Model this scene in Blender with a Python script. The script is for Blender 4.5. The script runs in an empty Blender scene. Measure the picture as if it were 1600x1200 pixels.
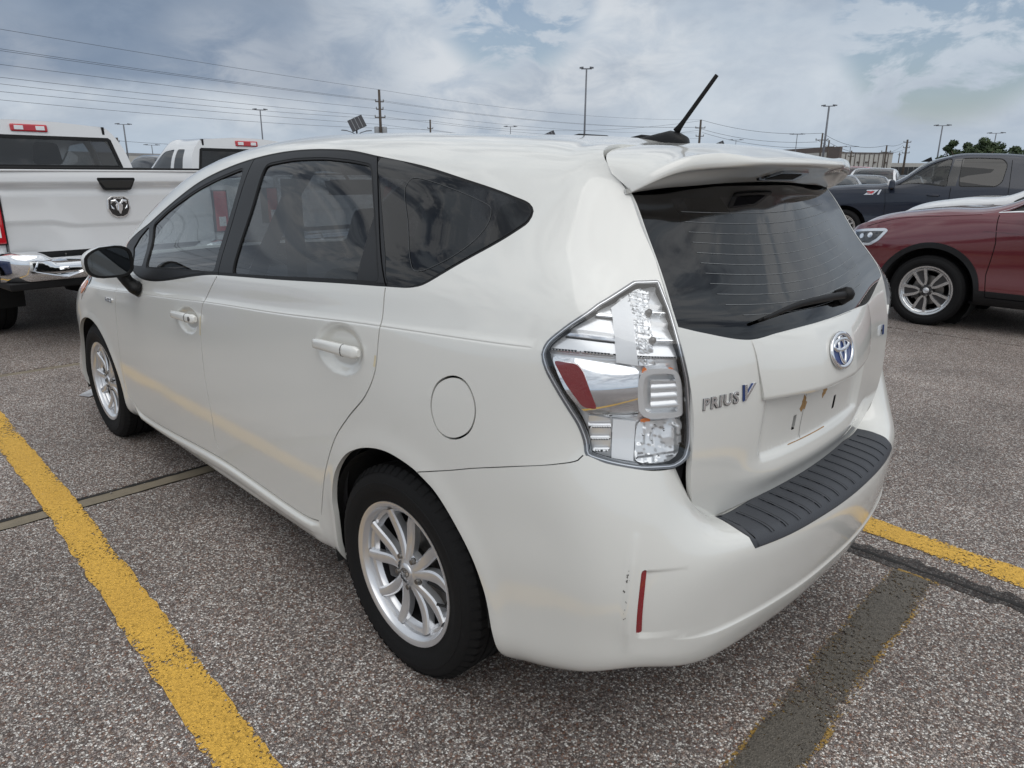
import bpy, bmesh, math, random
import numpy as np
from mathutils import Vector, Matrix
from mathutils.geometry import delaunay_2d_cdt
random.seed(7); rng=np.random.default_rng(7)
sc=bpy.context.scene; COL=sc.collection
# ------------------------------------------------------------ camera
cd=bpy.data.cameras.new('camera'); cam=bpy.data.objects.new('camera',cd); COL.objects.link(cam); sc.camera=cam
CP,YAW,PIT,ROL,FOC=((-1.5366,1.9358,1.4452),-0.780849,0.287966,0.006414,1113.761)
d=Vector((math.cos(PIT)*math.cos(YAW),math.cos(PIT)*math.sin(YAW),-math.sin(PIT)))
r=d.cross(Vector((0,0,1))).normalized(); u=r.cross(d)
r2=math.cos(ROL)*r+math.sin(ROL)*u; u2=-math.sin(ROL)*r+math.cos(ROL)*u
m=Matrix((r2,u2,-d)).transposed().to_4x4(); m.translation=Vector(CP); cam.matrix_world=m
cd.sensor_fit='HORIZONTAL'; cd.sensor_width=36; cd.lens=36*FOC/1600; cd.clip_start=.05; cd.clip_end=3000
# ------------------------------------------------------------ view
sc.view_settings.view_transform='Standard'; sc.view_settings.look='None'; sc.view_settings.gamma=1
sc.view_settings.exposure=EXPO=0.0
# ------------------------------------------------------------ sun + sky
SUN_EL,SUN_AZ=math.radians(60),math.radians(150)   # azimuth measured from +x towards +y
sl=bpy.data.lights.new('sun','SUN'); sl.energy=1.05; sl.angle=math.radians(70); sl.color=(1,.965,.92)
so=bpy.data.objects.new('sun',sl); COL.objects.link(so)
sd=Vector((math.cos(SUN_EL)*math.cos(SUN_AZ),math.cos(SUN_EL)*math.sin(SUN_AZ),math.sin(SUN_EL)))
so.rotation_euler=(-sd).to_track_quat('-Z','Y').to_euler(); so.location=(0,0,30)
W=bpy.data.worlds.new('World'); sc.world=W; W.use_nodes=True
def world():
    nt=W.node_tree; N=nt.nodes; L=nt.links; N.clear()
    out=N.new('ShaderNodeOutputWorld'); bg=N.new('ShaderNodeBackground'); L.new(bg.outputs[0],out.inputs[0])
    sky=N.new('ShaderNodeTexSky'); sky.sky_type='NISHITA'; sky.sun_disc=False
    sky.sun_elevation=SUN_EL; sky.sun_rotation=math.pi/2-SUN_AZ; sky.altitude=20; sky.dust_density=2
    tc=N.new('ShaderNodeTexCoord'); sep=N.new('ShaderNodeSeparateXYZ'); L.new(tc.outputs['Generated'],sep.inputs[0])
    def M(op,a,b=None,c=None,cl=False):
        n=N.new('ShaderNodeMath'); n.operation=op; n.use_clamp=cl
        for i,x in enumerate((a,b,c)):
            if x is None: continue
            if isinstance(x,(int,float)): n.inputs[i].default_value=x
            else: L.new(x,n.inputs[i])
        return n.outputs[0]
    def MR(x,a,b,c,d_,sm=True):
        n=N.new('ShaderNodeMapRange'); n.interpolation_type='SMOOTHSTEP' if sm else 'LINEAR'
        L.new(x,n.inputs['Value']); n.inputs['From Min'].default_value=a; n.inputs['From Max'].default_value=b
        n.inputs['To Min'].default_value=c; n.inputs['To Max'].default_value=d_; return n.outputs[0]
    zs_=M('MULTIPLY',sep.outputs[2],2.1); cb=N.new('ShaderNodeCombineXYZ'); L.new(sep.outputs[0],cb.inputs[0]); L.new(sep.outputs[1],cb.inputs[1]); L.new(zs_,cb.inputs[2])
    def noise(scale,det,rough,off,dist=0.0):
        mp=N.new('ShaderNodeMapping'); mp.inputs['Location'].default_value=off; L.new(cb.outputs[0],mp.inputs[0])
        n=N.new('ShaderNodeTexNoise'); n.inputs['Scale'].default_value=scale; n.inputs['Detail'].default_value=det
        n.inputs['Roughness'].default_value=rough; n.inputs['Distortion'].default_value=dist; L.new(mp.outputs[0],n.inputs[0]); return n.outputs[0]
    big=noise(1.7,6,.55,(3.1,1.7,0),.4); mid=noise(4.2,8,.58,(7.3,2.2,0),.3); fine=noise(11,8,.6,(1.1,9.4,0),.4)
    def mix(f,a,b):
        n=N.new('ShaderNodeMixRGB')
        if isinstance(f,(int,float)): n.inputs[0].default_value=f
        else: L.new(f,n.inputs[0])
        for i,x in ((1,a),(2,b)):
            if isinstance(x,tuple): n.inputs[i].default_value=x+(1,)
            else: L.new(x,n.inputs[i])
        return n.outputs[0]
    def dirdot(v):
        az=N.new('ShaderNodeVectorMath'); az.operation='DOT_PRODUCT'; L.new(tc.outputs['Generated'],az.inputs[0]); az.inputs[1].default_value=v; return az.outputs['Value']
    # storm bank in front and to the left with a ragged lower edge
    el=M('MULTIPLY_ADD',M('SUBTRACT',M('MULTIPLY_ADD',fine,.45,M('MULTIPLY',mid,.55)),.5),.085,sep.outputs[2])
    bank=M('MULTIPLY',MR(dirdot((.965,-.262,0)),.895,.978,0,1),MR(el,.078,.102,0,1))
    thick=M('MULTIPLY_ADD',big,.6,M('MULTIPLY',mid,.4))
    base=mix(MR(thick,.42,.60,0,1),(.585,.65,.72),(.45,.52,.61))
    base=mix(M('MULTIPLY',MR(noise(2.6,7,.6,(5.5,.3,2.0),.6),.50,.66,0,1),.38),base,(.25,.30,.38))
    base=mix(M('MULTIPLY',bank,MR(mid,.3,.7,1,.72)),base,(.180,.243,.345))
    base=mix(M('MULTIPLY',MR(M('MULTIPLY_ADD',noise(2.6,8,.60,(2.2,6.1,3.3),.8),.7,M('MULTIPLY',mid,.3)),.47,.56,0,1),MR(sep.outputs[2],.16,.30,0,.85)),base,(.12,.145,.20))
    nb=M('SUBTRACT',1.0,bank)
    # soft brighter cumulus tufts
    puff=MR(M('MULTIPLY_ADD',mid,.45,M('MULTIPLY',fine,.55)),.44,.68,0,1); puff=M('MULTIPLY',M('MULTIPLY',puff,nb),.36)
    base=mix(puff,base,(.63,.675,.725))
    for v,w_,k_ in (((.728,-.675,.118),.9975,.9),((.606,-.776,.176),.996,.8),((.45,-.88,.125),.9965,.45),((.905,-.415,.085),.997,.6),((.975,-.20,.075),.997,.5),((.80,-.59,.135),.998,.4)):
        f_=M('MULTIPLY',MR(dirdot(v),w_-.006,min(w_+.003,.9999),0,1),MR(fine,.32,.66,0,1)); base=mix(M('MULTIPLY',f_,k_*.75),base,(.70,.73,.765))
    base=mix(M('MULTIPLY',MR(fine,.62,.40,0,1),.16),base,(.36,.43,.53))
    base=mix(M('MULTIPLY',MR(noise(6.0,8,.62,(8.2,1.1,4.4),.9),.45,.57,0,1),MR(sep.outputs[2],.2,.4,0,.75)),base,(.92,.94,.96))
    # hazy pale band above the horizon
    base=mix(M('MULTIPLY',MR(sep.outputs[2],.0,.075,1,0),.7),base,(.42,.515,.62))
    # veiled sun: the cloud deck brightens towards it
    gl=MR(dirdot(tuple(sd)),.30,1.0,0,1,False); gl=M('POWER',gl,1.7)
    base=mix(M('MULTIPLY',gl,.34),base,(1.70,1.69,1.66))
    gap=MR(noise(2.3,6,.55,(4.0,8.0,1.0),.3),.60,.68,0,1)
    gap=M('MULTIPLY',M('MULTIPLY',gap,MR(sep.outputs[2],.13,.2,0,.25)),nb)
    for v,w_ in (((.269,-.95,.185),.9975),((.20,-.97,.12),.9993),((.698,-.687,.215),.9990)):
        gap=M('MAXIMUM',gap,M('MULTIPLY',MR(dirdot(v),w_-.003,min(w_+.0015,.9999),0,1),MR(fine,.42,.55,0,1)))
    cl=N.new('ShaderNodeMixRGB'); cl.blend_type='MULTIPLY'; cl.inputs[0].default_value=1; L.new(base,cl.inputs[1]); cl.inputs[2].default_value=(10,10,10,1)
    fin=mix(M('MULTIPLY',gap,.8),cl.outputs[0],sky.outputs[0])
    # below the horizon: ground bounce tone
    fin=mix(MR(sep.outputs[2],-.03,-.001,1,0),fin,(1.6,1.55,1.5))
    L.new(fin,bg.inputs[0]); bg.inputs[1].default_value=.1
world()
# ------------------------------------------------------------ materials
def newmat(name):
    m=bpy.data.materials.new(name); m.use_nodes=True; return m,m.node_tree.nodes,m.node_tree.links
def pset(b,**k):
    for a,v in k.items():
        a=a.replace('_',' ')
        if a in b.inputs:
            if isinstance(v,tuple) and len(v)==3: v=v+(1,)
            b.inputs[a].default_value=v
def mat(name,col,rough=.5,metal=0.0,coat=0.0,cr=.03,var=.06,vs=6.0,bump=0.0,bs=80.0,ior=1.5,spec=.5):
    m,N,L=newmat(name); b=N['Principled BSDF']
    pset(b,Roughness=rough,Metallic=metal,Coat_Weight=coat,Coat_Roughness=cr,IOR=ior,Specular_IOR_Level=spec)
    tc=N.new('ShaderNodeTexCoord'); n=N.new('ShaderNodeTexNoise'); n.inputs['Scale'].default_value=vs; n.inputs['Detail'].default_value=5
    L.new(tc.outputs['Object'],n.inputs[0])
    cr_=N.new('ShaderNodeMixRGB'); cr_.inputs[1].default_value=tuple(c*(1-var) for c in col)+(1,); cr_.inputs[2].default_value=tuple(min(1,c*(1+var)) for c in col)+(1,)
    L.new(n.outputs[0],cr_.inputs[0]); L.new(cr_.outputs[0],b.inputs['Base Color'])
    if bump:
        n2=N.new('ShaderNodeTexNoise'); n2.inputs['Scale'].default_value=bs; n2.inputs['Detail'].default_value=4; L.new(tc.outputs['Object'],n2.inputs[0])
        bp=N.new('ShaderNodeBump'); bp.inputs['Strength'].default_value=bump; bp.inputs['Distance'].default_value=.002; L.new(n2.outputs[0],bp.inputs['Height']); L.new(bp.outputs[0],b.inputs['Normal'])
    return m
def carpaint(name,col,metal=0.0,rough=.42,dust=.12,dustcol=(.42,.39,.34),spec=.5,coat=1.0):
    m,N,L=newmat(name); b=N['Principled BSDF']
    pset(b,Metallic=metal,Coat_Weight=coat,Coat_Roughness=.02,Coat_IOR=1.75,IOR=1.5,Specular_IOR_Level=spec)
    tc=N.new('ShaderNodeTexCoord'); n=N.new('ShaderNodeTexNoise'); n.inputs['Scale'].default_value=2.3; n.inputs['Detail'].default_value=8; n.inputs['Roughness'].default_value=.65
    L.new(tc.outputs['Object'],n.inputs[0])
    # road dust grows towards the sills (a real film of dirt)
    sp=N.new('ShaderNodeSeparateXYZ'); L.new(tc.outputs['Object'],sp.inputs[0])
    mr=N.new('ShaderNodeMapRange'); L.new(sp.outputs[2],mr.inputs[0]); mr.inputs[1].default_value=.15; mr.inputs[2].default_value=.75; mr.inputs[3].default_value=1; mr.inputs[4].default_value=.12
    mu=N.new('ShaderNodeMath'); mu.operation='MULTIPLY'; L.new(mr.outputs[0],mu.inputs[0]); L.new(n.outputs[0],mu.inputs[1])
    mu2=N.new('ShaderNodeMath'); mu2.operation='MULTIPLY'; L.new(mu.outputs[0],mu2.inputs[0]); mu2.inputs[1].default_value=dust*2
    sp2=N.new('ShaderNodeTexNoise'); sp2.inputs['Scale'].default_value=260; sp2.inputs['Detail'].default_value=2; L.new(tc.outputs['Object'],sp2.inputs[0])
    rg=N.new('ShaderNodeMapRange'); L.new(sp2.outputs[0],rg.inputs[0]); rg.inputs[1].default_value=.62; rg.inputs[2].default_value=.72; rg.inputs[3].default_value=0; rg.inputs[4].default_value=.5
    mu3=N.new('ShaderNodeMath'); mu3.operation='MULTIPLY'; L.new(rg.outputs[0],mu3.inputs[0]); L.new(mu2.outputs[0],mu3.inputs[1])
    ad=N.new('ShaderNodeMath'); ad.operation='ADD'; ad.use_clamp=True; L.new(mu2.outputs[0],ad.inputs[0]); L.new(mu3.outputs[0],ad.inputs[1])
    mx=N.new('ShaderNodeMixRGB'); mx.inputs[1].default_value=col+(1,); mx.inputs[2].default_value=dustcol+(1,); L.new(ad.outputs[0],mx.inputs[0]); L.new(mx.outputs[0],b.inputs['Base Color'])
    ro=N.new('ShaderNodeMapRange'); L.new(ad.outputs[0],ro.inputs[0]); ro.inputs[1].default_value=0; ro.inputs[2].default_value=.4; ro.inputs[3].default_value=rough; ro.inputs[4].default_value=.75; L.new(ro.outputs[0],b.inputs['Roughness'])
    co=N.new('ShaderNodeMapRange'); L.new(ad.outputs[0],co.inputs[0]); co.inputs[1].default_value=0; co.inputs[2].default_value=.4; co.inputs[3].default_value=.03; co.inputs[4].default_value=.28; L.new(co.outputs[0],b.inputs['Coat Roughness'])
    # orange peel of the clear coat
    op=N.new('ShaderNodeTexNoise'); op.inputs['Scale'].default_value=220; op.inputs['Detail'].default_value=1; L.new(tc.outputs['Object'],op.inputs[0])
    bp=N.new('ShaderNodeBump'); bp.inputs['Strength'].default_value=.03; bp.inputs['Distance'].default_value=.002; L.new(op.outputs[0],bp.inputs['Height']); L.new(bp.outputs[0],b.inputs['Coat Normal'])
    return m
def glassmat(name,tint,ior=1.5,rough=.0,film=0.0):
    m,N,L=newmat(name); N.remove(N['Principled BSDF']); out=N['Material Output']
    tr=N.new('ShaderNodeBsdfTransparent'); tr.inputs[0].default_value=tint+(1,)
    gl=N.new('ShaderNodeBsdfGlossy'); gl.inputs['Roughness'].default_value=rough; gl.inputs[0].default_value=(1,1,1,1)
    lw=N.new('ShaderNodeLayerWeight'); lw.inputs[0].default_value=.5; pw=N.new('ShaderNodeMath'); pw.operation='POWER'; L.new(lw.outputs['Facing'],pw.inputs[0]); pw.inputs[1].default_value=5.0
    fr=N.new('ShaderNodeMath'); fr.operation='MULTIPLY_ADD'; L.new(pw.outputs[0],fr.inputs[0]); fr.inputs[1].default_value=.96; fr.inputs[2].default_value=.045
    mx=N.new('ShaderNodeMixShader'); 
    tc=N.new('ShaderNodeTexCoord'); n=N.new('ShaderNodeTexNoise'); n.inputs['Scale'].default_value=3; n.inputs['Detail'].default_value=6; L.new(tc.outputs['Object'],n.inputs[0])
    bp=N.new('ShaderNodeBump'); bp.inputs['Strength'].default_value=.006; bp.inputs['Distance'].default_value=.006; L.new(n.outputs[0],bp.inputs['Height'])
    L.new(bp.outputs[0],gl.inputs['Normal'])
    # two faces of the pane reflect: about twice the single-face value
    m2=N.new('ShaderNodeMath'); m2.operation='MULTIPLY_ADD'; m2.use_clamp=True; m2.inputs[1].default_value=1.3; m2.inputs[2].default_value=film; L.new(fr.outputs[0],m2.inputs[0])
    L.new(m2.outputs[0],mx.inputs[0]); L.new(tr.outputs[0],mx.inputs[1]); L.new(gl.outputs[0],mx.inputs[2]); L.new(mx.outputs[0],out.inputs[0])
    return m
MT=dict(
 g_mid=glassmat('pickup_tinted_glass',(.30,.33,.34)),
 white=carpaint('pearl_white_paint',(.72,.722,.69),rough=.4,dust=.10),
 twhite=carpaint('truck_white_paint',(.70,.71,.72),dust=.10),
 red=carpaint('dark_red_paint',(.135,.012,.020),metal=.35,rough=.35,dust=.05),
 slate=carpaint('slate_blue_paint',(.006,.012,.028),rough=.4,coat=.40,spec=.3,dust=.03,dustcol=(.2,.19,.18)),
 blue=carpaint('navy_paint',(.012,.035,.13),metal=.2,dust=.05),
 bred=carpaint('bright_red_paint',(.55,.02,.02),dust=.05),
 silver=carpaint('silver_paint',(.45,.46,.48),metal=.6,dust=.05),
 black=mat('black_plastic',(.006,.006,.0065),.5,bump=.15,spec=.3),
 trim=mat('satin_black_trim',(.011,.0115,.013),.42,spec=.35),
 gloss=mat('gloss_black',(.006,.006,.007),.12,coat=1),
 rubber=mat('tyre_rubber',(.0075,.0075,.008),.75,var=.35,bump=.35,bs=150,spec=.25),
 pad=mat('step_pad_plastic',(.045,.049,.058),.52,bump=.5,bs=300),
 dark=mat('dark_void',(.004,.004,.004),.9),
 under=mat('underbody',(.012,.012,.012),.85),
 alu=mat('alloy_silver',(.72,.73,.75),.30,metal=.75,coat=.6,var=.05),
 alud=mat('alloy_machined',(.62,.63,.64),.22,metal=.9,coat=.6),
 aludark=mat('alloy_dark_pocket',(.025,.025,.027),.4,coat=.5),
 chrome=mat('chrome',(.86,.87,.89),.06,metal=1,var=.02),
 chromer=mat('brushed_chrome',(.88,.89,.91),.30,metal=1,var=.02),
 solarm=mat('solar_cell',(.012,.014,.022),.45),
 silverlamp=mat('lamp_silver',(.90,.91,.92),.22,metal=.45,coat=1,var=.02),
 rimgrey=mat('lamp_rim_grey',(.10,.105,.115),.3,coat=1),
 steel=mat('brake_steel',(.22,.21,.2),.4,metal=.9,var=.3,vs=20),
 redl=mat('red_reflector',(.24,.008,.014),.18,coat=1,bump=.8,bs=420),
 redlens=mat('red_lamp_lens',(.50,.012,.02),.12,coat=1),
 amber=mat('amber_lens',(.75,.20,.04),.2,coat=1),
 seat=mat('dark_seat_cloth',(.016,.0165,.018),.85,bump=.5),
 lining=mat('interior_lining',(.022,.022,.024),.8),
 dash=mat('dash_plastic',(.035,.035,.037),.6),
 frost=mat('frosted_lamp_block',(.86,.87,.88),.35,coat=1),
 rust=mat('rusty_adhesive',(.34,.20,.08),.8,var=.6,vs=90),
 tape=mat('yellowed_film',(.62,.55,.38),.5,var=.25,vs=60),
 line=mat('defroster_line',(.20,.21,.22),.5),
 pline=mat('print_line',(.045,.047,.05),.5),
 bluebk=mat('emblem_blue',(.006,.035,.16),.35,coat=.3,var=.6,vs=30),
 badge=mat('badge_chrome',(.80,.81,.83),.10,metal=1),
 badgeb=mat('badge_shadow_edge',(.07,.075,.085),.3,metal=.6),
 scuff=mat('scuff_mark',(.10,.095,.085),.8,var=.5,vs=100),
 g_front=glassmat('front_door_glass',(.38,.405,.42)),
 g_priv=glassmat('privacy_glass',(.13,.14,.158)),
 g_privd=glassmat('dark_privacy_glass',(.045,.045,.052)),
 g_rear=glassmat('rear_privacy_glass',(.17,.18,.20)),
 g_wind=glassmat('windscreen_glass',(.72,.78,.77)),
 g_lens=glassmat('clear_lamp_lens',(.93,.94,.95)),
 mirror=mat('mirror_face',(.12,.13,.14),.03,metal=1,var=.01),
)
# ------------------------------------------------------------ object helpers
def tag(o,label=None,cat=None,group=None,kind=None):
    if label: o['label']=label
    if cat: o['category']=cat
    if group: o['group']=group
    if kind: o['kind']=kind
    return o
def empty(name,loc=(0,0,0),rz=0.0):
    o=bpy.data.objects.new(name,None); COL.objects.link(o); o.location=loc; o.rotation_euler=(0,0,rz); o.empty_display_size=.2; return o
def mk(name,V,Fc,m,parent=None,smooth=False,normals=None):
    me=bpy.data.meshes.new(name); me.from_pydata([tuple(map(float,v)) for v in V],[],[tuple(map(int,f)) for f in Fc])
    if smooth: me.polygons.foreach_set('use_smooth',[True]*len(me.polygons))
    if isinstance(m,(list,tuple)):
        for x in m: me.materials.append(MT[x] if isinstance(x,str) else x)
    else: me.materials.append(MT[m] if isinstance(m,str) else m)
    me.update()
    if normals is not None: me.normals_split_custom_set_from_vertices([tuple(map(float,n)) for n in normals])
    o=bpy.data.objects.new(name,me); COL.objects.link(o)
    if parent is not None: o.parent=parent
    return o
class MB:
    def __init__(s): s.V=[]; s.F=[]
    def add(s,V,F):
        b=len(s.V); s.V+= [tuple(v) for v in V]; s.F+=[tuple(b+i for i in f) for f in F]; return s
    def box(s,x0,x1,y0,y1,z0,z1,M_=None,tx=0,ty=0):
        V=[(x0,y0,z0),(x1,y0,z0),(x1,y1,z0),(x0,y1,z0),(x0+tx,y0+ty,z1),(x1-tx,y0+ty,z1),(x1-tx,y1-ty,z1),(x0+tx,y1-ty,z1)]
        if M_ is not None: V=[tuple(M_@Vector(v)) for v in V]
        return s.add(V,[(0,3,2,1),(4,5,6,7),(0,1,5,4),(1,2,6,5),(2,3,7,6),(3,0,4,7)])
    def tube(s,pts,r,n=10,cap=True,flat=1.0):
        pts=[Vector(p_) for p_ in pts]; R=r if isinstance(r,(list,tuple)) else [r]*len(pts)
        up=Vector((0,0,1)); V=[];F=[]
        t0=(pts[1]-pts[0]).normalized()
        if abs(t0.dot(up))>.95: up=Vector((1,0,0))
        for i,p_ in enumerate(pts):
            t=((pts[min(i+1,len(pts)-1)]-pts[max(i-1,0)])).normalized(); a=t.cross(up).normalized(); b=a.cross(t)
            for k in range(n):
                an=2*math.pi*k/n; V.append(tuple(p_+R[i]*(math.cos(an)*a+math.sin(an)*b*flat)))
        for i in range(len(pts)-1):
            for k in range(n): F.append((i*n+k,i*n+(k+1)%n,(i+1)*n+(k+1)%n,(i+1)*n+k))
        if cap: F.append(tuple(range(n))[::-1]); F.append(tuple(range((len(pts)-1)*n,len(pts)*n)))
        return s.add(V,F)
    def prism(s,poly,h0,h1,M_=None,tap=1.0):
        n=len(poly); c=np.mean(np.array(poly),axis=0)
        V=[(p_[0],p_[1],h0) for p_ in poly]+[(c[0]+(p_[0]-c[0])*tap,c[1]+(p_[1]-c[1])*tap,h1) for p_ in poly]
        if M_ is not None: V=[tuple(M_@Vector(v)) for v in V]
        return s.add(V,[tuple(range(n))[::-1],tuple(range(n,2*n))]+[(i,(i+1)%n,n+(i+1)%n,n+i) for i in range(n)])
    def lathe(s,prof,n=48,ax='y',c=(0,0,0),a0=0,a1=2*math.pi):
        full=abs(a1-a0-2*math.pi)<1e-6; m_=n if full else n+1; V=[];F=[]
        for k in range(m_):
            a=a0+(a1-a0)*k/n
            for (rr,h) in prof:
                if ax=='y': V.append((c[0]+rr*math.cos(a),c[1]+h,c[2]+rr*math.sin(a)))
                elif ax=='z': V.append((c[0]+rr*math.cos(a),c[1]+rr*math.sin(a),c[2]+h))
                else: V.append((c[0]+h,c[1]+rr*math.cos(a),c[2]+rr*math.sin(a)))
        q=len(prof)
        for k in range(n):
            k2=(k+1)%m_
            for j in range(q-1): F.append((k*q+j,k*q+j+1,k2*q+j+1,k2*q+j))
        return s.add(V,F)
    def build(s,name,m,parent=None,smooth=False,bevel=0,autos=None):
        o=mk(name,s.V,s.F,m,parent,smooth)
        if autos is not None:
            me=o.data; bm=bmesh.new(); bm.from_mesh(me); bmesh.ops.recalc_face_normals(bm,faces=bm.faces)
            for e in bm.edges:
                e.smooth = len(e.link_faces)==2 and e.calc_face_angle(9)<math.radians(autos)
            for f in bm.faces: f.smooth=True
            bm.to_mesh(me); bm.free()
        elif not smooth:
            me=o.data; bm=bmesh.new(); bm.from_mesh(me); bmesh.ops.recalc_face_normals(bm,faces=bm.faces); bm.to_mesh(me); bm.free()
        if bevel:
            md=o.modifiers.new('bevel','BEVEL'); md.width=bevel; md.segments=2; md.limit_method='ANGLE'; md.angle_limit=math.radians(35)
        return o
def children(o): return [c for c in bpy.data.objects if c.parent==o]
def copy_tree(o,kids=None):
    c=o.copy(); COL.objects.link(c)
    for ch in KID.get(o.name,[]) if kids is None else kids:
        cc=copy_tree(ch); cc.parent=c; cc.matrix_parent_inverse=ch.matrix_parent_inverse.copy()
    return c
KID={}
def index_kids():
    KID.clear()
    for o in bpy.data.objects:
        if o.parent: KID.setdefault(o.parent.name,[]).append(o)
# ------------------------------------------------------------ spline surfaces
def cardinal(knots,xs,lin=None):
    # natural cubic spline weights matrix: len(xs) x len(knots)
    k=np.asarray(knots,float); n=len(k); h=np.diff(k)
    A=np.zeros((n,n)); B=np.zeros((n,n)); A[0,0]=A[-1,-1]=1
    for i in range(1,n-1):
        A[i,i-1]=h[i-1];A[i,i]=2*(h[i-1]+h[i]);A[i,i+1]=h[i]
        B[i,i-1]=6/h[i-1];B[i,i]=-6/h[i-1]-6/h[i];B[i,i+1]=6/h[i]
    M=np.linalg.solve(A,B)
    xs=np.clip(xs,k[0],k[-1]); j=np.clip(np.searchsorted(k,xs,side='right')-1,0,n-2)
    t=xs-k[j]; H=h[j]; W=np.zeros((len(xs),n)); r=np.arange(len(xs))
    a=(H-t)/H; b=t/H
    W[r,j]+=a; W[r,j+1]+=b
    W+=((a**3-a)*H*H/6)[:,None]*M[j]+((b**3-b)*H*H/6)[:,None]*M[j+1]
    return W
class Surf:
    def __init__(s,G,ku=None,kv=None):
        s.G=np.asarray(G,float) # cols x rows x 3
        def kn(G):
            d=np.linalg.norm(np.diff(G,axis=0),axis=2); d=np.sqrt((d**2).mean(1)); return np.r_[0,np.cumsum(np.maximum(d,1e-3))]
        s.ku=kn(s.G) if ku is None else np.asarray(ku,float)
        s.kv=kn(s.G.transpose(1,0,2)) if kv is None else np.asarray(kv,float)
    def ev(s,uv):
        uv=np.atleast_2d(uv); Wu=cardinal(s.ku,uv[:,0]); Wv=cardinal(s.kv,uv[:,1])
        return np.einsum('ni,nj,ijk->nk',Wu,Wv,s.G,optimize=True)
    def grid(s,us,vs):
        return np.einsum('ai,bj,ijk->abk',cardinal(s.ku,us),cardinal(s.kv,vs),s.G,optimize=True)
    def nrm(s,uv,e=1e-3):
        uv=np.atleast_2d(uv); a=s.ev(uv+[e,0])-s.ev(uv-[e,0]); b=s.ev(uv+[0,e])-s.ev(uv-[0,e])
        n=np.cross(a,b); return n/np.maximum(np.linalg.norm(n,axis=1,keepdims=True),1e-12)
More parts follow.
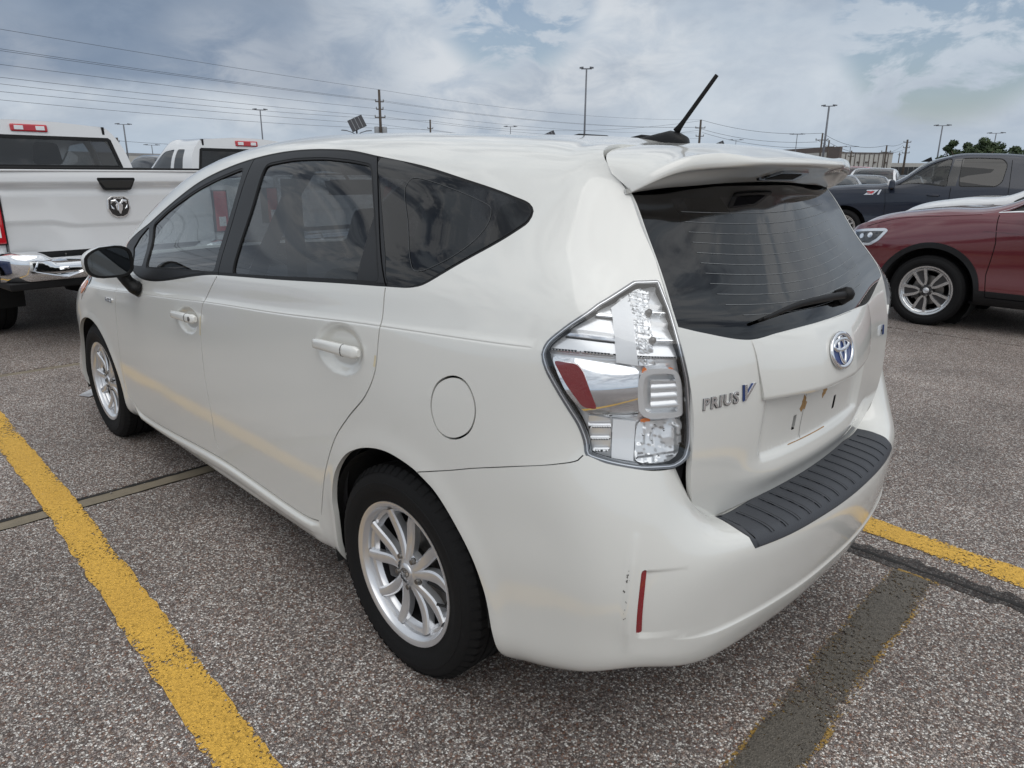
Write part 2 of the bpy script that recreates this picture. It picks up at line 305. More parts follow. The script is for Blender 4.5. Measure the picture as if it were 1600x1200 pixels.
# ---------- surface A: body side, roof half (left side, y>0)
xc=np.array([3.70,3.60,3.38,3.08,2.75,2.42,2.06,1.6,1.1,.6,.2,-.15,-.40,-.56,-.67,-.745])
def rowA():
    R=[]
    nose=lambda x,y,k: y  # placeholder
    def mk(x,y,z): return np.stack([np.array(x,float),np.array(y,float),np.array(z,float)],1)
    X=xc.copy()
    # plan narrowing at nose for lower rows
    def Y(base,ys_front,ys_rear):
        y=np.full(16,base); y[:4]=ys_front; y[12:]=ys_rear; return y
    def bow(y,a=.012): # slight bow along length
        return y-a*((xc-1.3)/2.0)**2*(np.abs(xc-1.3)<3)
    r=[]
    #                   nose columns 3.70,3.60,3.38,3.08           rear columns
    r.append(mk(X,Y(.800,[.36,.64,.79,.815],[.795,.775,.70,.60]), [.22,.20,.19,.185,.185,.185,.185,.185,.185,.185,.185,.190,.212,.250,.275,.29]))
    r.append(mk(X,Y(.848,[.38,.66,.825,.855],[.838,.812,.745,.66]), [.26,.25,.235,.228,.222,.222,.222,.222,.222,.225,.225,.232,.255,.285,.31,.33]))
    r.append(mk(X,Y(.872,[.40,.675,.83,.872],[.859,.829,.775,.70]), [.36,.35,.34,.33,.33,.33,.33,.33,.33,.33,.33,.34,.36,.38,.40,.41]))
    r.append(mk(X,Y(.883,[.38,.655,.80,.870],[.868,.838,.79,.72]), [.48,.48,.48,.49,.50,.50,.50,.50,.50,.50,.50,.50,.52,.54,.55,.56]))
    X4=X.copy(); X4[:3]=[3.64,3.54,3.34]; X4[14:]=[-.70,-.775]
    r.append(mk(X4,Y(.885,[.38,.645,.795,.872],[.866,.835,.755,.62]), [.62,.62,.64,.66,.68,.68,.68,.68,.68,.68,.70,.70,.71,.72,.73,.74]))
    X5=X.copy(); X5[:4]=[3.56,3.48,3.30,3.04]; X5[15]=-.757
    r.append(mk(X5,Y(.880,[.37,.61,.77,.860],[.853,.80,.710,.580]), [.74,.74,.755,.78,.80,.82,.83,.84,.86,.875,.885,.895,.90,.905,.91,.915]))
    X6=X.copy(); X6[:4]=[3.46,3.38,3.22,3.01]; X6[15]=-.740
    r.append(mk(X6,[.36,.58,.745,.835,.868,.870,.871,.871,.871,.870,.867,.855,.830,.780,.705,.625], [.80,.81,.82,.835,.853,.870,.900,.937,.975,1.006,1.035,1.055,1.07,1.075,1.07,1.065]))
    # belt
    X7=X.copy(); X7[:4]=[3.40,3.34,3.20,3.0]; X7[14:]=[-.640,-.703]
    r.append(mk(X7,[.33,.53,.68,.785,.835,.848,.851,.851,.850,.848,.842,.822,.787,.740,.68,.617], [.84,.85,.865,.885,.925,.965,1.0,1.040,1.080,1.118,1.150,1.165,1.170,1.168,1.155,1.14]))
    X8=X.copy(); X8[:5]=[3.30,3.25,3.13,2.95,2.72]; X8[5]=2.42; X8[12:]=[-.36,-.485,-.57,-.632]
    r.append(mk(X8,[.30,.48,.60,.70,.765,.800,.795,785e-3,.778,.772,.765,.748,.722,.685,.640,.583], [.86,.875,.895,.92,.96,1.02,1.11,1.20,1.255,1.28,1.29,1.285,1.275,1.265,1.25,1.24]))
    X9=X.copy(); X9[:5]=[3.22,3.17,3.05,2.90,2.70]; X9[5]=2.46; X9[6]=2.12; X9[7]=1.66; X9[12:]=[-.31,-.405,-.465,-.517]
    r.append(mk(X9,[.26,.42,.52,.60,.67,.735,.715,.68,.655,.645,.635,.628,.615,.600,.578,.550], [.87,.89,.91,.935,.975,1.09,1.265,1.425,1.500,1.502,1.475,1.445,1.425,1.415,1.405,1.40]))
    X10=X.copy(); X10[:5]=[3.16,3.10,2.98,2.86,2.69]; X10[5]=2.49; X10[6]=2.15; X10[7]=1.68; X10[12:]=[-.28,-.345,-.395,-.442]
    r.append(mk(X10,[.22,.34,.42,.50,.58,.655,.635,.60,.575,.568,.560,.555,.552,.550,.548,.545], [.875,.895,.918,.945,.985,1.09,1.28,1.465,1.548,1.550,1.530,1.503,1.487,1.480,1.477,1.473]))
    X11=X.copy(); X11[:5]=[3.12,3.06,2.95,2.86,2.74]; X11[5]=2.58; X11[6]=2.22; X11[7]=1.70; X11[12:]=[-.25,-.29,-.335,-.375]
    r.append(mk(X11,[.12,.18,.22,.26,.30,.34,.33,.31,.30,.30,.30,.30,.30,.30,.30,.30], [.885,.905,.93,.96,1.0,1.09,1.285,1.49,1.572,1.578,1.562,1.540,1.526,1.523,1.520,1.516]))
    X12=X.copy(); X12[:5]=[3.12,3.06,2.95,2.87,2.76]; X12[5]=2.62; X12[6]=2.24; X12[7]=1.70; X12[12:]=[-.24,-.28,-.32,-.355]
    r.append(mk(X12,[0]*16, [.888,.908,.935,.965,1.005,1.09,1.29,1.50,1.577,1.585,1.572,1.551,1.538,1.535,1.532,1.529]))
    return np.array(r).transpose(1,0,2)
SA=Surf(rowA())

def gridC():
    a=SA.G
    cols=[a[10,:6],a[11,:6],a[12,:6],a[13,:6]]
    P=list(cols)
    P=[]
    def c(*pts): P.append(np.array(pts,float))
    for i,(k) in enumerate((10,11,12,13)):
        g=a[k]
        c(g[0],g[1],g[2],g[3],g[3]*.45+g[4]*.55,g[4]*.9+g[5]*.1,g[5])
    c((-.640,.745,.282),(-.665,.782,.312),(-.675,.800,.40),(-.680,.806,.50),(-.680,.803,.60),(-.675,.785,.72),(-.67,.722,.895))
    c((-.690,.690,.295),(-.730,.732,.33),(-.748,.750,.405),(-.752,.757,.50),(-.752,.750,.60),(-.744,.728,.705),(-.722,.672,.860))
    c((-.735,.60,.275),(-.782,.635,.31),(-.803,.655,.395),(-.812,.662,.50),(-.812,.658,.60),(-.788,.640,.680),(-.725,.590,.80))
    c((-.765,.48,.255),(-.810,.51,.285),(-.838,.525,.385),(-.850,.532,.50),(-.852,.532,.598),(-.818,.520,.640),(-.715,.485,.655))
    c((-.79,.33,.24),(-.83,.35,.282),(-.865,.36,.385),(-.884,.36,.50),(-.888,.36,.592),(-.853,.355,.622),(-.725,.335,.632))
    c((-.80,.165,.24),(-.843,.175,.282),(-.882,.18,.385),(-.902,.18,.50),(-.906,.18,.590),(-.868,.178,.620),(-.735,.172,.630))
    c((-.80,0,.24),(-.845,0,.282),(-.886,0,.385),(-.907,0,.50),(-.911,0,.588),(-.872,0,.619),(-.74,0,.630))
    P+=[q*[1,-1,1] for q in P[-2::-1]]
    return np.array(P)
SC=Surf(gridC())
def gridB():
    # rows z at edge / center ; columns 0 edge .. 4 center
    E=[(-.748,.535,.632),(-.758,.575,.72),(-.762,.597,.80),(-.762,.597,.88),(-.756,.603,.96),(-.740,.612,1.04),(-.703,.617,1.14),(-.632,.583,1.243),(-.573,.566,1.33),(-.517,.550,1.405),(-.46,.545,1.455)]
    Cn=[(-.785,0,.630),(-.797,0,.71),(-.803,0,.78),(-.809,0,.86),(-.812,0,.94),(-.802,0,1.02),(-.765,0,1.10),(-.695,0,1.20),(-.632,0,1.30),(-.572,0,1.40),(-.53,0,1.47)]
    cols=[]
    for t in (0,.14,.34,.66,1.0):
        col=[]
        for e,c in zip(E,Cn):
            s=np.sin(t*np.pi/2)**1.15
            col.append((e[0]+(c[0]-e[0])*s, e[1]*(1-t), e[2]+(c[2]-e[2])*s))
        cols.append(col)
    cols+=[np.array(q)*[1,-1,1] for q in cols[-2::-1]]
    return np.array([np.array(c) for c in cols])
SB=Surf(gridB())

def gridT():
    ys=[.556,.545,.50,.42,.33,.27,.15,0]
    r0=[(-.470,1.445),(-.445,1.472),(-.415,1.495),(-.385,1.508),(-.368,1.516),(-.362,1.519),(-.355,1.526),(-.352,1.530)]
    r1=[(-.500,1.425),(-.500,1.452),(-.515,1.482),(-.510,1.500),(-.500,1.509),(-.500,1.513),(-.500,1.520),(-.500,1.523)]
    r2=[(-.520,1.412),(-.545,1.436),(-.585,1.470),(-.612,1.489),(-.628,1.493),(-.645,1.490),(-.655,1.490),(-.660,1.492)]
    r3=[(-.527,1.407),(-.555,1.431),(-.597,1.466),(-.626,1.486),(-.645,1.491),(-.668,1.484),(-.676,1.483),(-.680,1.484)]
    r4=[(-.528,1.404),(-.558,1.420),(-.600,1.446),(-.631,1.460),(-.653,1.466),(-.673,1.468),(-.681,1.470),(-.686,1.471)]
    r5=[(-.522,1.402),(-.550,1.416),(-.585,1.440),(-.612,1.453),(-.635,1.458),(-.652,1.459),(-.660,1.460),(-.665,1.461)]
    r6=[(-.515,1.400),(-.535,1.408),(-.555,1.420),(-.575,1.430),(-.585,1.433),(-.590,1.435),(-.600,1.438),(-.605,1.440)]
    r7=[(-.510,1.398),(-.520,1.402),(-.530,1.408),(-.540,1.414),(-.545,1.417),(-.550,1.420),(-.555,1.424),(-.560,1.426)]
    g=[]
    for i,y in enumerate(ys): g.append([(r[i][0],y,r[i][1]) for r in (r0,r1,r2,r3,r4,r5,r6,r7)])
    g=[np.array(c) for c in g]; g+=[c*[1,-1,1] for c in g[-2::-1]]
    return np.array(g)
ST=Surf(gridT())
# panel lines and openings, as (along, up) metres on the body surfaces
FT={
 'A':{
  'dlo':[[1.3504,1.1056],[1.6826,1.1199],[1.9993,1.1427],[2.2442,1.1685],[2.4485,1.187],[2.6219,1.2026],[2.8425,1.2189],[3.0746,1.2284],[3.2358,1.2286],[3.3836,1.2172],[3.6033,1.2024],[3.7963,1.1793],[4.0036,1.1573],[4.0817,1.1434],[4.1022,1.1254],[4.0965,1.096],[4.064,1.0663],[3.9703,0.9935],[3.8473,0.9041],[3.8065,0.8915],[3.6948,0.8862],[2.6305,0.8889],[1.6281,0.8862]],
  'crease':[[0.955,0.7931],[1.3972,0.7968],[2.017,0.7908],[2.5281,0.7923],[3.1965,0.7947],[3.6925,0.7977],[3.9399,0.7972],[4.1621,0.7934]],
  'gap1':[[1.377,0.7898],[1.3577,0.5568],[1.3181,0.3131],[1.3034,0.1802],[1.3703,0.1472]],
  'gap2':[[2.6255,0.8848],[2.5403,0.8128],[2.5015,0.7579],[2.4731,0.6423],[2.473,0.4856],[2.4915,0.3381],[2.4799,0.208],[2.4986,0.1856]],
  'gap3':[[3.6933,0.8832],[3.6984,0.812],[3.6948,0.7671],[3.6845,0.6973],[3.6396,0.6348],[3.5342,0.5531],[3.4522,0.4778],[3.3841,0.3699],[3.3459,0.2834],[3.307,0.1833]],
  'rockgroove':[[1.3703,0.1472],[1.4936,0.1165],[2.5607,0.1523],[3.2051,0.1436],[3.2837,0.1553]],
  'arch':[[3.4065,0.2156],[3.4081,0.2717],[3.4406,0.3653],[3.5071,0.438],[3.5847,0.4771],[3.6678,0.5009],[3.7452,0.5107],[3.8203,0.506],[3.8754,0.4933],[3.9376,0.462],[3.9995,0.4012],[4.0518,0.3254],[4.0839,0.2297],[4.0972,0.1355],[4.1021,0.0979],[4.1144,0.0857]],
  'seam':[[3.8754,0.4933],[3.974,0.5222],[4.0498,0.5471],[4.1503,0.5753],[4.2402,0.5963],[4.2798,0.6084],[4.2878,0.6187]],
  'farch':[[0.8648,0.5056],[0.9405,0.4989],[1.0335,0.4665],[1.1196,0.4187],[1.2072,0.3419],[1.2577,0.2545],[1.3059,0.1695],[1.2979,0.0637]],
  'lamp':[[4.4555,1.0001],[4.3849,0.9874],[4.2716,0.9032],[4.2253,0.8509],[4.1936,0.8084],[4.1876,0.7844],[4.2016,0.7578],[4.2375,0.7137],[4.2705,0.674],[4.2848,0.6459],[4.2895,0.6175],[4.3257,0.6039],[4.3774,0.5875],[4.4286,0.5806],[4.4471,0.5945],[4.4533,0.6265],[4.4561,0.6913],[4.4619,0.7553],[4.4619,0.8373],[4.4619,0.9215],[4.4555,1.0001]],
  'fuel':[[3.9845,0.7254],[4.0261,0.7168],[4.052,0.6774],[4.0404,0.6312],[3.9916,0.6011],[3.9463,0.6078],[3.9203,0.6539],[3.9335,0.7015],[3.9845,0.7254]],
  'fd_glass':[[1.7962,0.9101],[1.7338,1.093],[1.9015,1.1109],[2.0985,1.1253],[2.2675,1.1405],[2.4364,1.1542],[2.5815,1.1678],[2.5902,1.0849],[2.5814,0.9961],[2.5888,0.8988]],
  'vent':[[1.5798,0.9199],[1.478,1.0435],[1.5526,1.0831],[1.6709,1.1048],[1.7407,0.9118]],
  'rd_glass':[[2.7556,0.8972],[2.753,0.9856],[2.7595,1.0709],[2.7435,1.1694],[2.9183,1.1824],[3.1192,1.189],[3.2783,1.1871],[3.3814,1.1817],[3.4665,1.0983],[3.5756,0.9907],[3.6553,0.8964]],
  'rd_cover':[[3.5485,0.895],[3.5042,1.059],[3.5756,0.9907],[3.6553,0.8964]],
  'q_glass':[[3.7035,0.8912],[3.6443,0.9604],[3.5503,1.0549],[3.4883,1.1158],[3.4026,1.2073],[3.6112,1.1931],[3.8031,1.171],[4.0077,1.1506],[4.0739,1.1377],[4.0919,1.1224],[4.085,1.0992],[4.0542,1.0714],[3.9621,0.9991],[3.8393,0.9077],[3.8027,0.8958]],
  'q_inner':[[3.7833,0.9307],[3.6717,1.0458],[3.5824,1.1392],[3.585,1.1593],[3.622,1.1643],[3.924,1.1237],[3.9522,1.1151],[3.963,1.0821],[3.9455,1.0339],[3.8848,0.9696],[3.8063,0.9291]],
  'seamB':[[2.6269,1.1996],[2.6305,0.8889]],
  'seamC':[[3.3836,1.2172],[3.6948,0.8862]],
  'fhandle':[[2.2005,0.7131],[2.3189,0.715],[2.4576,0.7101]],
  'fcup':[[2.3383,0.6978]],
  'rcup':[[3.497,0.7288]],
  'rhandle':[[3.3698,0.7316],[3.4578,0.7343],[3.617,0.7308]],
  'badge':[[1.1976,0.6892],[1.344,0.6528]],
  'headlight':[[0.76,0.8643],[0.944,0.8582],[0.904,0.7681],[0.806,0.6164],[0.7765,0.6936],[0.6515,0.7928]],
  'tape1':[[2.5015,0.7579],[2.4663,0.6415]],
  'tape2':[[3.688,0.7722],[3.678,0.6994]],
  'mirrorfoot':[[1.3864,0.8663],[1.4584,0.8288],[1.5229,0.8214],[1.6592,0.8618],[1.5867,0.8881]],
  'L_inner':[[4.4493,0.9877],[4.3838,0.9748],[4.2807,0.8958],[4.2351,0.8421],[4.2064,0.8023],[4.2006,0.7837],[4.2136,0.7617],[4.2489,0.7174],[4.2796,0.6836],[4.2918,0.6558],[4.2963,0.6261],[4.328,0.6124],[4.3775,0.5962],[4.4256,0.5905],[4.4387,0.6002],[4.444,0.6285],[4.4456,0.6856],[4.4451,0.7481],[4.4443,0.8255],[4.4419,0.9068]],
  'L_red':[[4.2165,0.7757],[4.2604,0.7732],[4.2733,0.7605],[4.3032,0.701],[4.2777,0.7039],[4.2455,0.7376]],
  'L_band':[[4.2045,0.7825],[4.2622,0.7812],[4.3384,0.7746],[4.3745,0.7696],[4.368,0.7563],[4.3679,0.7244],[4.3764,0.6808],[4.3291,0.6859],[4.2819,0.6927],[4.2484,0.7232]],
  'L_line1':[[4.2227,0.8272],[4.2851,0.8258],[4.3601,0.8262]],
  'L_line2':[[4.2696,0.8805],[4.3153,0.8843],[4.3606,0.8899]],
  'L_block':[[4.3065,0.9026],[4.3628,0.9506],[4.36,0.8865],[4.3601,0.8262],[4.3675,0.7761],[4.3267,0.7804],[4.3121,0.8609]],
  'L_strip':[[4.3658,0.9562],[4.4013,0.9779],[4.4233,0.9718],[4.4083,0.9002],[4.3989,0.8301],[4.3993,0.7769],[4.3681,0.7761],[4.3601,0.8262],[4.36,0.8865]],
  'L_turn':[[4.3779,0.768],[4.4056,0.7727],[4.4451,0.7696],[4.4481,0.7409],[4.4456,0.6856],[4.4436,0.6781],[4.4102,0.6787],[4.3821,0.6804],[4.3735,0.6923],[4.3685,0.7244],[4.3682,0.7531]],
  'L_flute':[[4.3917,0.7491],[4.4417,0.7476],[4.4399,0.6966],[4.393,0.7008]],
  'L_botblock':[[4.3324,0.6828],[4.3702,0.677],[4.368,0.6055],[4.3336,0.614]],
  'L_botfacet':[[4.3723,0.6762],[4.4101,0.6726],[4.4434,0.6753],[4.4435,0.6286],[4.4374,0.6005],[4.4242,0.5926],[4.3908,0.5959],[4.3694,0.6032]],
  'L_botleft':[[4.287,0.6899],[4.3308,0.6837],[4.3322,0.614],[4.2992,0.6268],[4.2918,0.6622]],
  'L_bar1':[[4.4059,0.9086],[4.4619,0.9168]],
  'L_bar2':[[4.4003,0.8344],[4.4619,0.8397]],
  'dedge':[[4.4527,0.9998],[4.4509,1.1313],[4.4619,1.227]],
 },
 'B':{
  'glass':[[0.0,0.858],[0.0,0.7478],[0.0,0.6132],[0.0,0.5309],[0.0065,0.4996],[0.0858,0.4823],[0.2348,0.4577],[0.3479,0.4672],[0.4535,0.4748]],
  'garn':[[0.2384,0.455],[0.2399,0.4283],[0.2411,0.3726],[0.2553,0.3046],[0.3935,0.3061],[0.4909,0.3099]],
  'plate':[[0.2819,0.3038],[0.2887,0.2402],[0.301,0.171],[0.4589,0.1469],[0.6404,0.1483]],
  'holes':[[0.4231,0.2015],[0.6562,0.2068]],
  'brk':[[0.4404,0.2837],[0.6025,0.2783]],
  'emblem':[[0.67,0.378],[0.5999,0.3907],[0.7539,0.3615],[0.6825,0.4287],[0.6794,0.3234]],
  'text':[[0.0206,0.3157],[0.0221,0.3335],[0.2355,0.3192],[0.2377,0.3411]],
  'wiper':[[0.275,0.4949],[0.4435,0.5234],[0.6055,0.5253],[0.7457,0.5116],[0.6364,0.5429]],
  'defrost':[[0.1393,0.7542],[0.1391,0.7259],[0.1379,0.6968],[0.1371,0.6688],[0.1393,0.64],[0.149,0.6113],[0.1589,0.5827],[0.1726,0.5545],[0.2157,0.5289]],
  'ridge':[[0.3157,0.1034],[0.8724,0.1201]],
 },
 'C':{
  'seam':[[0.3302,0.4593],[0.4439,0.4884],[0.5325,0.5118],[0.6489,0.5363],[0.7584,0.5591],[0.8066,0.5749],[0.8152,0.5866]],
  'lampbot':[[0.8175,0.5856],[0.8642,0.5792],[0.9364,0.5876],[1.053,0.6236],[1.0757,0.6424]],
  'hb':[[1.0755,0.6278],[1.135,0.6083],[1.1217,0.5117],[1.2391,0.5618]],
  'arch':[[0.0,0.2071],[0.0,0.252],[0.0,0.335],[0.0,0.4081],[0.0394,0.4455],[0.119,0.4673],[0.1941,0.4758],[0.2706,0.4709],[0.3302,0.4593],[0.4009,0.4317],[0.4722,0.3759],[0.5329,0.3016],[0.5715,0.2187],[0.5866,0.1366],[0.5922,0.1002],[0.6062,0.0873]],
  'padin':[[1.2657,0.5892],[1.4341,0.6002],[1.6781,0.6037],[1.8502,0.6015]],
  'padout':[[1.2997,0.4013],[1.4345,0.3979],[1.5594,0.401],[1.6581,0.3976]],
  'refl':[[0.9715,0.3992],[0.9833,0.4018],[0.9856,0.2207],[0.9718,0.2152]],
  'lip':[[1.1596,0.1737],[1.31,0.17],[1.4835,0.1693],[1.6856,0.1919]],
  'wedge':[[1.1196,0.5095],[1.1701,0.4435],[1.2314,0.4106]],
  'scuff':[[0.9437,0.4047],[0.952,0.2578]],
 },
 'T':{
  'chmsl':[[0.5267,0.3181],[0.4591,0.2727],[0.6958,0.279],[0.7901,0.3184]],
 },
}
# ------------------------------------------------------------ panel tools (2D regions cut out of a spline surface)
def crom(P,closed=False,step=.008):
    P=np.array(P,float); n=len(P)
    if n<3: 
        k=max(int(np.linalg.norm(P[1]-P[0])/step),1); t=np.linspace(0,1,k+1)[:,None]; return P[0]+(P[1]-P[0])*t
    out=[]
    rng_=range(n) if closed else range(n-1)
    for i in rng_:
        p0=P[(i-1)%n] if closed or i>0 else 2*P[0]-P[1]; p1=P[i]; p2=P[(i+1)%n]; p3=P[(i+2)%n] if closed or i+2<n else 2*P[-1]-P[-2]
        L0,L1,L2=[max(np.linalg.norm(b-a),1e-6)**.5 for a,b in ((p0,p1),(p1,p2),(p2,p3))]
        m1=(p1-p0)/L0-(p2-p0)/(L0+L1)+(p2-p1)/L1; m2=(p2-p1)/L1-(p3-p1)/(L1+L2)+(p3-p2)/L2
        m1*=L1; m2*=L1
        k=max(int(np.linalg.norm(p2-p1)/step),1)
        t=np.linspace(0,1,k,endpoint=False)[:,None]
        out.append((2*t**3-3*t**2+1)*p1+(t**3-2*t**2+t)*m1+(-2*t**3+3*t**2)*p2+(t**3-t**2)*m2)
    if not closed: out.append(P[-1:])
    return np.concatenate(out)
def lin(P,closed=True,step=.01):
    P=np.array(P,float); out=[]; n=len(P)
    for i in range(n if closed else n-1):
        a,b=P[i],P[(i+1)%n]; k=max(int(np.linalg.norm(b-a)/step),1); out.append(a+(b-a)*np.linspace(0,1,k,endpoint=False)[:,None])
    if not closed: out.append(P[-1:])
    return np.concatenate(out)
def inside(poly,Q):
    poly=np.asarray(poly); x,y=Q[:,0],Q[:,1]; c=np.zeros(len(Q),bool); n=len(poly); j=n-1
    x0,y0=poly.min(0); x1,y1=poly.max(0); idx=np.where((x>=x0)&(x<=x1)&(y>=y0)&(y<=y1))[0]
    if len(idx)==0: return c
    X,Y=x[idx],y[idx]; cc=np.zeros(len(idx),bool)
    for i in range(n):
        xi,yi=poly[i]; xj,yj=poly[j]
        if yi!=yj: cc^=((yi>Y)!=(yj>Y))&(X<(xj-xi)*(Y-yi)/(yj-yi)+xi)
        j=i
    c[idx]=cc; return c
def strip(pl,w):
    pl=np.asarray(pl); t=np.gradient(pl,axis=0); t/=np.maximum(np.linalg.norm(t,axis=1,keepdims=True),1e-9); n=np.stack([-t[:,1],t[:,0]],1)
    return np.concatenate([pl+n*w/2,(pl-n*w/2)[::-1]])
def grow(poly,d_):
    poly=np.asarray(poly); a=.5*np.sum(poly[:,0]*np.roll(poly[:,1],-1)-np.roll(poly[:,0],-1)*poly[:,1])
    t=np.roll(poly,-1,0)-np.roll(poly,1,0); t/=np.maximum(np.linalg.norm(t,axis=1,keepdims=True),1e-9); n=np.stack([t[:,1],-t[:,0]],1)*(1 if a>0 else -1)
    return poly+n*d_
def pdist(pl,Q,closed=False):
    # distance from points Q to polyline pl
    A_=np.asarray(pl,float); 
    if closed: A_=np.vstack([A_,A_[:1]])
    best=np.full(len(Q),9.0)
    lo=A_.min(0)-.15; hi=A_.max(0)+.15
    idx=np.where((Q>lo).all(1)&(Q<hi).all(1))[0]
    if len(idx)==0: return best
    q=Q[idx]; b=np.full(len(q),9.0)
    for a,c in zip(A_[:-1],A_[1:]):
        ab=c-a; t=np.clip(((q-a)@ab)/max(ab@ab,1e-12),0,1); b=np.minimum(b,np.linalg.norm(q-(a+t[:,None]*ab),axis=1))
    best[idx]=b; return best
def orient(S):
    us=np.linspace(S.ku[0],S.ku[-1],9)[1:-1]; vs=np.linspace(S.kv[0],S.kv[-1],9)[1:-1]
    Q=np.array([(a,b) for a in us for b in vs]); n=S.nrm(Q); P=S.ev(Q)
    c=getattr(S,'cen',np.array([1.4,0,.75])); return np.sign(np.median(((P-c)*n).sum(1)))
def spts(S,Q,disp=None,off=0.0):
    if not hasattr(S,'sg'): S.sg=orient(S)
    def at(q):
        d_=off+(disp(q) if disp is not None else 0.0)
        p_=S.ev(q)
        if disp is None and off==0: return p_
        return p_+S.nrm(q)*S.sg*(d_[:,None] if hasattr(d_,'__len__') else d_)
    e=8e-4; P=at(Q)
    N=np.cross(at(Q+[e,0])-at(Q-[e,0]),at(Q+[0,e])-at(Q-[0,e]))*S.sg; N/=np.maximum(np.linalg.norm(N,axis=1,keepdims=True),1e-12)
    return P,N
def triangulate(loops,pts,dens=()):
    """loops: list of closed/open polylines (closed flag) used as constraints; pts: free points"""
    V=[];E=[]
    for pl,cl in loops:
        b=len(V); V+= [tuple(p_) for p_ in pl]; n=len(pl)
        E+=[(b+i,b+i+1) for i in range(n-1)]
        if cl: E.append((b+n-1,b))
    cv=np.array(V)
    if len(pts) and len(cv):
        # drop free points hugging the constraints
        h=.004; key=set(map(tuple,np.round(cv/h).astype(int)))
        kk=np.round(pts/h).astype(int); keep=[ (a,b) not in key for a,b in kk]; pts=pts[np.array(keep)]
    V+=[tuple(p_) for p_ in pts]
    r_=delaunay_2d_cdt([Vector(v) for v in V],E,[],0,1e-6,False)
    return np.array([tuple(v) for v in r_[0]]),np.array([tuple(f) for f in r_[2]])
def gridpts(u0,u1,v0,v1,h,hv=None):
    hv=hv or h; a=np.linspace(u0,u1,max(int((u1-u0)/h),1)+1); b=np.linspace(v0,v1,max(int((v1-v0)/hv),1)+1)
    return np.array([(x,y) for x in a for y in b])
def emit(name,S,Q,T,m,parent,disp=None,off=0.0,skirt=.012,mirror=False,sym=True,back=False):
    """one mesh from triangles T of the 2D points Q; edges get a folded flange of depth skirt"""
    if len(T)==0: return None
    used=np.unique(T); mp=np.full(len(Q),-1); mp[used]=np.arange(len(used)); q=Q[used]; T=mp[T]
    P,N=spts(S,q,disp,off)
    a,b,c=P[T[:,0]],P[T[:,1]],P[T[:,2]]; fn=np.cross(b-a,c-a); s=(fn*N[T[:,0]]).sum(1); T=np.where((s<0)[:,None],T[:,[0,2,1]],T)
    V=P; NN=N; Fc=[tuple(t) for t in T]
    if skirt:
        cnt={}
        for t in T:
            for i in range(3):
                e=(t[i],t[(i+1)%3]); k=(min(e),max(e)); cnt.setdefault(k,[]).append(e)
        be=[v[0] for v in cnt.values() if len(v)==1]
        bv=sorted({i for e in be for i in e}); n0=len(V); k1={v:n0+i for i,v in enumerate(bv)}; k2={v:n0+len(bv)+i for i,v in enumerate(bv)}
        bi=np.array(bv); inw=P[bi]-N[bi]*skirt
        acc=np.zeros((len(P),3))
        for e in be:
            t_=P[e[1]]-P[e[0]]; o_=np.cross(t_,N[e[0]]); l=np.linalg.norm(o_)
            if l>1e-12: acc[e[0]]+=o_/l; acc[e[1]]+=o_/l
        on=acc[bi]; on/=np.maximum(np.linalg.norm(on,axis=1,keepdims=True),1e-9)
        V=np.vstack([P,P[bi],inw]); NN=np.vstack([N,on,on])
        for e in be: Fc.append((k1[e[0]],k2[e[0]],k2[e[1]],k1[e[1]]))
        Fc=Fc
    return addmesh(name,V,Fc,NN,m,parent,mirror,sym)
def addmesh(name,V,Fc,NN,m,parent,mirror=False,sym=True):
    V=np.asarray(V,float); NN=np.asarray(NN,float)
    if mirror:
        V=V*[1,-1,1]; NN=NN*[1,-1,1]; Fc=[f[::-1] for f in Fc]
    return mk(name,V,Fc,m,parent,True,NN)
def patch(name,S,poly,m,parent,off=0.0,h=.012,disp=None,skirt=.006,mirror=False,holes=()):
    poly=np.asarray(poly); x0,y0=poly.min(0); x1,y1=poly.max(0)
    g=gridpts(x0,x1,y0,y1,h); g=g[inside(poly,g)]
    for hq in holes: g=g[~inside(hq,g)]
    Q,T=triangulate([(poly,True)]+[(hq,True) for hq in holes],g); c=Q[T].mean(1); k=inside(poly,c)
    for hq in holes: k&=~inside(hq,c)
    return emit(name,S,Q,T[k],m,parent,disp,off,skirt,mirror)
def frame_at(S,uv,off=0.0):
    """matrix: x along +u, y along +v, z along the outward normal"""
    if not hasattr(S,'sg'): S.sg=orient(S)
    uv=np.array([uv],float); P=S.ev(uv)[0]; n=S.nrm(uv)[0]*S.sg; du=(S.ev(uv+[1e-3,0])-S.ev(uv-[1e-3,0]))[0]; du-=n*(du@n); du/=np.linalg.norm(du); dv=np.cross(n,du)
    M_=Matrix(((du[0],dv[0],n[0],0),(du[1],dv[1],n[1],0),(du[2],dv[2],n[2],0),(0,0,0,1))); M_.translation=Vector(P+n*off); return M_
def text_mesh(txt,size,ext,bevel=0.0,shear=0.0,space=1.0,fat=0.0):
    cu=bpy.data.curves.new('lettering','FONT'); cu.body=txt; cu.size=size; cu.extrude=ext; cu.bevel_depth=bevel; cu.shear=shear; cu.space_character=space; cu.align_x='CENTER'; cu.align_y='CENTER'; cu.resolution_u=3; cu.offset=fat
    o=bpy.data.objects.new('lettering',cu); COL.objects.link(o); dg=bpy.context.evaluated_depsgraph_get(); me=bpy.data.meshes.new_from_object(o.evaluated_get(dg))
    V=[tuple(v.co) for v in me.vertices]; Fc=[tuple(p_.vertices) for p_ in me.polygons]; bpy.data.objects.remove(o); bpy.data.curves.remove(cu); bpy.data.meshes.remove(me); return V,Fc
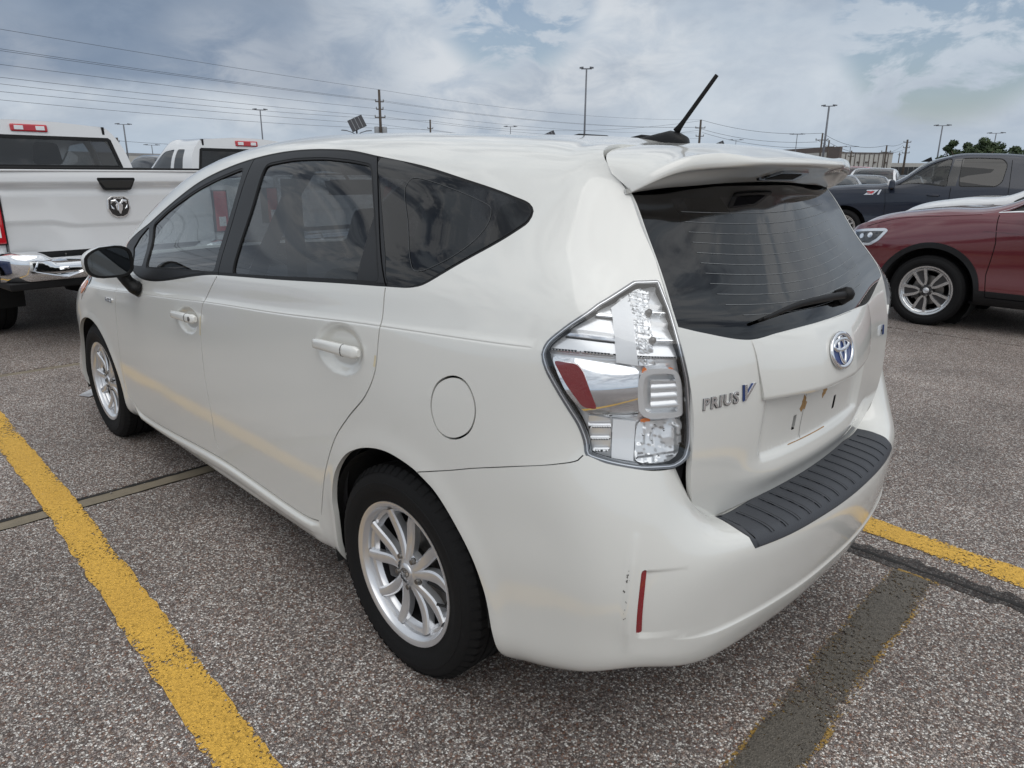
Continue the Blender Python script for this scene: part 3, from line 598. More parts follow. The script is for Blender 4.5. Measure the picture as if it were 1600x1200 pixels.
def ering(a,b,r_,n=40,m_=8,cx=0,cy=0,z=0,a0=0,a1=2*math.pi):
    """elliptic torus in the xy plane"""
    V=[];F=[]; full=abs(a1-a0-2*math.pi)<1e-6; K=n if full else n+1
    for i in range(K):
        t=a0+(a1-a0)*i/n; c,s=math.cos(t),math.sin(t); nx,ny=c*b,s*a; l=math.hypot(nx,ny); nx/=l;ny/=l
        for j in range(m_):
            p_=2*math.pi*j/m_; V.append((cx+a*c+nx*r_*math.cos(p_),cy+b*s+ny*r_*math.cos(p_),z+r_*.7*math.sin(p_)))
    for i in range(n):
        i2=(i+1)%K
        for j in range(m_): F.append((i*m_+j,i*m_+(j+1)%m_,i2*m_+(j+1)%m_,i2*m_+j))
    return V,F
def toyota_like_logo(name,w,M_,parent,back=True):
    """three interlaced chrome ovals"""
    b=MB(); h=w*.68
    for V,F in (ering(w/2,h/2,w*.05),ering(w*.36,h*.155,w*.045,cy=h*.17),ering(w*.135,h*.40,w*.042,cy=h*.03)): b.add([tuple(M_@Vector(v)) for v in V],F)
    o=b.build(name,'chrome',parent,smooth=True)
    if back:
        n=40; V=[tuple(M_@Vector((w/2*math.cos(2*math.pi*i/n),h/2*math.sin(2*math.pi*i/n),-.002))) for i in range(n)]
        mk('emblem_disc',V,[tuple(range(n))],'bluebk',o if parent is None or parent.parent is None else parent)
    return o
# ============================================================ THE WHITE HATCHBACK WAGON
SA.cen=np.array([1.4,0,.75]); SB.cen=np.array([0,0,.9]); SC.cen=np.array([0,0,.45]); ST.cen=np.array([-.45,0,1.43])
car=tag(empty('parked_car'),'pearl white five-door hatchback wagon in the foreground with a roof antenna','car')
A_=FT['A']; AU1=SA.ku[-1]
dlo=crom(A_['dlo'],True,.012)
fdg=crom(A_['fd_glass'],True,.012) if 0 else lin(A_['fd_glass'],True,.012); vent=lin(A_['vent'],True,.012); rdg=lin(A_['rd_glass'],True,.012); rdc=lin(A_['rd_cover'],True,.012)
qg=crom(A_['q_glass'],True,.012)
def sm(P,k=2):
    P=np.array(P,float)
    for _ in range(k): P=.5*P+.25*np.roll(P,1,0)+.25*np.roll(P,-1,0)
    return P
fdg=sm(fdg,3); rdg=sm(rdg,3); vent=sm(vent,2)
crease=crom(A_['crease'],False,.012)
arch=crom(A_['arch'][:-1]+[[A_['arch'][-2][0]+.005,-.02]],False,.01)
def closearch(a,first):  # close wheel opening downwards below the sill
    return np.vstack([a,[[a[-1][0],-.05],[first,-.05]]])
ra=np.array(A_['arch']); 
# rear arch: front leg down to the sill, round, and out through the lower edge
rarch=np.vstack([lin([[ra[0][0]-.004,-.03],[ra[0][0]-.004,.05],[ra[0][0],ra[0][1]]],False,.01),crom(ra[:-1],False,.01),lin([ra[-2],[ra[-2][0]+.012,.09],[ra[-2][0]+.004,-.03]],False,.01)])
fa=np.array(A_['farch'])
# front arch is completed by symmetry about the wheel centre
def uv_of_xz(S,x,z,u0=None,v0=None):
    us=np.linspace(S.ku[0],S.ku[-1],240); vs=np.linspace(S.kv[0],S.kv[-1],160)
    if not hasattr(S,'_G'): S._G=S.grid(us,vs); S._us,S._vs=us,vs
    G=S._G; 
    j=len(vs) if v0 is None else int(np.searchsorted(vs,v0))
    e=(G[:,:j,0]-x)**2+(G[:,:j,2]-z)**2; a,b=np.unravel_index(e.argmin(),e.shape); q=np.array([us[a],vs[b]])
    for _ in range(6):
        h=1e-4; P=S.ev([q,q+[h,0],q+[0,h]])[:,[0,2]]; J=np.stack([(P[1]-P[0])/h,(P[2]-P[0])/h],1)
        q=q+np.clip(np.linalg.lstsq(J,np.array([x,z])-P[0],rcond=1e-3)[0],-.03,.03); q[0]=np.clip(q[0],S.ku[0],S.ku[-1]); q[1]=np.clip(q[1],S.kv[0],S.kv[-1])
    return q
RW,FW,WZ=0.0,2.78,.315
fpts=[]
for t in np.radians(np.arange(-42,224,12)):
    rr=.368; fpts.append(uv_of_xz(SA,FW-rr*math.cos(t),max(WZ+rr*math.sin(t)*.985,.19),v0=.9))
fpts=np.array(fpts); farch=np.vstack([[[fpts[0][0],-.03]],crom(fpts,False,.01),[[fpts[-1][0],-.03]]])
seam=crom(np.vstack([[A_['seam'][0][0]-.0,A_['seam'][0][1]],A_['seam'][1:]]),False,.01)
lamp=sm(lin([list(q) for q in A_['lamp'][:-1]],True,.012),1)
lamp[:,0]=np.minimum(lamp[:,0],AU1+.02)
l_in=[q for q in A_['lamp']]
# bumper zone on SA: behind the rear arch, under the seam and the lamp
lb=[A_['lamp'][i] for i in (10,11,12,13)]
bump=np.vstack([seam,lb,[[AU1+.05,.575],[AU1+.05,-.05],[3.0,-.05]]]); bump=np.vstack([bump,[[3.0,.2]]]) if 0 else bump
bump=np.vstack([seam,lb,[[AU1+.05,.575],[AU1+.05,-.05],[ra[-2][0]-.05,-.05],[ra[-2][0]-.02,.3],[ra[8][0]-.005,ra[8][1]-.05]]])
g1=crom([[1.36,.884]]+A_['gap1'][:-1]+[A_['gap1'][-1]],False,.01)
rg=crom(A_['rockgroove'],False,.01)
g2=crom(A_['gap2'],False,.01); g3=crom(A_['gap3'],False,.01)
fuel=sm(crom(A_['fuel'][:-1],True,.008),2)
belt=lin([[1.30,.886],[2.63,.888],[3.69,.885]],False,.012)
hl=crom(A_['headlight'],True,.012)
wind=lin([[1.06,SA.kv[-1]+.02],[1.10,1.335],[1.5,1.33],[1.9,1.335],[2.02,1.37],[2.04,1.6],[2.04,SA.kv[-1]+.02]],True,.015)
hoodline=lin([[.30,.80],[.6,.93],[.95,.985],[1.03,1.1],[1.03,SA.kv[-1]+.02]],False,.015)
GW=.0048
gaps=[strip(x,GW) for x in (g1,g2,g3,rg,seam)]+[strip(hoodline,GW)]
fring=(grow(fuel,.0022),grow(fuel,-.0022))
cups=[(A_['fcup'][0],.120,.068),(A_['rcup'][0],.135,.068)]
def dispA(q):
    d_=np.zeros(len(q))
    dc=pdist(crease,q); fade=np.clip((q[:,0]-.62)/.5,0,1)*np.clip((4.24-q[:,0])/.12,0,1)
    d_-=.0022*np.exp(-(dc/.0016)**2)*fade
    # soft step below the character line
    vc=np.interp(q[:,0],crease[:,0],crease[:,1]); dv=vc-q[:,1]
    d_+=.0035*fade*np.where(dv>0,np.exp(-(dv/.05)**1.5),np.exp(-(dv/.006)**2))
    d_-=.003*fade*np.exp(-((dv+.035)/.03)**2)
    for (c,a,b) in cups:
        rr=np.sqrt(((q[:,0]-c[0])/a)**2+((q[:,1]-c[1])/b)**2); t=np.clip((1-rr)/.42,0,1); d_-=.019*(t*t*(3-2*t))
    for ar in (rarch,farch):
        da=pdist(ar,q); d_+=.006*np.exp(-(da/.035)**2)
    # sill: recessed groove and bright ledge under the doors
    rv=np.interp(q[:,0],rg[:,0],rg[:,1]); dw=rv-q[:,1]; t=np.clip((q[:,0]-(rg[0][0]+.02))/.08,0,1)*np.clip((rg[-1][0]+.02-q[:,0])/.06,0,1); x_=np.clip((dw-.004)/.016,0,1); d_+=t*(.012*x_*x_*(3-2*x_)-.003*np.exp(-((dw-.055)/.012)**2)-.006*np.clip((dw-.03)/.05,0,1))
    return d_
free=gridpts(0,AU1,0,SA.kv[-1],.022)
for c,a,b in cups: free=np.vstack([free,gridpts(c[0]-a*1.1,c[0]+a*1.1,c[1]-b*1.1,c[1]+b*1.1,.0065)])
cs=[crease+[0,dy] for dy in (-.006,-.003,-.0015,0,.0015,.003,.006)]
cs=[c[(c[:,0]>.6)&(c[:,0]<4.25)] for c in cs]
dom=lin([[0,0],[AU1,0],[AU1,SA.kv[-1]],[0,SA.kv[-1]]],True,.02)
near=[rarch+[0,0]]
loops=[(dom,True),(dlo,True),(lamp,True),(farch,True),(rarch,True),(bump,True),(hl,True),(wind,True),(fring[0],True),(fring[1],True)]+[(x,True) for x in gaps]+[(c,False) for c in cs]+[(rg+[0,-k_],False) for k_ in (.004,.009,.014,.020,.045,.055)]+[(belt,False),(rg,False),(g1,False),(g2,False),(g3,False)]
loops+=[(np.clip(grow(rarch,-.02),[0,0],[9,9]),False),(np.clip(grow(farch,-.02),[0,0],[9,9]),False)]
QA,TA=triangulate(loops,free)
cA=QA[TA].mean(1)
indom=(cA[:,0]>0)&(cA[:,0]<AU1)&(cA[:,1]>0)&(cA[:,1]<SA.kv[-1])
def I_(pl): return inside(pl,cA)
void0=(cA[:,0]>4.33)&(cA[:,1]<.66)&(cA[:,1]>.55)
void=~indom|void0|I_(lamp)|I_(farch)|I_(rarch)|I_(bump)|I_(dlo)|I_(hl)
# lamp side of the hatch edge: nothing may stay to the right of the lamp below the belt
for g_ in gaps: void|=I_(g_)
isf=I_(fring[1]); void|=(I_(fring[0])&~isf)
windm=I_(wind)&~void
door1=np.vstack([g1,rg[(rg[:,0]>g1[-1][0])&(rg[:,0]<g2[-1][0])],g2[::-1]]); 
d1=np.vstack([g1,[p_ for p_ in rg if p_[0]<g2[-1][0]],g2[::-1]])
rgl=rg[-1]
d2=np.vstack([g2,[p_ for p_ in rg if p_[0]>g2[-1][0]],g3[::-1]])
beltv=lambda q: q[:,1]<.95
m1=I_(d1)&~void; m2=I_(d2)&~void; mb=~void&~m1&~m2&~isf&~windm
hoodm=mb&(cA[:,1]>np.interp(cA[:,0],hoodline[:-5,0],hoodline[:-5,1]))&(cA[:,0]<1.03)
body_m=mb&~hoodm
for mir in (False,True):
    emit('body_side' if 1 else '',SA,QA,TA[body_m],'white',car,dispA,0,.018,mir)
    emit('hood',SA,QA,TA[hoodm],'white',car,dispA,0,.012,mir)
    d1o=emit('front_door',SA,QA,TA[m1],'white',car,dispA,0,.014,mir)
    d2o=emit('rear_door',SA,QA,TA[m2],'white',car,dispA,0,.014,mir)
    emit('windscreen',SA,QA,TA[windm],'g_wind',car,None,-.004,0,mir)
    if not mir:
        emit('fuel_flap',SA,QA,TA[isf],'white',car,None,-.0005,.008,mir); DO=(d1o,d2o)
# side windows
seals=[strip(np.vstack([x,x[:1]]),.013) for x in (fdg,rdg)]
def side_windows(mir):
    h=.016
    holes=[fdg,vent,rdg,qg]
    sB=strip(crom(A_['seamB'],False,.01),.005); sC=strip(crom(A_['seamC'],False,.01),.005)
    g=gridpts(dlo[:,0].min(),dlo[:,0].max(),dlo[:,1].min(),dlo[:,1].max(),h); g=g[inside(dlo,g)]
    q,t=triangulate([(dlo,True)]+[(x,True) for x in holes+seals+[sB,sC,rdc,grow(dlo,-.0085)]],g); c=q[t].mean(1)
    ind=inside(dlo,c); inn=np.zeros(len(c),bool)
    for x in (fdg,vent,rdg): inn|=inside(x,c)
    iq=inside(qg,c); ins=np.zeros(len(c),bool)
    for x in seals: ins|=inside(x,c)
    gp=inside(sB,c)|inside(sC,c)
    fr=ind&~inn&~iq&~ins&~gp
    edge=pdist(dlo,c,True)<.0085
    emit('window_frame',SA,q,t[fr&~edge],'trim',car,None,.0,.008,mir)
    emit('weather_strip',SA,q,t[(fr&edge)|(ins&ind&~inn)],'black',car,None,-.0015,.006,mir)
    for x in (sB,sC): emit('frame_gap',SA,q,t[inside(x,c)&ind],'dark',car,None,-.008,0,mir)
    for nm,x,m_,o_ in (('front_door_window',fdg,'g_front',-.006),('vent_window',vent,'g_front',-.004),('rear_door_window',rdg,'g_priv',-.006)):
        k=inside(x,c); 
        if nm.startswith('rear'): k&=~inside(rdc,c)
        w_=emit(nm,SA,q,t[k],m_,car,None,o_,.0,mir)
    emit('window_corner_cover',SA,q,t[inside(rdg,c)&inside(rdc,c)],'trim',car,None,-.004,.004,mir)
    qw=emit('quarter_window',SA,q,t[iq],'g_privd',car,None,-.001,.004,mir)
side_windows(False); side_windows(True)
qi=sm(crom(A_['q_inner'],True,.012),1)
st_=strip(np.vstack([qi,qi[:1]]),.0022)
patch('window_print_line',SA,qi,'pline',car,off=.0004,skirt=0,h=.03,holes=[grow(qi,-.0016)])
# black strips behind every gap
gapw=[(strip(x,.05),-.013) for x in (g1,g2,g3,rg,seam,hoodline)]
for mir in (False,True):
    for x,o_ in gapw:
        x=np.clip(x,[0,0],[AU1,SA.kv[-1]])
        q,t=triangulate([(x,True)],np.zeros((0,2))); c=q[t].mean(1); emit('gap_backing',SA,q,t[inside(x,c)],'dark',car,None,o_,0,mir)
    # dark lining inside the cabin
    low=lin([[.9,.12],[AU1,.12],[AU1,.86],[3.9,.86],[3.7,.86],[1.3,.86],[.95,.80]],True,.05)
    patch('door_lining',SA,low,'lining',car,off=-.05,h=.06,skirt=0,mirror=mir,holes=[np.clip(grow(rarch,-.0),[.91,.125],[9,9])])
    up=lin([[1.30,1.26],[2.2,1.275],[3.4,1.27],[3.75,1.21],[4.12,1.17],[4.16,1.10],[4.10,1.03],[3.93,.93],[3.93,.87],[AU1,.87],[AU1,SA.kv[-1]],[2.05,SA.kv[-1]],[1.98,1.34],[1.30,1.335]],True,.05)
    patch('roof_lining',SA,up,'lining',car,off=-.035,h=.06,skirt=0,mirror=mir)
    pil=lin([[2.76,.88],[2.90,.88],[3.02,1.26],[2.90,1.26]],True,.05); patch('pillar_lining',SA,pil,'lining',car,off=-.05,h=.06,skirt=0,mirror=mir)
    pil=lin([[3.70,.87],[3.95,.87],[3.78,1.20],[3.60,1.24]],True,.05); patch('pillar_lining',SA,pil,'lining',car,off=-.05,h=.06,skirt=0,mirror=mir)
# ---- door handles
def handle(pts,parent,flip=False,mir=False,keyhole=False):
    P=np.array(pts); C_=crom(P,False,.012); W3,N3=spts(SA,C_,None,0); L=len(W3); b=MB(); V=[];F=[]; n=14
    for i in range(L):
        t=i/(L-1); lift=.011+.013*math.sin(math.pi*t)**.6
        hh=(.0150+.0035*t)*min(1,(min(t,1-t)*16+.30)**.5); th=.0115*min(1,(min(t,1-t)*14+.25)**.5)
        c=Vector(W3[i])+Vector(N3[i])*lift; nn=Vector(N3[i]); T_=Vector(W3[min(i+1,L-1)]-W3[max(i-1,0)]).normalized(); up=nn.cross(T_).normalized()
        for k in range(n):
            a=2*math.pi*k/n; ca,sa=math.cos(a),math.sin(a); V.append(c+up*hh*(abs(ca)**.6*np.sign(ca))+nn*th*(abs(sa)**.8*np.sign(sa)))
    for i in range(L-1):
        for k in range(n): F.append((i*n+k,i*n+(k+1)%n,(i+1)*n+(k+1)%n,(i+1)*n+k))
    F.append(tuple(range(n))[::-1]); F.append(tuple(range((L-1)*n,L*n)))
    V=[(v.x,-v.y if mir else v.y,v.z) for v in V]
    b.add(V,F); o=b.build('door_handle','white',car,smooth=False,autos=40)
    i=int(L*.73); c=Vector(W3[i])+Vector(N3[i])*.034
    # split line between grip and cap
    T_=Vector(W3[i+1]-W3[i-1]).normalized(); nn=Vector(N3[i]); up=nn.cross(T_).normalized()
    g=MB(); pp=[c-nn*.034+up*.0180*s_*1.02+nn*.02*(1-abs(s_))*0+nn*(.0225+.0125*math.sqrt(max(0,1-s_*s_))) for s_ in np.linspace(-1,1,13)]
    pp=[(v.x,-v.y if mir else v.y,v.z) for v in pp]; g.tube(pp,.0009,6); g.build('handle_split',  'black',car)
    if keyhole:
        kc=Vector(W3[int(L*.86)])+nn*.030; k=MB(); M_=Matrix.Translation(kc)@nn.to_track_quat('Z','Y').to_matrix().to_4x4()
        k.prism([(.0075*math.cos(a),.0095*math.sin(a)) for a in np.linspace(0,2*math.pi,17)[:-1]],-.006,.0012,M_); k.build('keyhole','steel',car)
    return o
handle(A_['fhandle'],car,keyhole=True); handle(A_['rhandle'],car)
handle(A_['fhandle'],car,mir=True); handle(A_['rhandle'],car,mir=True)
# yellowed edge film on the door edges
for k_,gq in (('tape1',g2),('tape2',g3)):
    a,b_=A_[k_]; seg=gq[(gq[:,1]<max(a[1],b_[1]))&(gq[:,1]>min(a[1],b_[1]))]-[.008,0]
    if len(seg)>2:
        x=strip(seg,.009); patch('edge_film',SA,x,'tape',car,off=.0008,h=.02,skirt=.0008,disp=None)
# hybrid badge on the front wing
M_=frame_at(SA,np.mean(np.array(A_['badge']),0),.002)
V,Fc=text_mesh('HYBRID',.030,.0018,.0004,space=1.02)
mk('hybrid_badge',[tuple(M_@Vector((v[0],v[1],v[2]))) for v in V],Fc,'badge',car)
# headlight
hl2=crom(A_['headlight'],True,.012)
for mir in (False,True):
    patch('headlight',SA,hl2,'g_lens',car,off=.002,h=.02,skirt=0,mirror=mir)
    patch('headlight_housing',SA,hl2,'chromer',car,off=-.03,h=.02,skirt=-.03,mirror=mir)
    am=hl2[hl2[:,0]>np.percentile(hl2[:,0],35)]; 
    c=hl2.mean(0); am=c+(hl2-c)*.60; patch('side_marker',SA,am,'amber',car,off=.0045,h=.02,skirt=.006,mirror=mir)
# ---- rear lamp (both sides)
def rear_lamp(mir):
    par=car
    U=AU1; L=lambda k: np.clip(np.array(A_['L_'+k]),[0,0],[U-.001,9])
    lp=sm(lin(A_['lamp'][:-1],True,.008),1); lp=np.clip(lp,[0,0],[U,9])
    inn=np.clip(grow(lp,-.0090),[0,0],[U-.006,9])
    def dl(q): return .0035+0*q[:,0]
    lens=patch('rear_lamp',SA,lp,'g_lens',par,off=.0045,h=.014,skirt=.0,mirror=mir)
    sub=lens
    # dark rim with two raised lines
    patch('lamp_rim',SA,lp,'rimgrey',sub,off=.0005,h=.02,skirt=.03,mirror=mir,holes=[inn])
    mid_=(lp+0); r1=grow(lp,-.0042); patch('lamp_rim_line',SA,np.clip(r1,[0,0],[U-.001,9]),'chromer',sub,off=.0016,h=.02,skirt=.001,mirror=mir,holes=[np.clip(grow(lp,-.0062),[0,0],[U-.0025,9])])
    # reflector bowl
    ridges=np.array([.9,.86,.82])
    def bowl(q):
        x=q[:,1]; saw=((x*1.0-.60)/.0475)%1.0
        up=np.clip((x-.775)/.01,0,1)
        return -.022+ up*.012*(1-saw)
    patch('lamp_reflector',SA,inn,'silverlamp',sub,off=0,h=.006,disp=bowl,skirt=.0,mirror=mir)
    patch('lamp_side_wall',SA,inn,'silverlamp',sub,off=-.0215,h=.05,skirt=-.021,mirror=mir,holes=[grow(inn,-.003)])
    # smooth chrome band across the middle
    bd=sm(lin(L('band'),True,.008),2)
    bl0,bl1=bd[:,1].min(),bd[:,1].max()
    def bandd(q):
        t=np.clip((q[:,1]-bl0)/(bl1-bl0),0,1); return -.018+.020*np.sin(np.pi*(t**.8))
    patch('lamp_chrome_band',SA,bd,'chrome',sub,off=0,h=.008,disp=bandd,skirt=.012,mirror=mir)
    # red side reflector
    patch('red_reflector',SA,sm(lin(L('red'),True,.006),1),'redl',sub,off=.0025,h=.012,skirt=.010,mirror=mir)
    # plain blocks, bars
    patch('lamp_block',SA,lin(L('block'),True,.01),'frost',sub,off=-.009,h=.02,skirt=.006,mirror=mir)
    patch('lamp_block',SA,lin(L('botblock'),True,.01),'frost',sub,off=-.009,h=.02,skirt=.01,mirror=mir)
    for k in ('line1','line2'):
        c=crom(L(k),False,.01); patch('lamp_bar',SA,strip(c,.006),'chrome',sub,off=-.012,h=.02,skirt=.01,mirror=mir)
        patch('lamp_bar',SA,strip(c-[0,.0065],.0035),'black',sub,off=-.016,h=.02,skirt=.004,mirror=mir)
    # faceted LED column
    stp=lin(L('strip'),True,.01)
    def rnd_(q,a,b):
        i=np.floor(q[:,0]/a+.3*np.sin(q[:,1]*90)); j=np.floor(q[:,1]/b+.4*np.sin(q[:,0]*60)); fx=q[:,0]/a-np.floor(q[:,0]/a); fy=q[:,1]/b-np.floor(q[:,1]/b)
        h1=np.modf(np.abs(np.sin(i*127.1+j*311.7)*43758.5))[0]-.5; h2=np.modf(np.abs(np.sin(i*269.5+j*183.3)*9758.5))[0]-.5; return h1*fx+h2*fy+.15*h1
    def facet(q):
        a=(q[:,1]*1.0)/.0090+np.sin(q[:,0]*300)*.5; b=(q[:,0])/.010
        return -.013+.0025*np.abs((a%1)-.5)*2*(.6+.4*np.sin(q[:,1]*77))+rnd_(q,.016,.013)*.007
    patch('led_column',SA,stp,'silverlamp',sub,off=0,h=.0026,disp=facet,skirt=.008,mirror=mir)
    for k in ('bar1','bar2'):
        c=crom(L(k),False,.01)
        for dy in (-.005,0,.005): patch('lamp_rib',SA,strip(c+[0,dy],.003),'g_lens' if dy else 'chromer',sub,off=-.006,h=.02,skirt=.01,mirror=mir)
        if not mir:
            Mx=frame_at(SA,c[0],-.012); b=MB(); b.lathe([(0,.012),(.006,.010),(.0085,.0),(.0085,-.01)],16,'z'); b2=MB(); b2.add([tuple(Mx@Vector(v)) for v in b.V],b.F); b2.build('led_bulb','steel',sub,smooth=True)
    # turn signal chamber with fluted lens
    tn=sm(lin(L('turn'),True,.008),2); tn=np.clip(tn,[0,0],[U-.004,9])
    tin=grow(tn,-.010)
    patch('signal_bezel',SA,tn,'silverlamp',sub,off=-.006,h=.02,skirt=.022,mirror=mir,holes=[tin])
    def bowl2(q):
        c=tn.mean(0); r2_=((q-c)**2).sum(1); return -.030+.35*0+np.clip(r2_*6.0,0,.016)+.0022*np.sin(q[:,0]*700)*np.sin(q[:,1]*500)
    patch('signal_reflector',SA,tin,'silverlamp',sub,off=0,h=.005,disp=bowl2,skirt=0,mirror=mir)
    fl=lin(L('flute'),True,.006); fl=np.clip(fl,[0,0],[U-.006,9])
    def flu(q): return -.012+.0065*np.abs(np.sin(q[:,1]*math.pi/.0165))
    patch('fluted_lens',SA,fl,'silverlamp',sub,off=0,h=.0030,disp=flu,skirt=.004,mirror=mir)
    am=tin.mean(0); 
    for dx,dy,sx,sy in ((-.030,.040,.005,.008),(.022,.042,.006,.006),(-.024,-.048,.008,.004)):
        pl=np.array([(am[0]+dx+sx*math.cos(a),am[1]+dy+sy*math.sin(a)) for a in np.linspace(0,2*math.pi,13)[:-1]]); patch('amber_bulb_tint',SA,pl,'amber',sub,off=-.012,h=.01,skirt=.003,mirror=mir)
    bf=sm(lin(L('botfacet'),True,.008),2)
    def facet2(q): return -.018+rnd_(q,.016,.018)*.010+.010*np.clip((bf[:,0].max()-q[:,0])/.1,0,1)
    patch('reverse_lamp_reflector',SA,bf,'silverlamp',sub,off=0,h=.0035,disp=facet2,skirt=.006,mirror=mir)
    bl=sm(lin(L('botleft'),True,.008),1)
    def steps(q): return -.018+.010*(((q[:,1])/.021)%1)
    patch('lamp_steps',SA,bl,'silverlamp',sub,off=0,h=.004,disp=steps,skirt=.004,mirror=mir)
rear_lamp(False); rear_lamp(True)
# ---- bumper (full width surface SC)
CU=SC.ku[-1]; C_=FT['C']
cseam=[list(x) for x in C_['seam']]
up=cseam+[list(x) for x in C_['lampbot'][1:4]]+[[1.052,.624],[1.085,.606],[1.11,.592],[1.14,.575],[1.18,.580],[1.25,.61],[1.35,SC.kv[-1]-.004],[1.50,SC.kv[-1]-.002],[CU/2,SC.kv[-1]-.002]]
up=crom(up,False,.01)
ar=[list(x) for x in C_['arch'][8:15]]; ar=crom(ar+[[ar[-1][0]+.0,.02],[ar[-1][0]-.02,0.0]],False,.01)
lo=lin([[ar[-1][0],0.0],[CU/2,0.0]],False,.03)
half=np.vstack([up,lo[::-1],ar[::-1]])[:-1]
full=np.vstack([up[:-1],(up*[-1,1]+[CU,0])[::-1],(ar*[-1,1]+[CU,0]),(lo*[-1,1]+[CU,0])[1:-1],lo[::-1][1:],ar[::-1][1:-1]])
PI_=[[float(a_),float(b_)] for a_,b_ in C_['padin'][:3]]; padp=np.array([PI_[0],PI_[1],[1.56,(PI_[1][1]+PI_[2][1])/2+.004],[CU/2,PI_[2][1]]]); pout=np.array([[1.2925,.392],[1.36,.392],[1.5,.392],[CU/2,.392]])
padh=np.vstack([crom(padp,False,.01),crom(pout,False,.01)[::-1]])
pad=np.vstack([crom(padp,False,.01)[:-1],(crom(padp,False,.01)*[-1,1]+[CU,0])[::-1],(crom(pout,False,.01)*[-1,1]+[CU,0]),crom(pout,False,.01)[::-1][1:]])
rf=sm(lin(C_['refl'],True,.006),1)
lipc=np.array([[1.00,.205],[1.08,.178],[1.16,.168],[1.31,.165],[1.5,.163],[CU/2,.162]]); lipc=np.vstack([crom(lipc,False,.01),(crom(lipc,False,.01)*[-1,1]+[CU,0])[::-1][1:]])
def dispC(q0):
    q=q0.copy(); q[:,0]=np.where(q[:,0]>CU/2,CU-q[:,0],q[:,0]); d_=np.zeros(len(q))
    # vertical corner ridge
    d_+=.004*np.exp(-((q[:,0]-.952)/.010)**2)*np.clip((.47-q[:,1])/.06,0,1)*np.clip((q[:,1]-.14)/.08,0,1)
    # recess beside the reflector, fading towards the middle
    uu=q[:,0]-.975; vv=q[:,1]
    m_=np.clip(uu/.006,0,1)*np.exp(-np.clip(uu-.006,0,9)/.055)*np.clip((.398-vv)/.006,0,1)*np.clip((vv-.198)/.02,0,1); d_-=.006*m_
    # lower lip line
    dl=q[:,1]-np.interp(q[:,0],lipc[:,0],lipc[:,1]); fd=np.clip((q[:,0]-1.05)/.15,0,1); d_+=fd*.0045*np.where(dl<0,np.exp(-(dl/.05)**2),np.exp(-(dl/.004)**2))
    # edge at the top of the bumper face
    da=pdist(ar,q); d_+=.006*np.exp(-(da/.035)**2)
    # lower side bevel
    return d_
free=np.vstack([gridpts(0,CU,0,SC.kv[-1],.018),gridpts(.965,1.07,.18,.42,.006),gridpts(CU-1.07,CU-.965,.18,.42,.006),gridpts(.92,.985,.1,.48,.006)])
rf2=(rf*[-1,1]+[CU,0])
lps=[(full,True),(pad,True),(rf,True),(rf2,True)]+[(lipc+[0,dy],False) for dy in (-.01,-.005,0,.002,.005)]
QC,TC=triangulate(lps,free); cC=QC[TC].mean(1); inb=inside(full,cC)
k=inb&~inside(pad,cC)&~inside(rf,cC)&~inside(rf2,cC)
emit('rear_bumper',SC,QC,TC[k],'white',car,dispC,0,.016)
for x in (rf,rf2): patch('bumper_reflector',SC,x,'redl',car,off=-.004,h=.01,skirt=.006)
# step pad with ribs
def dpad(q): 
    e=pdist(pad,q,True); return .0045*np.clip(e/.008,0,1)**.5
ribs=[]
NR=15
gi=gridpts(pad[:,0].min(),pad[:,0].max(),pad[:,1].min(),pad[:,1].max(),.010); gi=gi[inside(pad,gi)]
Q,T_=triangulate([(pad,True),(grow(pad,-.008),True)],gi); c=Q[T_].mean(1)
pobj=emit('step_pad',SC,Q,T_[inside(pad,c)],'pad',car,dpad,0,.01)
for i in range(NR):
    uu=1.335+(CU-2*1.335)*i/(NR-1); a=np.array([uu+(.018 if uu<CU/2 else -.018)*0,.432]); b_=np.array([uu,.585 if 0<i<NR-1 else .572])
    sp=(uu-CU/2)*.05; c=lin([a+[-sp,0],b_+[sp*0,0]],False,.01); x=strip(c,.0065)
    patch('pad_rib',SC,x,'pad',pobj,off=.0072,h=.02,skirt=.004)
    x=strip(c+[.007,0],.0045); patch('pad_groove',SC,x,'dark',pobj,off=.0050,h=.02,skirt=0)
# ---- tailgate (full width surface SB)
BU=SB.ku[-1]; B_=FT['B']
hb=np.array([list(x) for x in B_['glass']]); hb[:,0]=np.clip(hb[:,0],.006,9)
ub=BU/2
g_l=np.array([[.006,.862],[.006,.74],[.006,.61],[.006,.53],[.008,.494],[.085,.4765],[.232,.4515],[.345,.460],[.455,.466],[ub,.468]])
g_l=np.vstack([lin(g_l[:5],False,.01),crom(g_l[4:],False,.01)[1:]])
top=lin([[ub,.872],[.006,.872]],False,.02)
glass=np.vstack([g_l,(g_l*[-1,1]+[BU,0])[::-1][1:],[[BU-.006,.88]],[[.006,.88]]])
def mirr(P): return np.asarray(P)*[-1,1]+[BU,0]
gl_=np.array([[.236,.4490],[.2385,.4207],[.2415,.365],[.253,.298]]); gl_=crom(gl_,False,.008)
bot=crom([[.253,.298],[.38,.296],[.49,.296],[ub,.296]],False,.01)
tp=crom([[.236,.449],[.345,.4575],[.455,.4635],[ub,.4655]],False,.01)
garn_h=np.vstack([gl_,bot[1:]]);
garn=np.vstack([gl_,bot[1:],mirr(bot)[::-1][1:],mirr(gl_)[::-1][1:],mirr(tp)[1:],tp[::-1][1:-1]])
def dispG(q):
    t=np.clip((.4655-q[:,1])/.17,0,1); e=np.clip((np.minimum(q[:,0],BU-q[:,0])-.236)/.25,0,1)
    lo_=np.clip((q[:,1]-.2955)/.012,0,1)
    return (.010+.030*(t**.8))*(.10+.90*e**.7)*1.0-.006*(1-lo_)**2
def smst(x): x=np.clip(x,0,1); return x*x*(3-2*x)
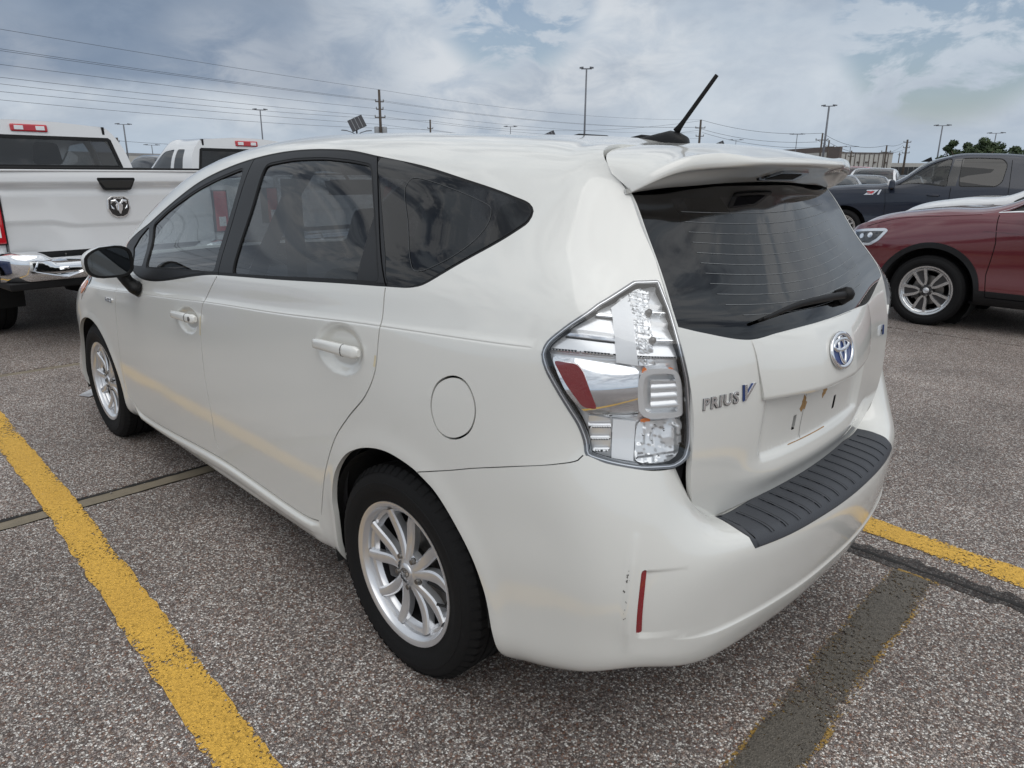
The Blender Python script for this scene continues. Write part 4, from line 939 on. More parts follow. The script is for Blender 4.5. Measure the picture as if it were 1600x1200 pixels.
def dispB(q0):
    q=q0.copy(); q[:,0]=np.where(q[:,0]>ub,BU-q[:,0],q[:,0]); d_=np.zeros(len(q))
    rec=smst((q[:,0]-.262)/.035)*smst((q[:,1]-.125)/.02); rec*=1.0
    d_-=.014*rec*(q[:,1]<.44)
    # kick-out of the lower edge
    d_+=.016*np.exp(-((q[:,1]-.085)/.045)**2)*smst((q[:,0]-.12)/.25)
    return d_
plate=crom([[.300,.285],[.300,.2326],[.302,.165],[.36,.143],[ub,.139]],False,.01); 
domB=lin([[0,0],[BU,0],[BU,SB.kv[-1]],[0,SB.kv[-1]]],True,.02)
hol=[]
for sx in (-1,1):
    M0=np.array([ub+sx*.128*1.0,.195]); hol.append(np.array([M0+[.0085*sx_*1.0,.021*sy_] for sx_,sy_ in ((-1,-1),(1,-1),(1,1),(-1,1))]))
hol=[sm(lin(h_,True,.003),1) for h_ in hol]
bodyB=lin([[.0015,.004],[BU-.0015,.004],[BU-.0015,.88],[.0015,.88]],True,.02)
free=np.vstack([gridpts(0,BU,0,SB.kv[-1],.016),gridpts(.25,BU-.25,.10,.30,.009)])
QB,TB=triangulate([(domB,True),(glass,True),(garn,True),(bodyB,True)]+[(h_,True) for h_ in hol],free); cB=QB[TB].mean(1)
k=inside(bodyB,cB)&~inside(glass,cB)&~inside(grow(garn,-.004),cB)
for h_ in hol: k&=~inside(h_,cB)
emit('tailgate',SB,QB,TB[k],'white',car,dispB,0,.014)
Q,T_=triangulate([(garn,True)],(lambda g:g[inside(garn,g)])(gridpts(garn[:,0].min(),garn[:,0].max(),.29,.47,.010))); c=Q[T_].mean(1)
emit('tailgate_panel',SB,Q,T_[inside(garn,c)],'white',car,dispG,0,.045)
for h_ in hol: patch('plate_slot',SB,h_,'dark',car,off=-.026,h=.01,skirt=-.012)
patch('tailgate_backing',SB,lin([[0,.002],[BU,.002],[BU,.46],[0,.46]],True,.04),'dark',car,off=-.05,h=.04,skirt=0)
patch('hatch_window',SB,glass,'g_rear',car,off=-.001,h=.014,skirt=.0)
# black painted border of the hatch glass
gb=glass; gi_=np.array([[.150,.835],[.153,.75],[.153,.66],[.155,.60],[.175,.545],[.215,.512],[.29,.490],[.40,.484],[ub,.482]]); gi_=crom(gi_,False,.01)
gin=np.vstack([gi_,mirr(gi_)[::-1][1:]])
patch('glass_border',SB,glass,'gloss',car,off=-.006,h=.02,skirt=0,holes=[gin])
dl_=B_['defrost']
for i in range(11):
    v=.515+i*.0278; x0=np.interp(v,[.50,.52,.545,.575,.60,.66,.8],[.30,.218,.185,.17,.160,.157,.158])
    pl=lin([[x0,v],[BU-x0,v]],False,.02); patch('defroster_line',SB,strip(pl,.0011),'line',car,off=.0003,h=.03,skirt=0)
# wiper
wv=[SB.ev([q])[0] for q in B_['wiper'][:4]]; wn=[SB.nrm([q])[0]*SB.sg for q in B_['wiper'][:4]]
pts=[Vector(a)+Vector(n)*.022 for a,n in zip(wv,wn)]
b=MB(); cc=crom(np.array([tuple(p_) for p_ in pts]),False,.02); Rr=[.0030+.0042*math.sin(min(1,(i/(len(cc)-1))*1.05)*math.pi*.5) for i in range(len(cc))]; Rr[-1]=.007
b.tube(cc,Rr,10,flat=1.5); wo=b.build('rear_wiper','black',car,smooth=True)
b=MB(); cc2=[tuple(Vector(a)+Vector(n)*.008) for a,n in zip(crom(np.array(wv),False,.03),[wn[1]]*99)]; b.tube(cc2[:int(len(cc2)*.93)],.0035,6); b.build('wiper_blade','rubber',wo,smooth=True)
pv=Vector(SB.ev([[B_['wiper'][3][0]-.012,B_['wiper'][3][1]+.004]])[0]); nn=Vector(wn[3]); b=MB(); Mx=Matrix.Translation(pv)@nn.to_track_quat('Z','Y').to_matrix().to_4x4(); b.lathe([(0,.040),(.012,.038),(.020,.028),(.024,0)],20,'z'); b2=MB(); b2.add([tuple(Mx@Vector(v)) for v in b.V],b.F); b2.build('wiper_pivot','black',wo,smooth=True)
# emblem and lettering
def on_garn(u_,v_,off):
    e=1e-3; P,N=spts(SB,np.array([[u_,v_]]),dispG,0); n=Vector(N[0]); 
    if n.x>0: n=-n
    x=Vector((0,-1,0)); x=(x-n*x.dot(n)).normalized(); y=n.cross(x); M_=Matrix(((x.x,y.x,n.x,0),(x.y,y.y,n.y,0),(x.z,y.z,n.z,0),(0,0,0,1))); M_.translation=Vector(P[0])+n*off; return M_
Me=on_garn(ub,.378,.004); lg=toyota_like_logo('emblem',.132,Me,car)
M_=frame_at(SB,[(B_['text'][0][0]+B_['text'][2][0])/2-.012,(B_['text'][0][1]+B_['text'][2][1])/2+.004],.002)
def put_text(txt,size,M_,dx,dy,m_,nm,shear=.12,ext=.0022,sx=1.0,par=None,fat=.0010,space=1.0):
    V,Fc=text_mesh(txt,size,ext,.0003,shear,space,fat); V=[tuple(M_@Vector((v[0]*sx+dx,v[1]+dy,v[2]))) for v in V]; return mk(nm,V,Fc,m_,par or car)
put_text('PRIUS',.037,M_,-.020,-.003,'badge','lettering',0.0,sx=1.24,fat=.0004,space=1.18); put_text('PRIUS',.037,M_,-.0195,-.0037,'badgeb','lettering_shadow',0.0,sx=1.24,fat=.0013,space=1.18,ext=.0006)  # darker, fatter copy behind the chrome letters paints in their shadow edge
put_text('V',.054,M_,.072,.003,'badge','lettering',.35,sx=1.25); put_text('V',.054,M_,.066,.003,'bluebk','lettering_blue',.35,ext=.0008,sx=1.25)  # blue copy beside the chrome V is part of the badge colouring
Mr=frame_at(SB,[BU-.10,.335],.002); put_text('H',.04,Mr,0,0,'badge','lettering'); put_text('||',.03,Mr,.03,0,'bluebk','lettering_blue')
# glue marks of a removed plate holder
for (du,dv,sx,sy) in ((-.092,.242,.017,.025),(.032,.252,.016,.018)):
    pl=[]; 
    for a in np.linspace(0,2*math.pi,15)[:-1]:
        rr=.85+.20*math.sin(a*3+du*40)+.15*math.sin(a*7+1)+.08*math.sin(a*13); pl.append((ub+du+sx*rr*math.cos(a)*(abs(math.cos(a))**-.3 if abs(math.cos(a))>.2 else 1),dv+sy*rr*math.sin(a)))
    patch('glue_mark',SB,np.array(pl),'rust',car,off=.0006,h=.01,disp=dispB,skirt=.0006)
sl_=strip(lin([[ub-.088,.14],[ub-.088,.287]],False,.01),.0016); patch('panel_scratch',SB,sl_,'scuff',car,off=.0008,disp=dispB,h=.02,skirt=0)
sl_=strip(lin([[ub-.16,.138],[ub+.06,.137]],False,.01),.002); patch('panel_scratch',SB,sl_,'rust',car,off=.0008,disp=dispB,h=.02,skirt=0)
# scuffs on the bumper corner
r_=random.Random(3)
for i in range(17):
    v0=r_.choice([r_.gauss(.385,.008),r_.gauss(.315,.03),r_.gauss(.30,.02)]); u0=.944+r_.gauss(0,.0025); s_=r_.uniform(.0005,.0017)
    pl=np.array([(u0+s_*math.cos(a)*r_.uniform(.6,1.2),v0+s_*1.6*math.sin(a)*r_.uniform(.6,1.2)) for a in np.linspace(0,2*math.pi,7)[:-1]]); patch('scuff',SC,pl,'scuff',car,off=.0006,disp=dispC,h=.02,skirt=0)
# ---- spoiler
TUk,TV=SA,ST
domT=lin([[0,0],[ST.ku[-1],0],[ST.ku[-1],ST.kv[-1]],[0,ST.kv[-1]]],True,.012)
Q,T_=triangulate([(domT,True)]+[(lin([[0,v],[ST.ku[-1],v]],False,.012),False) for v in (ST.kv[2],ST.kv[3],ST.kv[4],ST.kv[5],(ST.kv[3]+ST.kv[4])/2)],gridpts(0,ST.ku[-1],0,ST.kv[-1],.012)); c=Q[T_].mean(1)
k=(c>0).all(1)&(c[:,0]<ST.ku[-1])&(c[:,1]<ST.kv[-1])
spo=emit('roof_spoiler',ST,Q,T_[k],'white',car,None,0,.012)
um=ST.ku[-1]/2
ch=np.array([(um-.095,.340),(um-.065,.292),(um+.105,.292),(um+.135,.340)]); patch('high_brake_lamp',ST,sm(lin(ch,True,.008),1),'gloss',car,off=.006,h=.02,skirt=.010)
patch('brake_lamp_lens',ST,np.array([um,.315])+(ch-[um,.315])*[.72,.6],'under',car,off=.0075,h=.02,skirt=.002)
# roof joints and antenna, rails
def arch_pt(u_,v_,off=0):
    P,N=spts(SA,np.array([[u_,v_]]),None,off); return Vector(P[0])
def roofz(x,y):
    q=uv_xy(x,y); return SA.ev([q])[0][2]
def uv_xy(x,y):
    us=np.linspace(2.0,AU1,160); vs=np.linspace(1.25,SA.kv[-1],60); G=SA.grid(us,vs); e=(G[:,:,0]-x)**2+(G[:,:,1]-abs(y))**2; a,b=np.unravel_index(e.argmin(),e.shape); return np.array([us[a],vs[b]])
for x0,x1 in ((.60,.33),(.28,-.02)):
    b=MB(); pts=[(x0,-.50,roofz(x0,.5)+.002),(x0-.025,-.50,roofz(x0,.5)+.026),(x0-.07,-.50,roofz(x0,.5)+.033),(x1+.05,-.50,roofz(x1,.5)+.033),(x1,-.50,roofz(x1,.5)+.010)]
    b.tube(pts,.008,8,flat=.8); b.build('roof_rail','black',car,smooth=True)
ax,az=-.245,roofz(-.245,0)
b=MB(); V=[];F=[]; n=16
prof=[(-.070,.006,.004),(-.062,.027,.024),(-.04,.031,.033),(-.01,.029,.038),(.03,.024,.026),(.07,.015,.013),(.105,.005,.004)]
for (dx,w,h_) in prof:
    for k_ in range(n): 
        a=math.pi*k_/(n-1); V.append((ax+dx,w*math.cos(a)*(1 if True else 0),roofz(ax+dx,0)-.004+h_*math.sin(a)**.8))
for i in range(len(prof)-1):
    for k_ in range(n-1): F.append((i*n+k_,i*n+k_+1,(i+1)*n+k_+1,(i+1)*n+k_))
F.append(tuple(range(n)));
b.add(V,F); an=b.build('antenna_base','black',car,autos=50)
b=MB(); p0=Vector((ax-.030,0,az+.030)); p1=Vector((-.395,0,az+.175)); 
b.tube([p0,p0+(p1-p0)*.08,p0+(p1-p0)*.2,p1],[.0115,.0085,.0066,.0058],12); 
b.build('antenna_mast','rubber',an,smooth=True)
# ---- door mirrors
def mirror_(s_):
    c=Vector((1.955,.985,1.062)); 
    V=[];F=[];n=22;rows=[(-.10,.30),(-.085,.62),(-.05,.88),(-.01,.98),(.02,1.0),(.035,.985)]
    def outline(a):  # rounded trapezoid, wide towards the door
        ca,sa=math.cos(a),math.sin(a); yy=.100*np.sign(ca)*abs(ca)**.58; zz=.071*np.sign(sa)*abs(sa)**.58
        if yy>0: zz*=(1-.12*(yy/.105)**2) if zz<0 else (1-.42*(yy/.105)**1.6)
        return yy,zz
    for dx,s0 in rows:
        for k_ in range(n):
            yy,zz=outline(2*math.pi*k_/n); V.append((c.x-dx+.02*yy*4*0,(c.y+yy*s0)*s_,c.z+zz*s0+.0))
    L=len(rows)
    for i in range(L-1):
        for k_ in range(n): F.append((i*n+k_,i*n+(k_+1)%n,(i+1)*n+(k_+1)%n,(i+1)*n+k_))
    F.append(tuple(range(n))[::-1])
    b=MB(); b.add(V,F); o=b.build('door_mirror','white',car,autos=60)
    # black rim ring and glass
    V=[];F=[]
    for dx,s0 in ((.035,.985),(.040,.97),(.040,.86),(.030,.83)):
        for k_ in range(n): 
            yy,zz=outline(2*math.pi*k_/n); V.append((c.x-dx,(c.y+yy*s0)*s_,c.z+zz*s0))
    for i in range(3):
        for k_ in range(n): F.append((i*n+k_,i*n+(k_+1)%n,(i+1)*n+(k_+1)%n,(i+1)*n+k_))
    b=MB(); b.add(V,F); b.build('mirror_rim','black',o,autos=50)
    V=[]
    for k_ in range(n):
        yy,zz=outline(2*math.pi*k_/n); V.append((c.x-.0325,(c.y+yy*.845)*s_,c.z+zz*.845))
    mk('mirror_glass',V,[tuple(range(n))],'mirror',o)
    b=MB(); q=[(1.985,.925,1.005),(1.985,.905,.965),(1.975,.885,.938),(1.965,.860,.925)]; b.tube([(x,y*s_,z) for x,y,z in q],[.046,.043,.050,.060],14,flat=.62); b.build('mirror_stalk','black',o,smooth=True)
mirror_(1); mirror_(-1)
# ---- wheels
def make_wheel(name,R=.326,rimr=.203,w=.205,kind='v',parent=None):
    t=bpy.data.objects.new(name,None); COL.objects.link(t); 
    if parent: t.parent=parent
    hw=w/2
    # outer side is +y
    prof=[(rimr+.012,-hw+.012),(rimr+.030,-hw+.002),(R*.80,-hw-.006),(R*.90,-hw-.003),(R*.955,-hw+.008),(R*.985,-hw+.020)]
    ys=np.linspace(-hw+.028,hw-.028,5)
    for i,y in enumerate(ys):
        if 0<i<4:
            prof+=[(R*.998,y-.0045),(R*.972,y-.003),(R*.972,y+.003),(R*.998,y+.0045)]
        else: prof+=[(R*.996,y)]
    prof+=[(R*.985,hw-.020),(R*.955,hw-.008),(R*.935,hw-.0045),(R*.925,hw-.0025),(R*.90,hw+.002),(R*.865,hw+.0042),(R*.86,hw+.0062),(R*.80,hw+.006),(rimr+.045,hw+.003),(rimr+.041,hw+.0012),(rimr+.030,hw-.002),(rimr+.020,hw-.004),(rimr+.016,hw-.010)]
    n=96; V=[];F=[]; q=len(prof)
    for k_ in range(n):
        a=2*math.pi*k_/n
        for j,(rr,y) in enumerate(prof): V.append((rr*math.cos(a),y,rr*math.sin(a)))
    for k_ in range(n):
        k2=(k_+1)%n
        for j in range(q-1): F.append((k_*q+j,k_*q+j+1,k2*q+j+1,k2*q+j))
    b=MB(); b.add(V,F); tyre=b.build('tyre','rubber',t,autos=32)
    # shoulder tread blocks: raised lugs round both shoulders
    b=MB(); nb=64
    for k_ in range(nb):
        a=2*math.pi*k_/nb; da=2*math.pi/nb*.36
        for sy in (1,-1):
            P8=[]
            for (rr,y) in ((R*.945,hw-.004),(R*.9995,hw-.026),(R*.9995,hw-.048)):
                for aa in (a-da,a+da): P8.append(((rr+.0015)*math.cos(aa),sy*(y+.0008),(rr+.0015)*math.sin(aa)))
            b.add(P8,[(0,1,3,2),(2,3,5,4)] if sy>0 else [(0,2,3,1),(2,4,5,3)])
    o=b.build('tread_blocks','rubber',tyre); o['kind']='stuff'
    # rim barrel
    rp=[(rimr-.030,hw-.050),(rimr-.022,hw-.042),(rimr-.020,hw-.036),(rimr-.010,hw-.032),(rimr-.008,hw-.022),(rimr-.001,hw-.016),(rimr+.003,hw-.008),(rimr+.014,hw-.003),(rimr+.0185,hw-.003),(rimr+.0195,hw-.008),(rimr+.014,hw-.016)]
    m_='alu' if kind=='v' else 'alud'
    b=MB(); b.lathe(rp,72,'y'); b.build('rim',m_ if kind=='v' else 'alud',t,autos=38)
    b=MB(); b.lathe([(rimr-.03,-hw+.03),(rimr-.022,-.02),(rimr-.026,.02),(rimr-.029,hw-.049)],48,'y'); b.build('rim_barrel','aludark',t,smooth=True)
    dish=hw-.036
    if kind=='v':
        # five arms that each split into two curved blades
        for i in range(5):
            a0=2*math.pi*i/5+math.radians(100)
            for sgn in (1,-1):
                b=MB(); V=[];F=[]; K=12; n=8
                for k_ in range(K+1):
                    s=k_/K; rr=.040+(rimr-.012-.040)*s
                    a=a0+sgn*(math.radians(10)+math.radians(7.0)*s**.8)+math.radians(-5)*math.sin(s*math.pi*.85)
                    wd=.0125+.0055*math.sin(s*math.pi*.85); y=dish+.010-.010*math.sin(s*math.pi)+.004*s
                    er=Vector((math.cos(a),0,math.sin(a))); et=Vector((-math.sin(a),0,math.cos(a)))
                    sec=[(-wd,-.024),(-wd,-.004),(-wd*.72,.001),(-wd*.1*sgn,.0035),(wd*.72,.001),(wd,-.004),(wd*.8,-.026),(0,-.028)]
                    for (tt,yy) in sec: V.append(tuple(er*rr+et*tt+Vector((0,y+yy,0))))
                for k_ in range(K):
                    for j in range(n): F.append((k_*n+j,k_*n+(j+1)%n,(k_+1)*n+(j+1)%n,(k_+1)*n+j))
                b.add(V,F); b.build('spoke','alu',t,autos=30)
        b=MB(); b.lathe([(.0,dish+.012),(.030,dish+.012),(.033,dish+.010),(.050,dish+.008),(.062,dish+.001),(.066,dish-.02)],40,'y'); hub=b.build('hub','alu',t,autos=40)
    else:
        for i in range(5):
            a0=2*math.pi*i/5+math.radians(83)
            for sgn in (1,-1):
                b=MB(); V=[];F=[]; K=6
                for k_ in range(K+1):
                    s=k_/K; rr=.052+(rimr-.004-.052)*s; kink=min(s/.22,1)
                    off=sgn*(.006+.022*kink+.030*max(0,s-.22)); wd=.0115+.002*s; y=dish+.010+.004*s
                    er=Vector((math.cos(a0),0,math.sin(a0))); et=Vector((-math.sin(a0),0,math.cos(a0)))
                    for (tt,yy) in ((-wd-.004,-.02),(-wd,0),(wd,0),(wd+.004,-.02)): V.append(tuple(er*rr+et*(off+tt)+Vector((0,y+yy,0))))
                for k_ in range(K):
                    for j in range(4): F.append((k_*4+j,k_*4+(j+1)%4,(k_+1)*4+(j+1)%4,(k_+1)*4+j))
                b.add(V,F); b.build('spoke','alud',t)
        b=MB(); b.lathe([(.0,dish+.010),(.028,dish+.010),(.030,dish+.007),(.052,dish+.004),(.060,dish-.02)],36,'y'); hub=b.build('hub','aludark',t,autos=40)
        b=MB(); b.lathe([(.05,dish-.012),(rimr-.02,dish-.006)],60,'y'); 
        # dark pockets between the spoke pairs
        for i in range(5):
            a=2*math.pi*i/5+math.radians(83); b2=MB(); P=[(.06*math.cos(a-.2),.06*math.sin(a-.2)),((rimr-.01)*math.cos(a-.17),(rimr-.01)*math.sin(a-.17)),((rimr-.01)*math.cos(a+.17),(rimr-.01)*math.sin(a+.17)),(.06*math.cos(a+.2),.06*math.sin(a+.2))]
            b2.add([(x,dish-.004,z) for x,z in P]+[(x,dish-.03,z) for x,z in P],[(0,1,2,3),(0,4,5,1),(2,6,7,3),(3,7,4,0),(1,5,6,2)]); b2.build('spoke_pocket','aludark',t)
    for i in range(5):
        a=2*math.pi*i/5+math.radians(100+36); b=MB(); cx_,cz_=.050*math.cos(a),.050*math.sin(a)
        b.lathe([(0,dish+.016),(.0075,dish+.015),(.009,dish+.008),(.012,dish+.006),(.012,dish-.01)],12,'y',(cx_,0,cz_)); b.build('wheel_nut','steel',hub,autos=40)
    b=MB(); b.lathe([(0,dish+.018),(.023,dish+.017),(.0275,dish+.013),(.029,dish+.006)],32,'y'); cap=b.build('centre_cap','alu',hub,autos=40)
    Mx=Matrix(((-1,0,0,0),(0,0,1,0),(0,1,0,0),(0,0,0,1))); Mx.translation=Vector((0,dish+.0185,0))
    if kind=='v':
        b=MB(); 
        for V,F in (ering(.019,.0135,.0016,24,6),ering(.0135,.004,.0012,20,6,cy=.0045),ering(.005,.0095,.0012,20,6)): b.add([tuple(Mx@Vector(v)) for v in V],F)
        b.build('cap_emblem','steel',cap,smooth=True)
    else:
        b=MB(); V,F=ering(.021,.021,.0016,28,6); b.add([tuple(Mx@Vector(v)) for v in V],F)
        for seg in ([(-.011,.015),(0,.001),(.011,.015)],[(-.017,.006),(-.009,-.016),(0,-.001),(.009,-.016),(.017,.006)]):
            b.tube([tuple(Mx@Vector((x,y,0))) for x,y in seg],.0016,6)
        b.build('cap_emblem','chrome',cap,smooth=True)
    # brake behind
    b=MB(); b.lathe([(.0,.0),(.06,.0),(.062,-.01),(.135,-.012),(.140,-.02),(.140,-.04),(0,-.05)],48,'y',(0,.028,0)); b.build('brake_disc','steel',t,autos=40)
    b=MB(); b.box(.075,.145,.005,.05,-.05,.06); b.build('brake_caliper','aludark',t,bevel=.006)
    b=MB(); b.lathe([(0,-hw+.03),(rimr-.02,-hw+.03)],40,'y'); b.build('wheel_inner','dark',t)
    # valve
    b=MB(); a=math.radians(205); b.tube([((rimr-.02)*math.cos(a),hw-.03,(rimr-.02)*math.sin(a)),((rimr-.045)*math.cos(a),hw-.012,(rimr-.045)*math.sin(a))],.004,8); b.build('valve','black',t)
    return t
def wheel_at(proto,x,y,z,flip,parent,rot=0.0,steer=0.0):
    t=copy_tree(proto); t.parent=parent; t.location=(x,y,z); t.rotation_euler=(0,rot,(math.pi if flip else 0)+steer); return t
index_kids()
w1=make_wheel('wheel',parent=car); w1.location=(RW,.768,WZ); w1.rotation_euler=(0,math.radians(14),0); index_kids()
wheel_at(w1,FW,.766,WZ,False,car,math.radians(38)); wheel_at(w1,RW,-.768,WZ,True,car); wheel_at(w1,FW,-.766,WZ,True,car,.7)
# wheel housings, floor, underside
for x in (RW,FW):
    for s_ in (1,-1):
        b=MB(); b.lathe([(.375,0),(.380,.05),(.380,.36)],30,'y',(x,.865,WZ),-.30,math.pi-.02); 
        b.V=[(v[0],(.865-(v[1]-.865)) *s_,v[2]) for v in b.V]; b.build('wheel_housing','under',car)
        b=MB(); b.lathe([(.0,0),(.378,0)],30,'y',(x,.50,WZ)); b.V=[(v[0],v[1]*s_,v[2]) for v in b.V]; b.build('housing_wall','dark',car)
b=MB(); b.box(.42,2.36,-.80,.80,.19,.27); b.box(-.74,.42,-.50,.50,.26,.34); b.box(2.36,3.45,-.52,.52,.20,.28); b.box(2.45,3.3,-.49,.49,.3,.75); b.build('underbody','under',car)
b=MB(); b.box(-.70,.42,-.49,.49,.345,.62); b.build('boot_floor','lining',car)
# mud deflector & splash guard by the rear wheel
b=MB(); b.box(.345,.385,.72,.83,.165,.20); b.build('splash_flap','black',car,bevel=.01)
b=MB(); b.box(2.27-.36-.03,2.27-.36+.0,.70,.80,.16,.22); b.build('splash_flap','black',car,bevel=.01)
# ---- interior
def seat_(x,y,s=1):
    b=MB(); b.box(x-.26,x+.26,y-.25,y+.25,.34,.56,tx=.03,ty=.02); b.build('seat_cushion','seat',car,bevel=.04)
    M_=Matrix.Translation((x-.22,y,.55))@Matrix.Rotation(math.radians(-14),4,'Y')
    b=MB(); b.box(-.06,.08,-.24,.24,0,.56,M_,tx=.01,ty=.045); b.build('seat_backrest','seat',car,bevel=.045)
    b=MB(); b.box(-.045,.05,-.135,.135,.60,.79,M_,tx=.01,ty=.03); b.build('headrest','seat',car,bevel=.035)
    b=MB(); 
    for dy in (-.06,.06): b.tube([tuple(M_@Vector((0,dy,.52))),tuple(M_@Vector((0,dy,.64)))],.006,6)
    b.build('headrest_post','steel',car)
seat_(1.15,.37); seat_(1.15,-.37)
for y in (.36,0,-.36): seat_(.25,y) if y else None
b=MB(); b.box(1.75,2.55,-.70,.70,.60,.92,tx=.12,ty=.02); b.box(1.0,1.8,-.13,.13,.3,.60); b.build('dashboard','dash',car,bevel=.05)
M_=Matrix.Translation((1.70,.37,.90))@Matrix.Rotation(math.radians(-64),4,'Y')
V,F=ering(.185,.185,.016,36,8); b=MB(); b.add([tuple(M_@Vector(v)) for v in V],F)
for a in (0,math.pi,-math.pi/2): b.tube([tuple(M_@Vector((0,0,-.01))),tuple(M_@Vector((.18*math.cos(a),.18*math.sin(a),0)))],.014,6)
b.build('steering_wheel','dash',car,smooth=True)
b=MB(); b.box(1.50,1.53,-.12,.12,1.34,1.41,tx=.004,ty=.01); b.tube([(1.53,0,1.40),(1.60,0,1.46)],.008,6); b.build('cabin_mirror','dash',car,bevel=.01)
b=MB(); b.box(1.3,1.62,.28,.44,.945,.952); b.build('paper_sheet','frost',car)
# seat belt sheets and pillar trims
for s_ in (1,-1):
    b=MB(); b.box(.83,.90,.66*s_-.02,.66*s_+.02,.6,1.42); b.build('pillar_trim','lining',car)
# ============================================================ GROUND
def pebble_nodes(N,L,scale=165.0,dark=1.0):
    tc=N.new('ShaderNodeTexCoord'); mp=N.new('ShaderNodeMapping'); L.new(tc.outputs['Object'],mp.inputs[0])
    wn=N.new('ShaderNodeTexNoise'); wn.inputs['Scale'].default_value=60; L.new(mp.outputs[0],wn.inputs[0])
    ad=N.new('ShaderNodeMixRGB'); ad.blend_type='ADD'; ad.inputs[0].default_value=.006; L.new(mp.outputs[0],ad.inputs[1]); L.new(wn.outputs[1],ad.inputs[2])
    def vor(sc_,feat):
        v=N.new('ShaderNodeTexVoronoi'); v.feature=feat; v.inputs['Scale'].default_value=sc_; L.new(ad.outputs[0],v.inputs[0]); return v
    v1=vor(scale,'F1'); e1=vor(scale,'DISTANCE_TO_EDGE'); v2=vor(scale*2.3,'F1'); e2=vor(scale*2.3,'DISTANCE_TO_EDGE')
    def ramp(src,cols):
        r_=N.new('ShaderNodeValToRGB'); r_.color_ramp.interpolation='CONSTANT'; e=r_.color_ramp.elements
        for i,(p_,c) in enumerate(cols):
            x=e[i] if i<2 else e.new(p_); x.position=p_; x.color=c+(1,)
        L.new(src,r_.inputs[0]); return r_.outputs[0]
    sp=N.new('ShaderNodeSeparateColor'); L.new(v1.outputs['Color'],sp.inputs[0]); sp2=N.new('ShaderNodeSeparateColor'); L.new(v2.outputs['Color'],sp2.inputs[0])
    c1=ramp(sp.outputs[0],[(0,(.095,.062,.050)),(.13,(.21,.145,.115)),(.26,(.36,.30,.26)),(.40,(.17,.145,.14)),(.50,(.47,.42,.38)),(.63,(.27,.22,.20)),(.73,(.54,.515,.48)),(.86,(.19,.10,.068)),(.91,(.66,.64,.61))])
    c2=ramp(sp2.outputs[0],[(0,(.10,.082,.075)),(.35,(.19,.155,.14)),(.6,(.31,.265,.24)),(.82,(.50,.47,.44))])
    # small stones fill in between the large ones
    sel=N.new('ShaderNodeMath'); sel.operation='GREATER_THAN'; L.new(sp.outputs[1],sel.inputs[0]); sel.inputs[1].default_value=.34
    mx=N.new('ShaderNodeMixRGB'); L.new(sel.outputs[0],mx.inputs[0]); L.new(c2,mx.inputs[1]); L.new(c1,mx.inputs[2])
    ed=N.new('ShaderNodeMixRGB'); L.new(sel.outputs[0],ed.inputs[0]); L.new(e2.outputs[0],ed.inputs[1]); L.new(e1.outputs[0],ed.inputs[2])
    mr=N.new('ShaderNodeMapRange'); L.new(ed.outputs[0],mr.inputs[0]); mr.inputs[1].default_value=.0; mr.inputs[2].default_value=.16; mr.inputs[3].default_value=0; mr.inputs[4].default_value=1
    # cement between the stones, large stains
    st=N.new('ShaderNodeTexNoise'); st.inputs['Scale'].default_value=.9; st.inputs['Detail'].default_value=7; st.inputs['Roughness'].default_value=.6; L.new(mp.outputs[0],st.inputs[0])
    sm_=N.new('ShaderNodeMapRange'); L.new(st.outputs[0],sm_.inputs[0]); sm_.inputs[1].default_value=.34; sm_.inputs[2].default_value=.66; sm_.inputs[3].default_value=.90*dark; sm_.inputs[4].default_value=1.60*dark
    m1=N.new('ShaderNodeMixRGB'); L.new(mr.outputs[0],m1.inputs[0]); m1.inputs[1].default_value=(.056,.044,.037,1); L.new(mx.outputs[0],m1.inputs[2])
    m2=N.new('ShaderNodeMixRGB'); m2.blend_type='MULTIPLY'; m2.inputs[0].default_value=1; L.new(m1.outputs[0],m2.inputs[1]); L.new(sm_.outputs[0],m2.inputs[2])
    st2=N.new('ShaderNodeTexNoise'); st2.inputs['Scale'].default_value=3.1; st2.inputs['Detail'].default_value=4; L.new(mp.outputs[0],st2.inputs[0])
    ms=N.new('ShaderNodeMapRange'); L.new(st2.outputs[0],ms.inputs[0]); ms.inputs[1].default_value=.60; ms.inputs[2].default_value=.74; ms.inputs[3].default_value=0; ms.inputs[4].default_value=.35
    m3=N.new('ShaderNodeMixRGB'); L.new(ms.outputs[0],m3.inputs[0]); L.new(m2.outputs[0],m3.inputs[1]); m3.inputs[2].default_value=(.14,.125,.118,1)
    # bump
    hh=N.new('ShaderNodeMapRange'); hh.interpolation_type='SMOOTHSTEP'; L.new(ed.outputs[0],hh.inputs[0]); hh.inputs[1].default_value=0; hh.inputs[2].default_value=.32; hh.inputs[3].default_value=0; hh.inputs[4].default_value=1
    hm=N.new('ShaderNodeMath'); hm.operation='MULTIPLY'; L.new(hh.outputs[0],hm.inputs[0]); L.new(sp.outputs[2],hm.inputs[1])
    bp=N.new('ShaderNodeBump'); bp.inputs['Strength'].default_value=.9; bp.inputs['Distance'].default_value=.0035; L.new(hm.outputs[0],bp.inputs['Height'])
    return m3.outputs[0],bp.outputs[0],mp,hm.outputs[0],sp
def aggregate_mat(dk=1.0):
    m,N,L=newmat('exposed_aggregate_concrete'); b=N['Principled BSDF']; c,bu,mp,h,sp=pebble_nodes(N,L,dark=dk)
    L.new(c,b.inputs['Base Color']); L.new(bu,b.inputs['Normal']); b.inputs['Roughness'].default_value=.62; b.inputs['Specular IOR Level'].default_value=.45
    return m
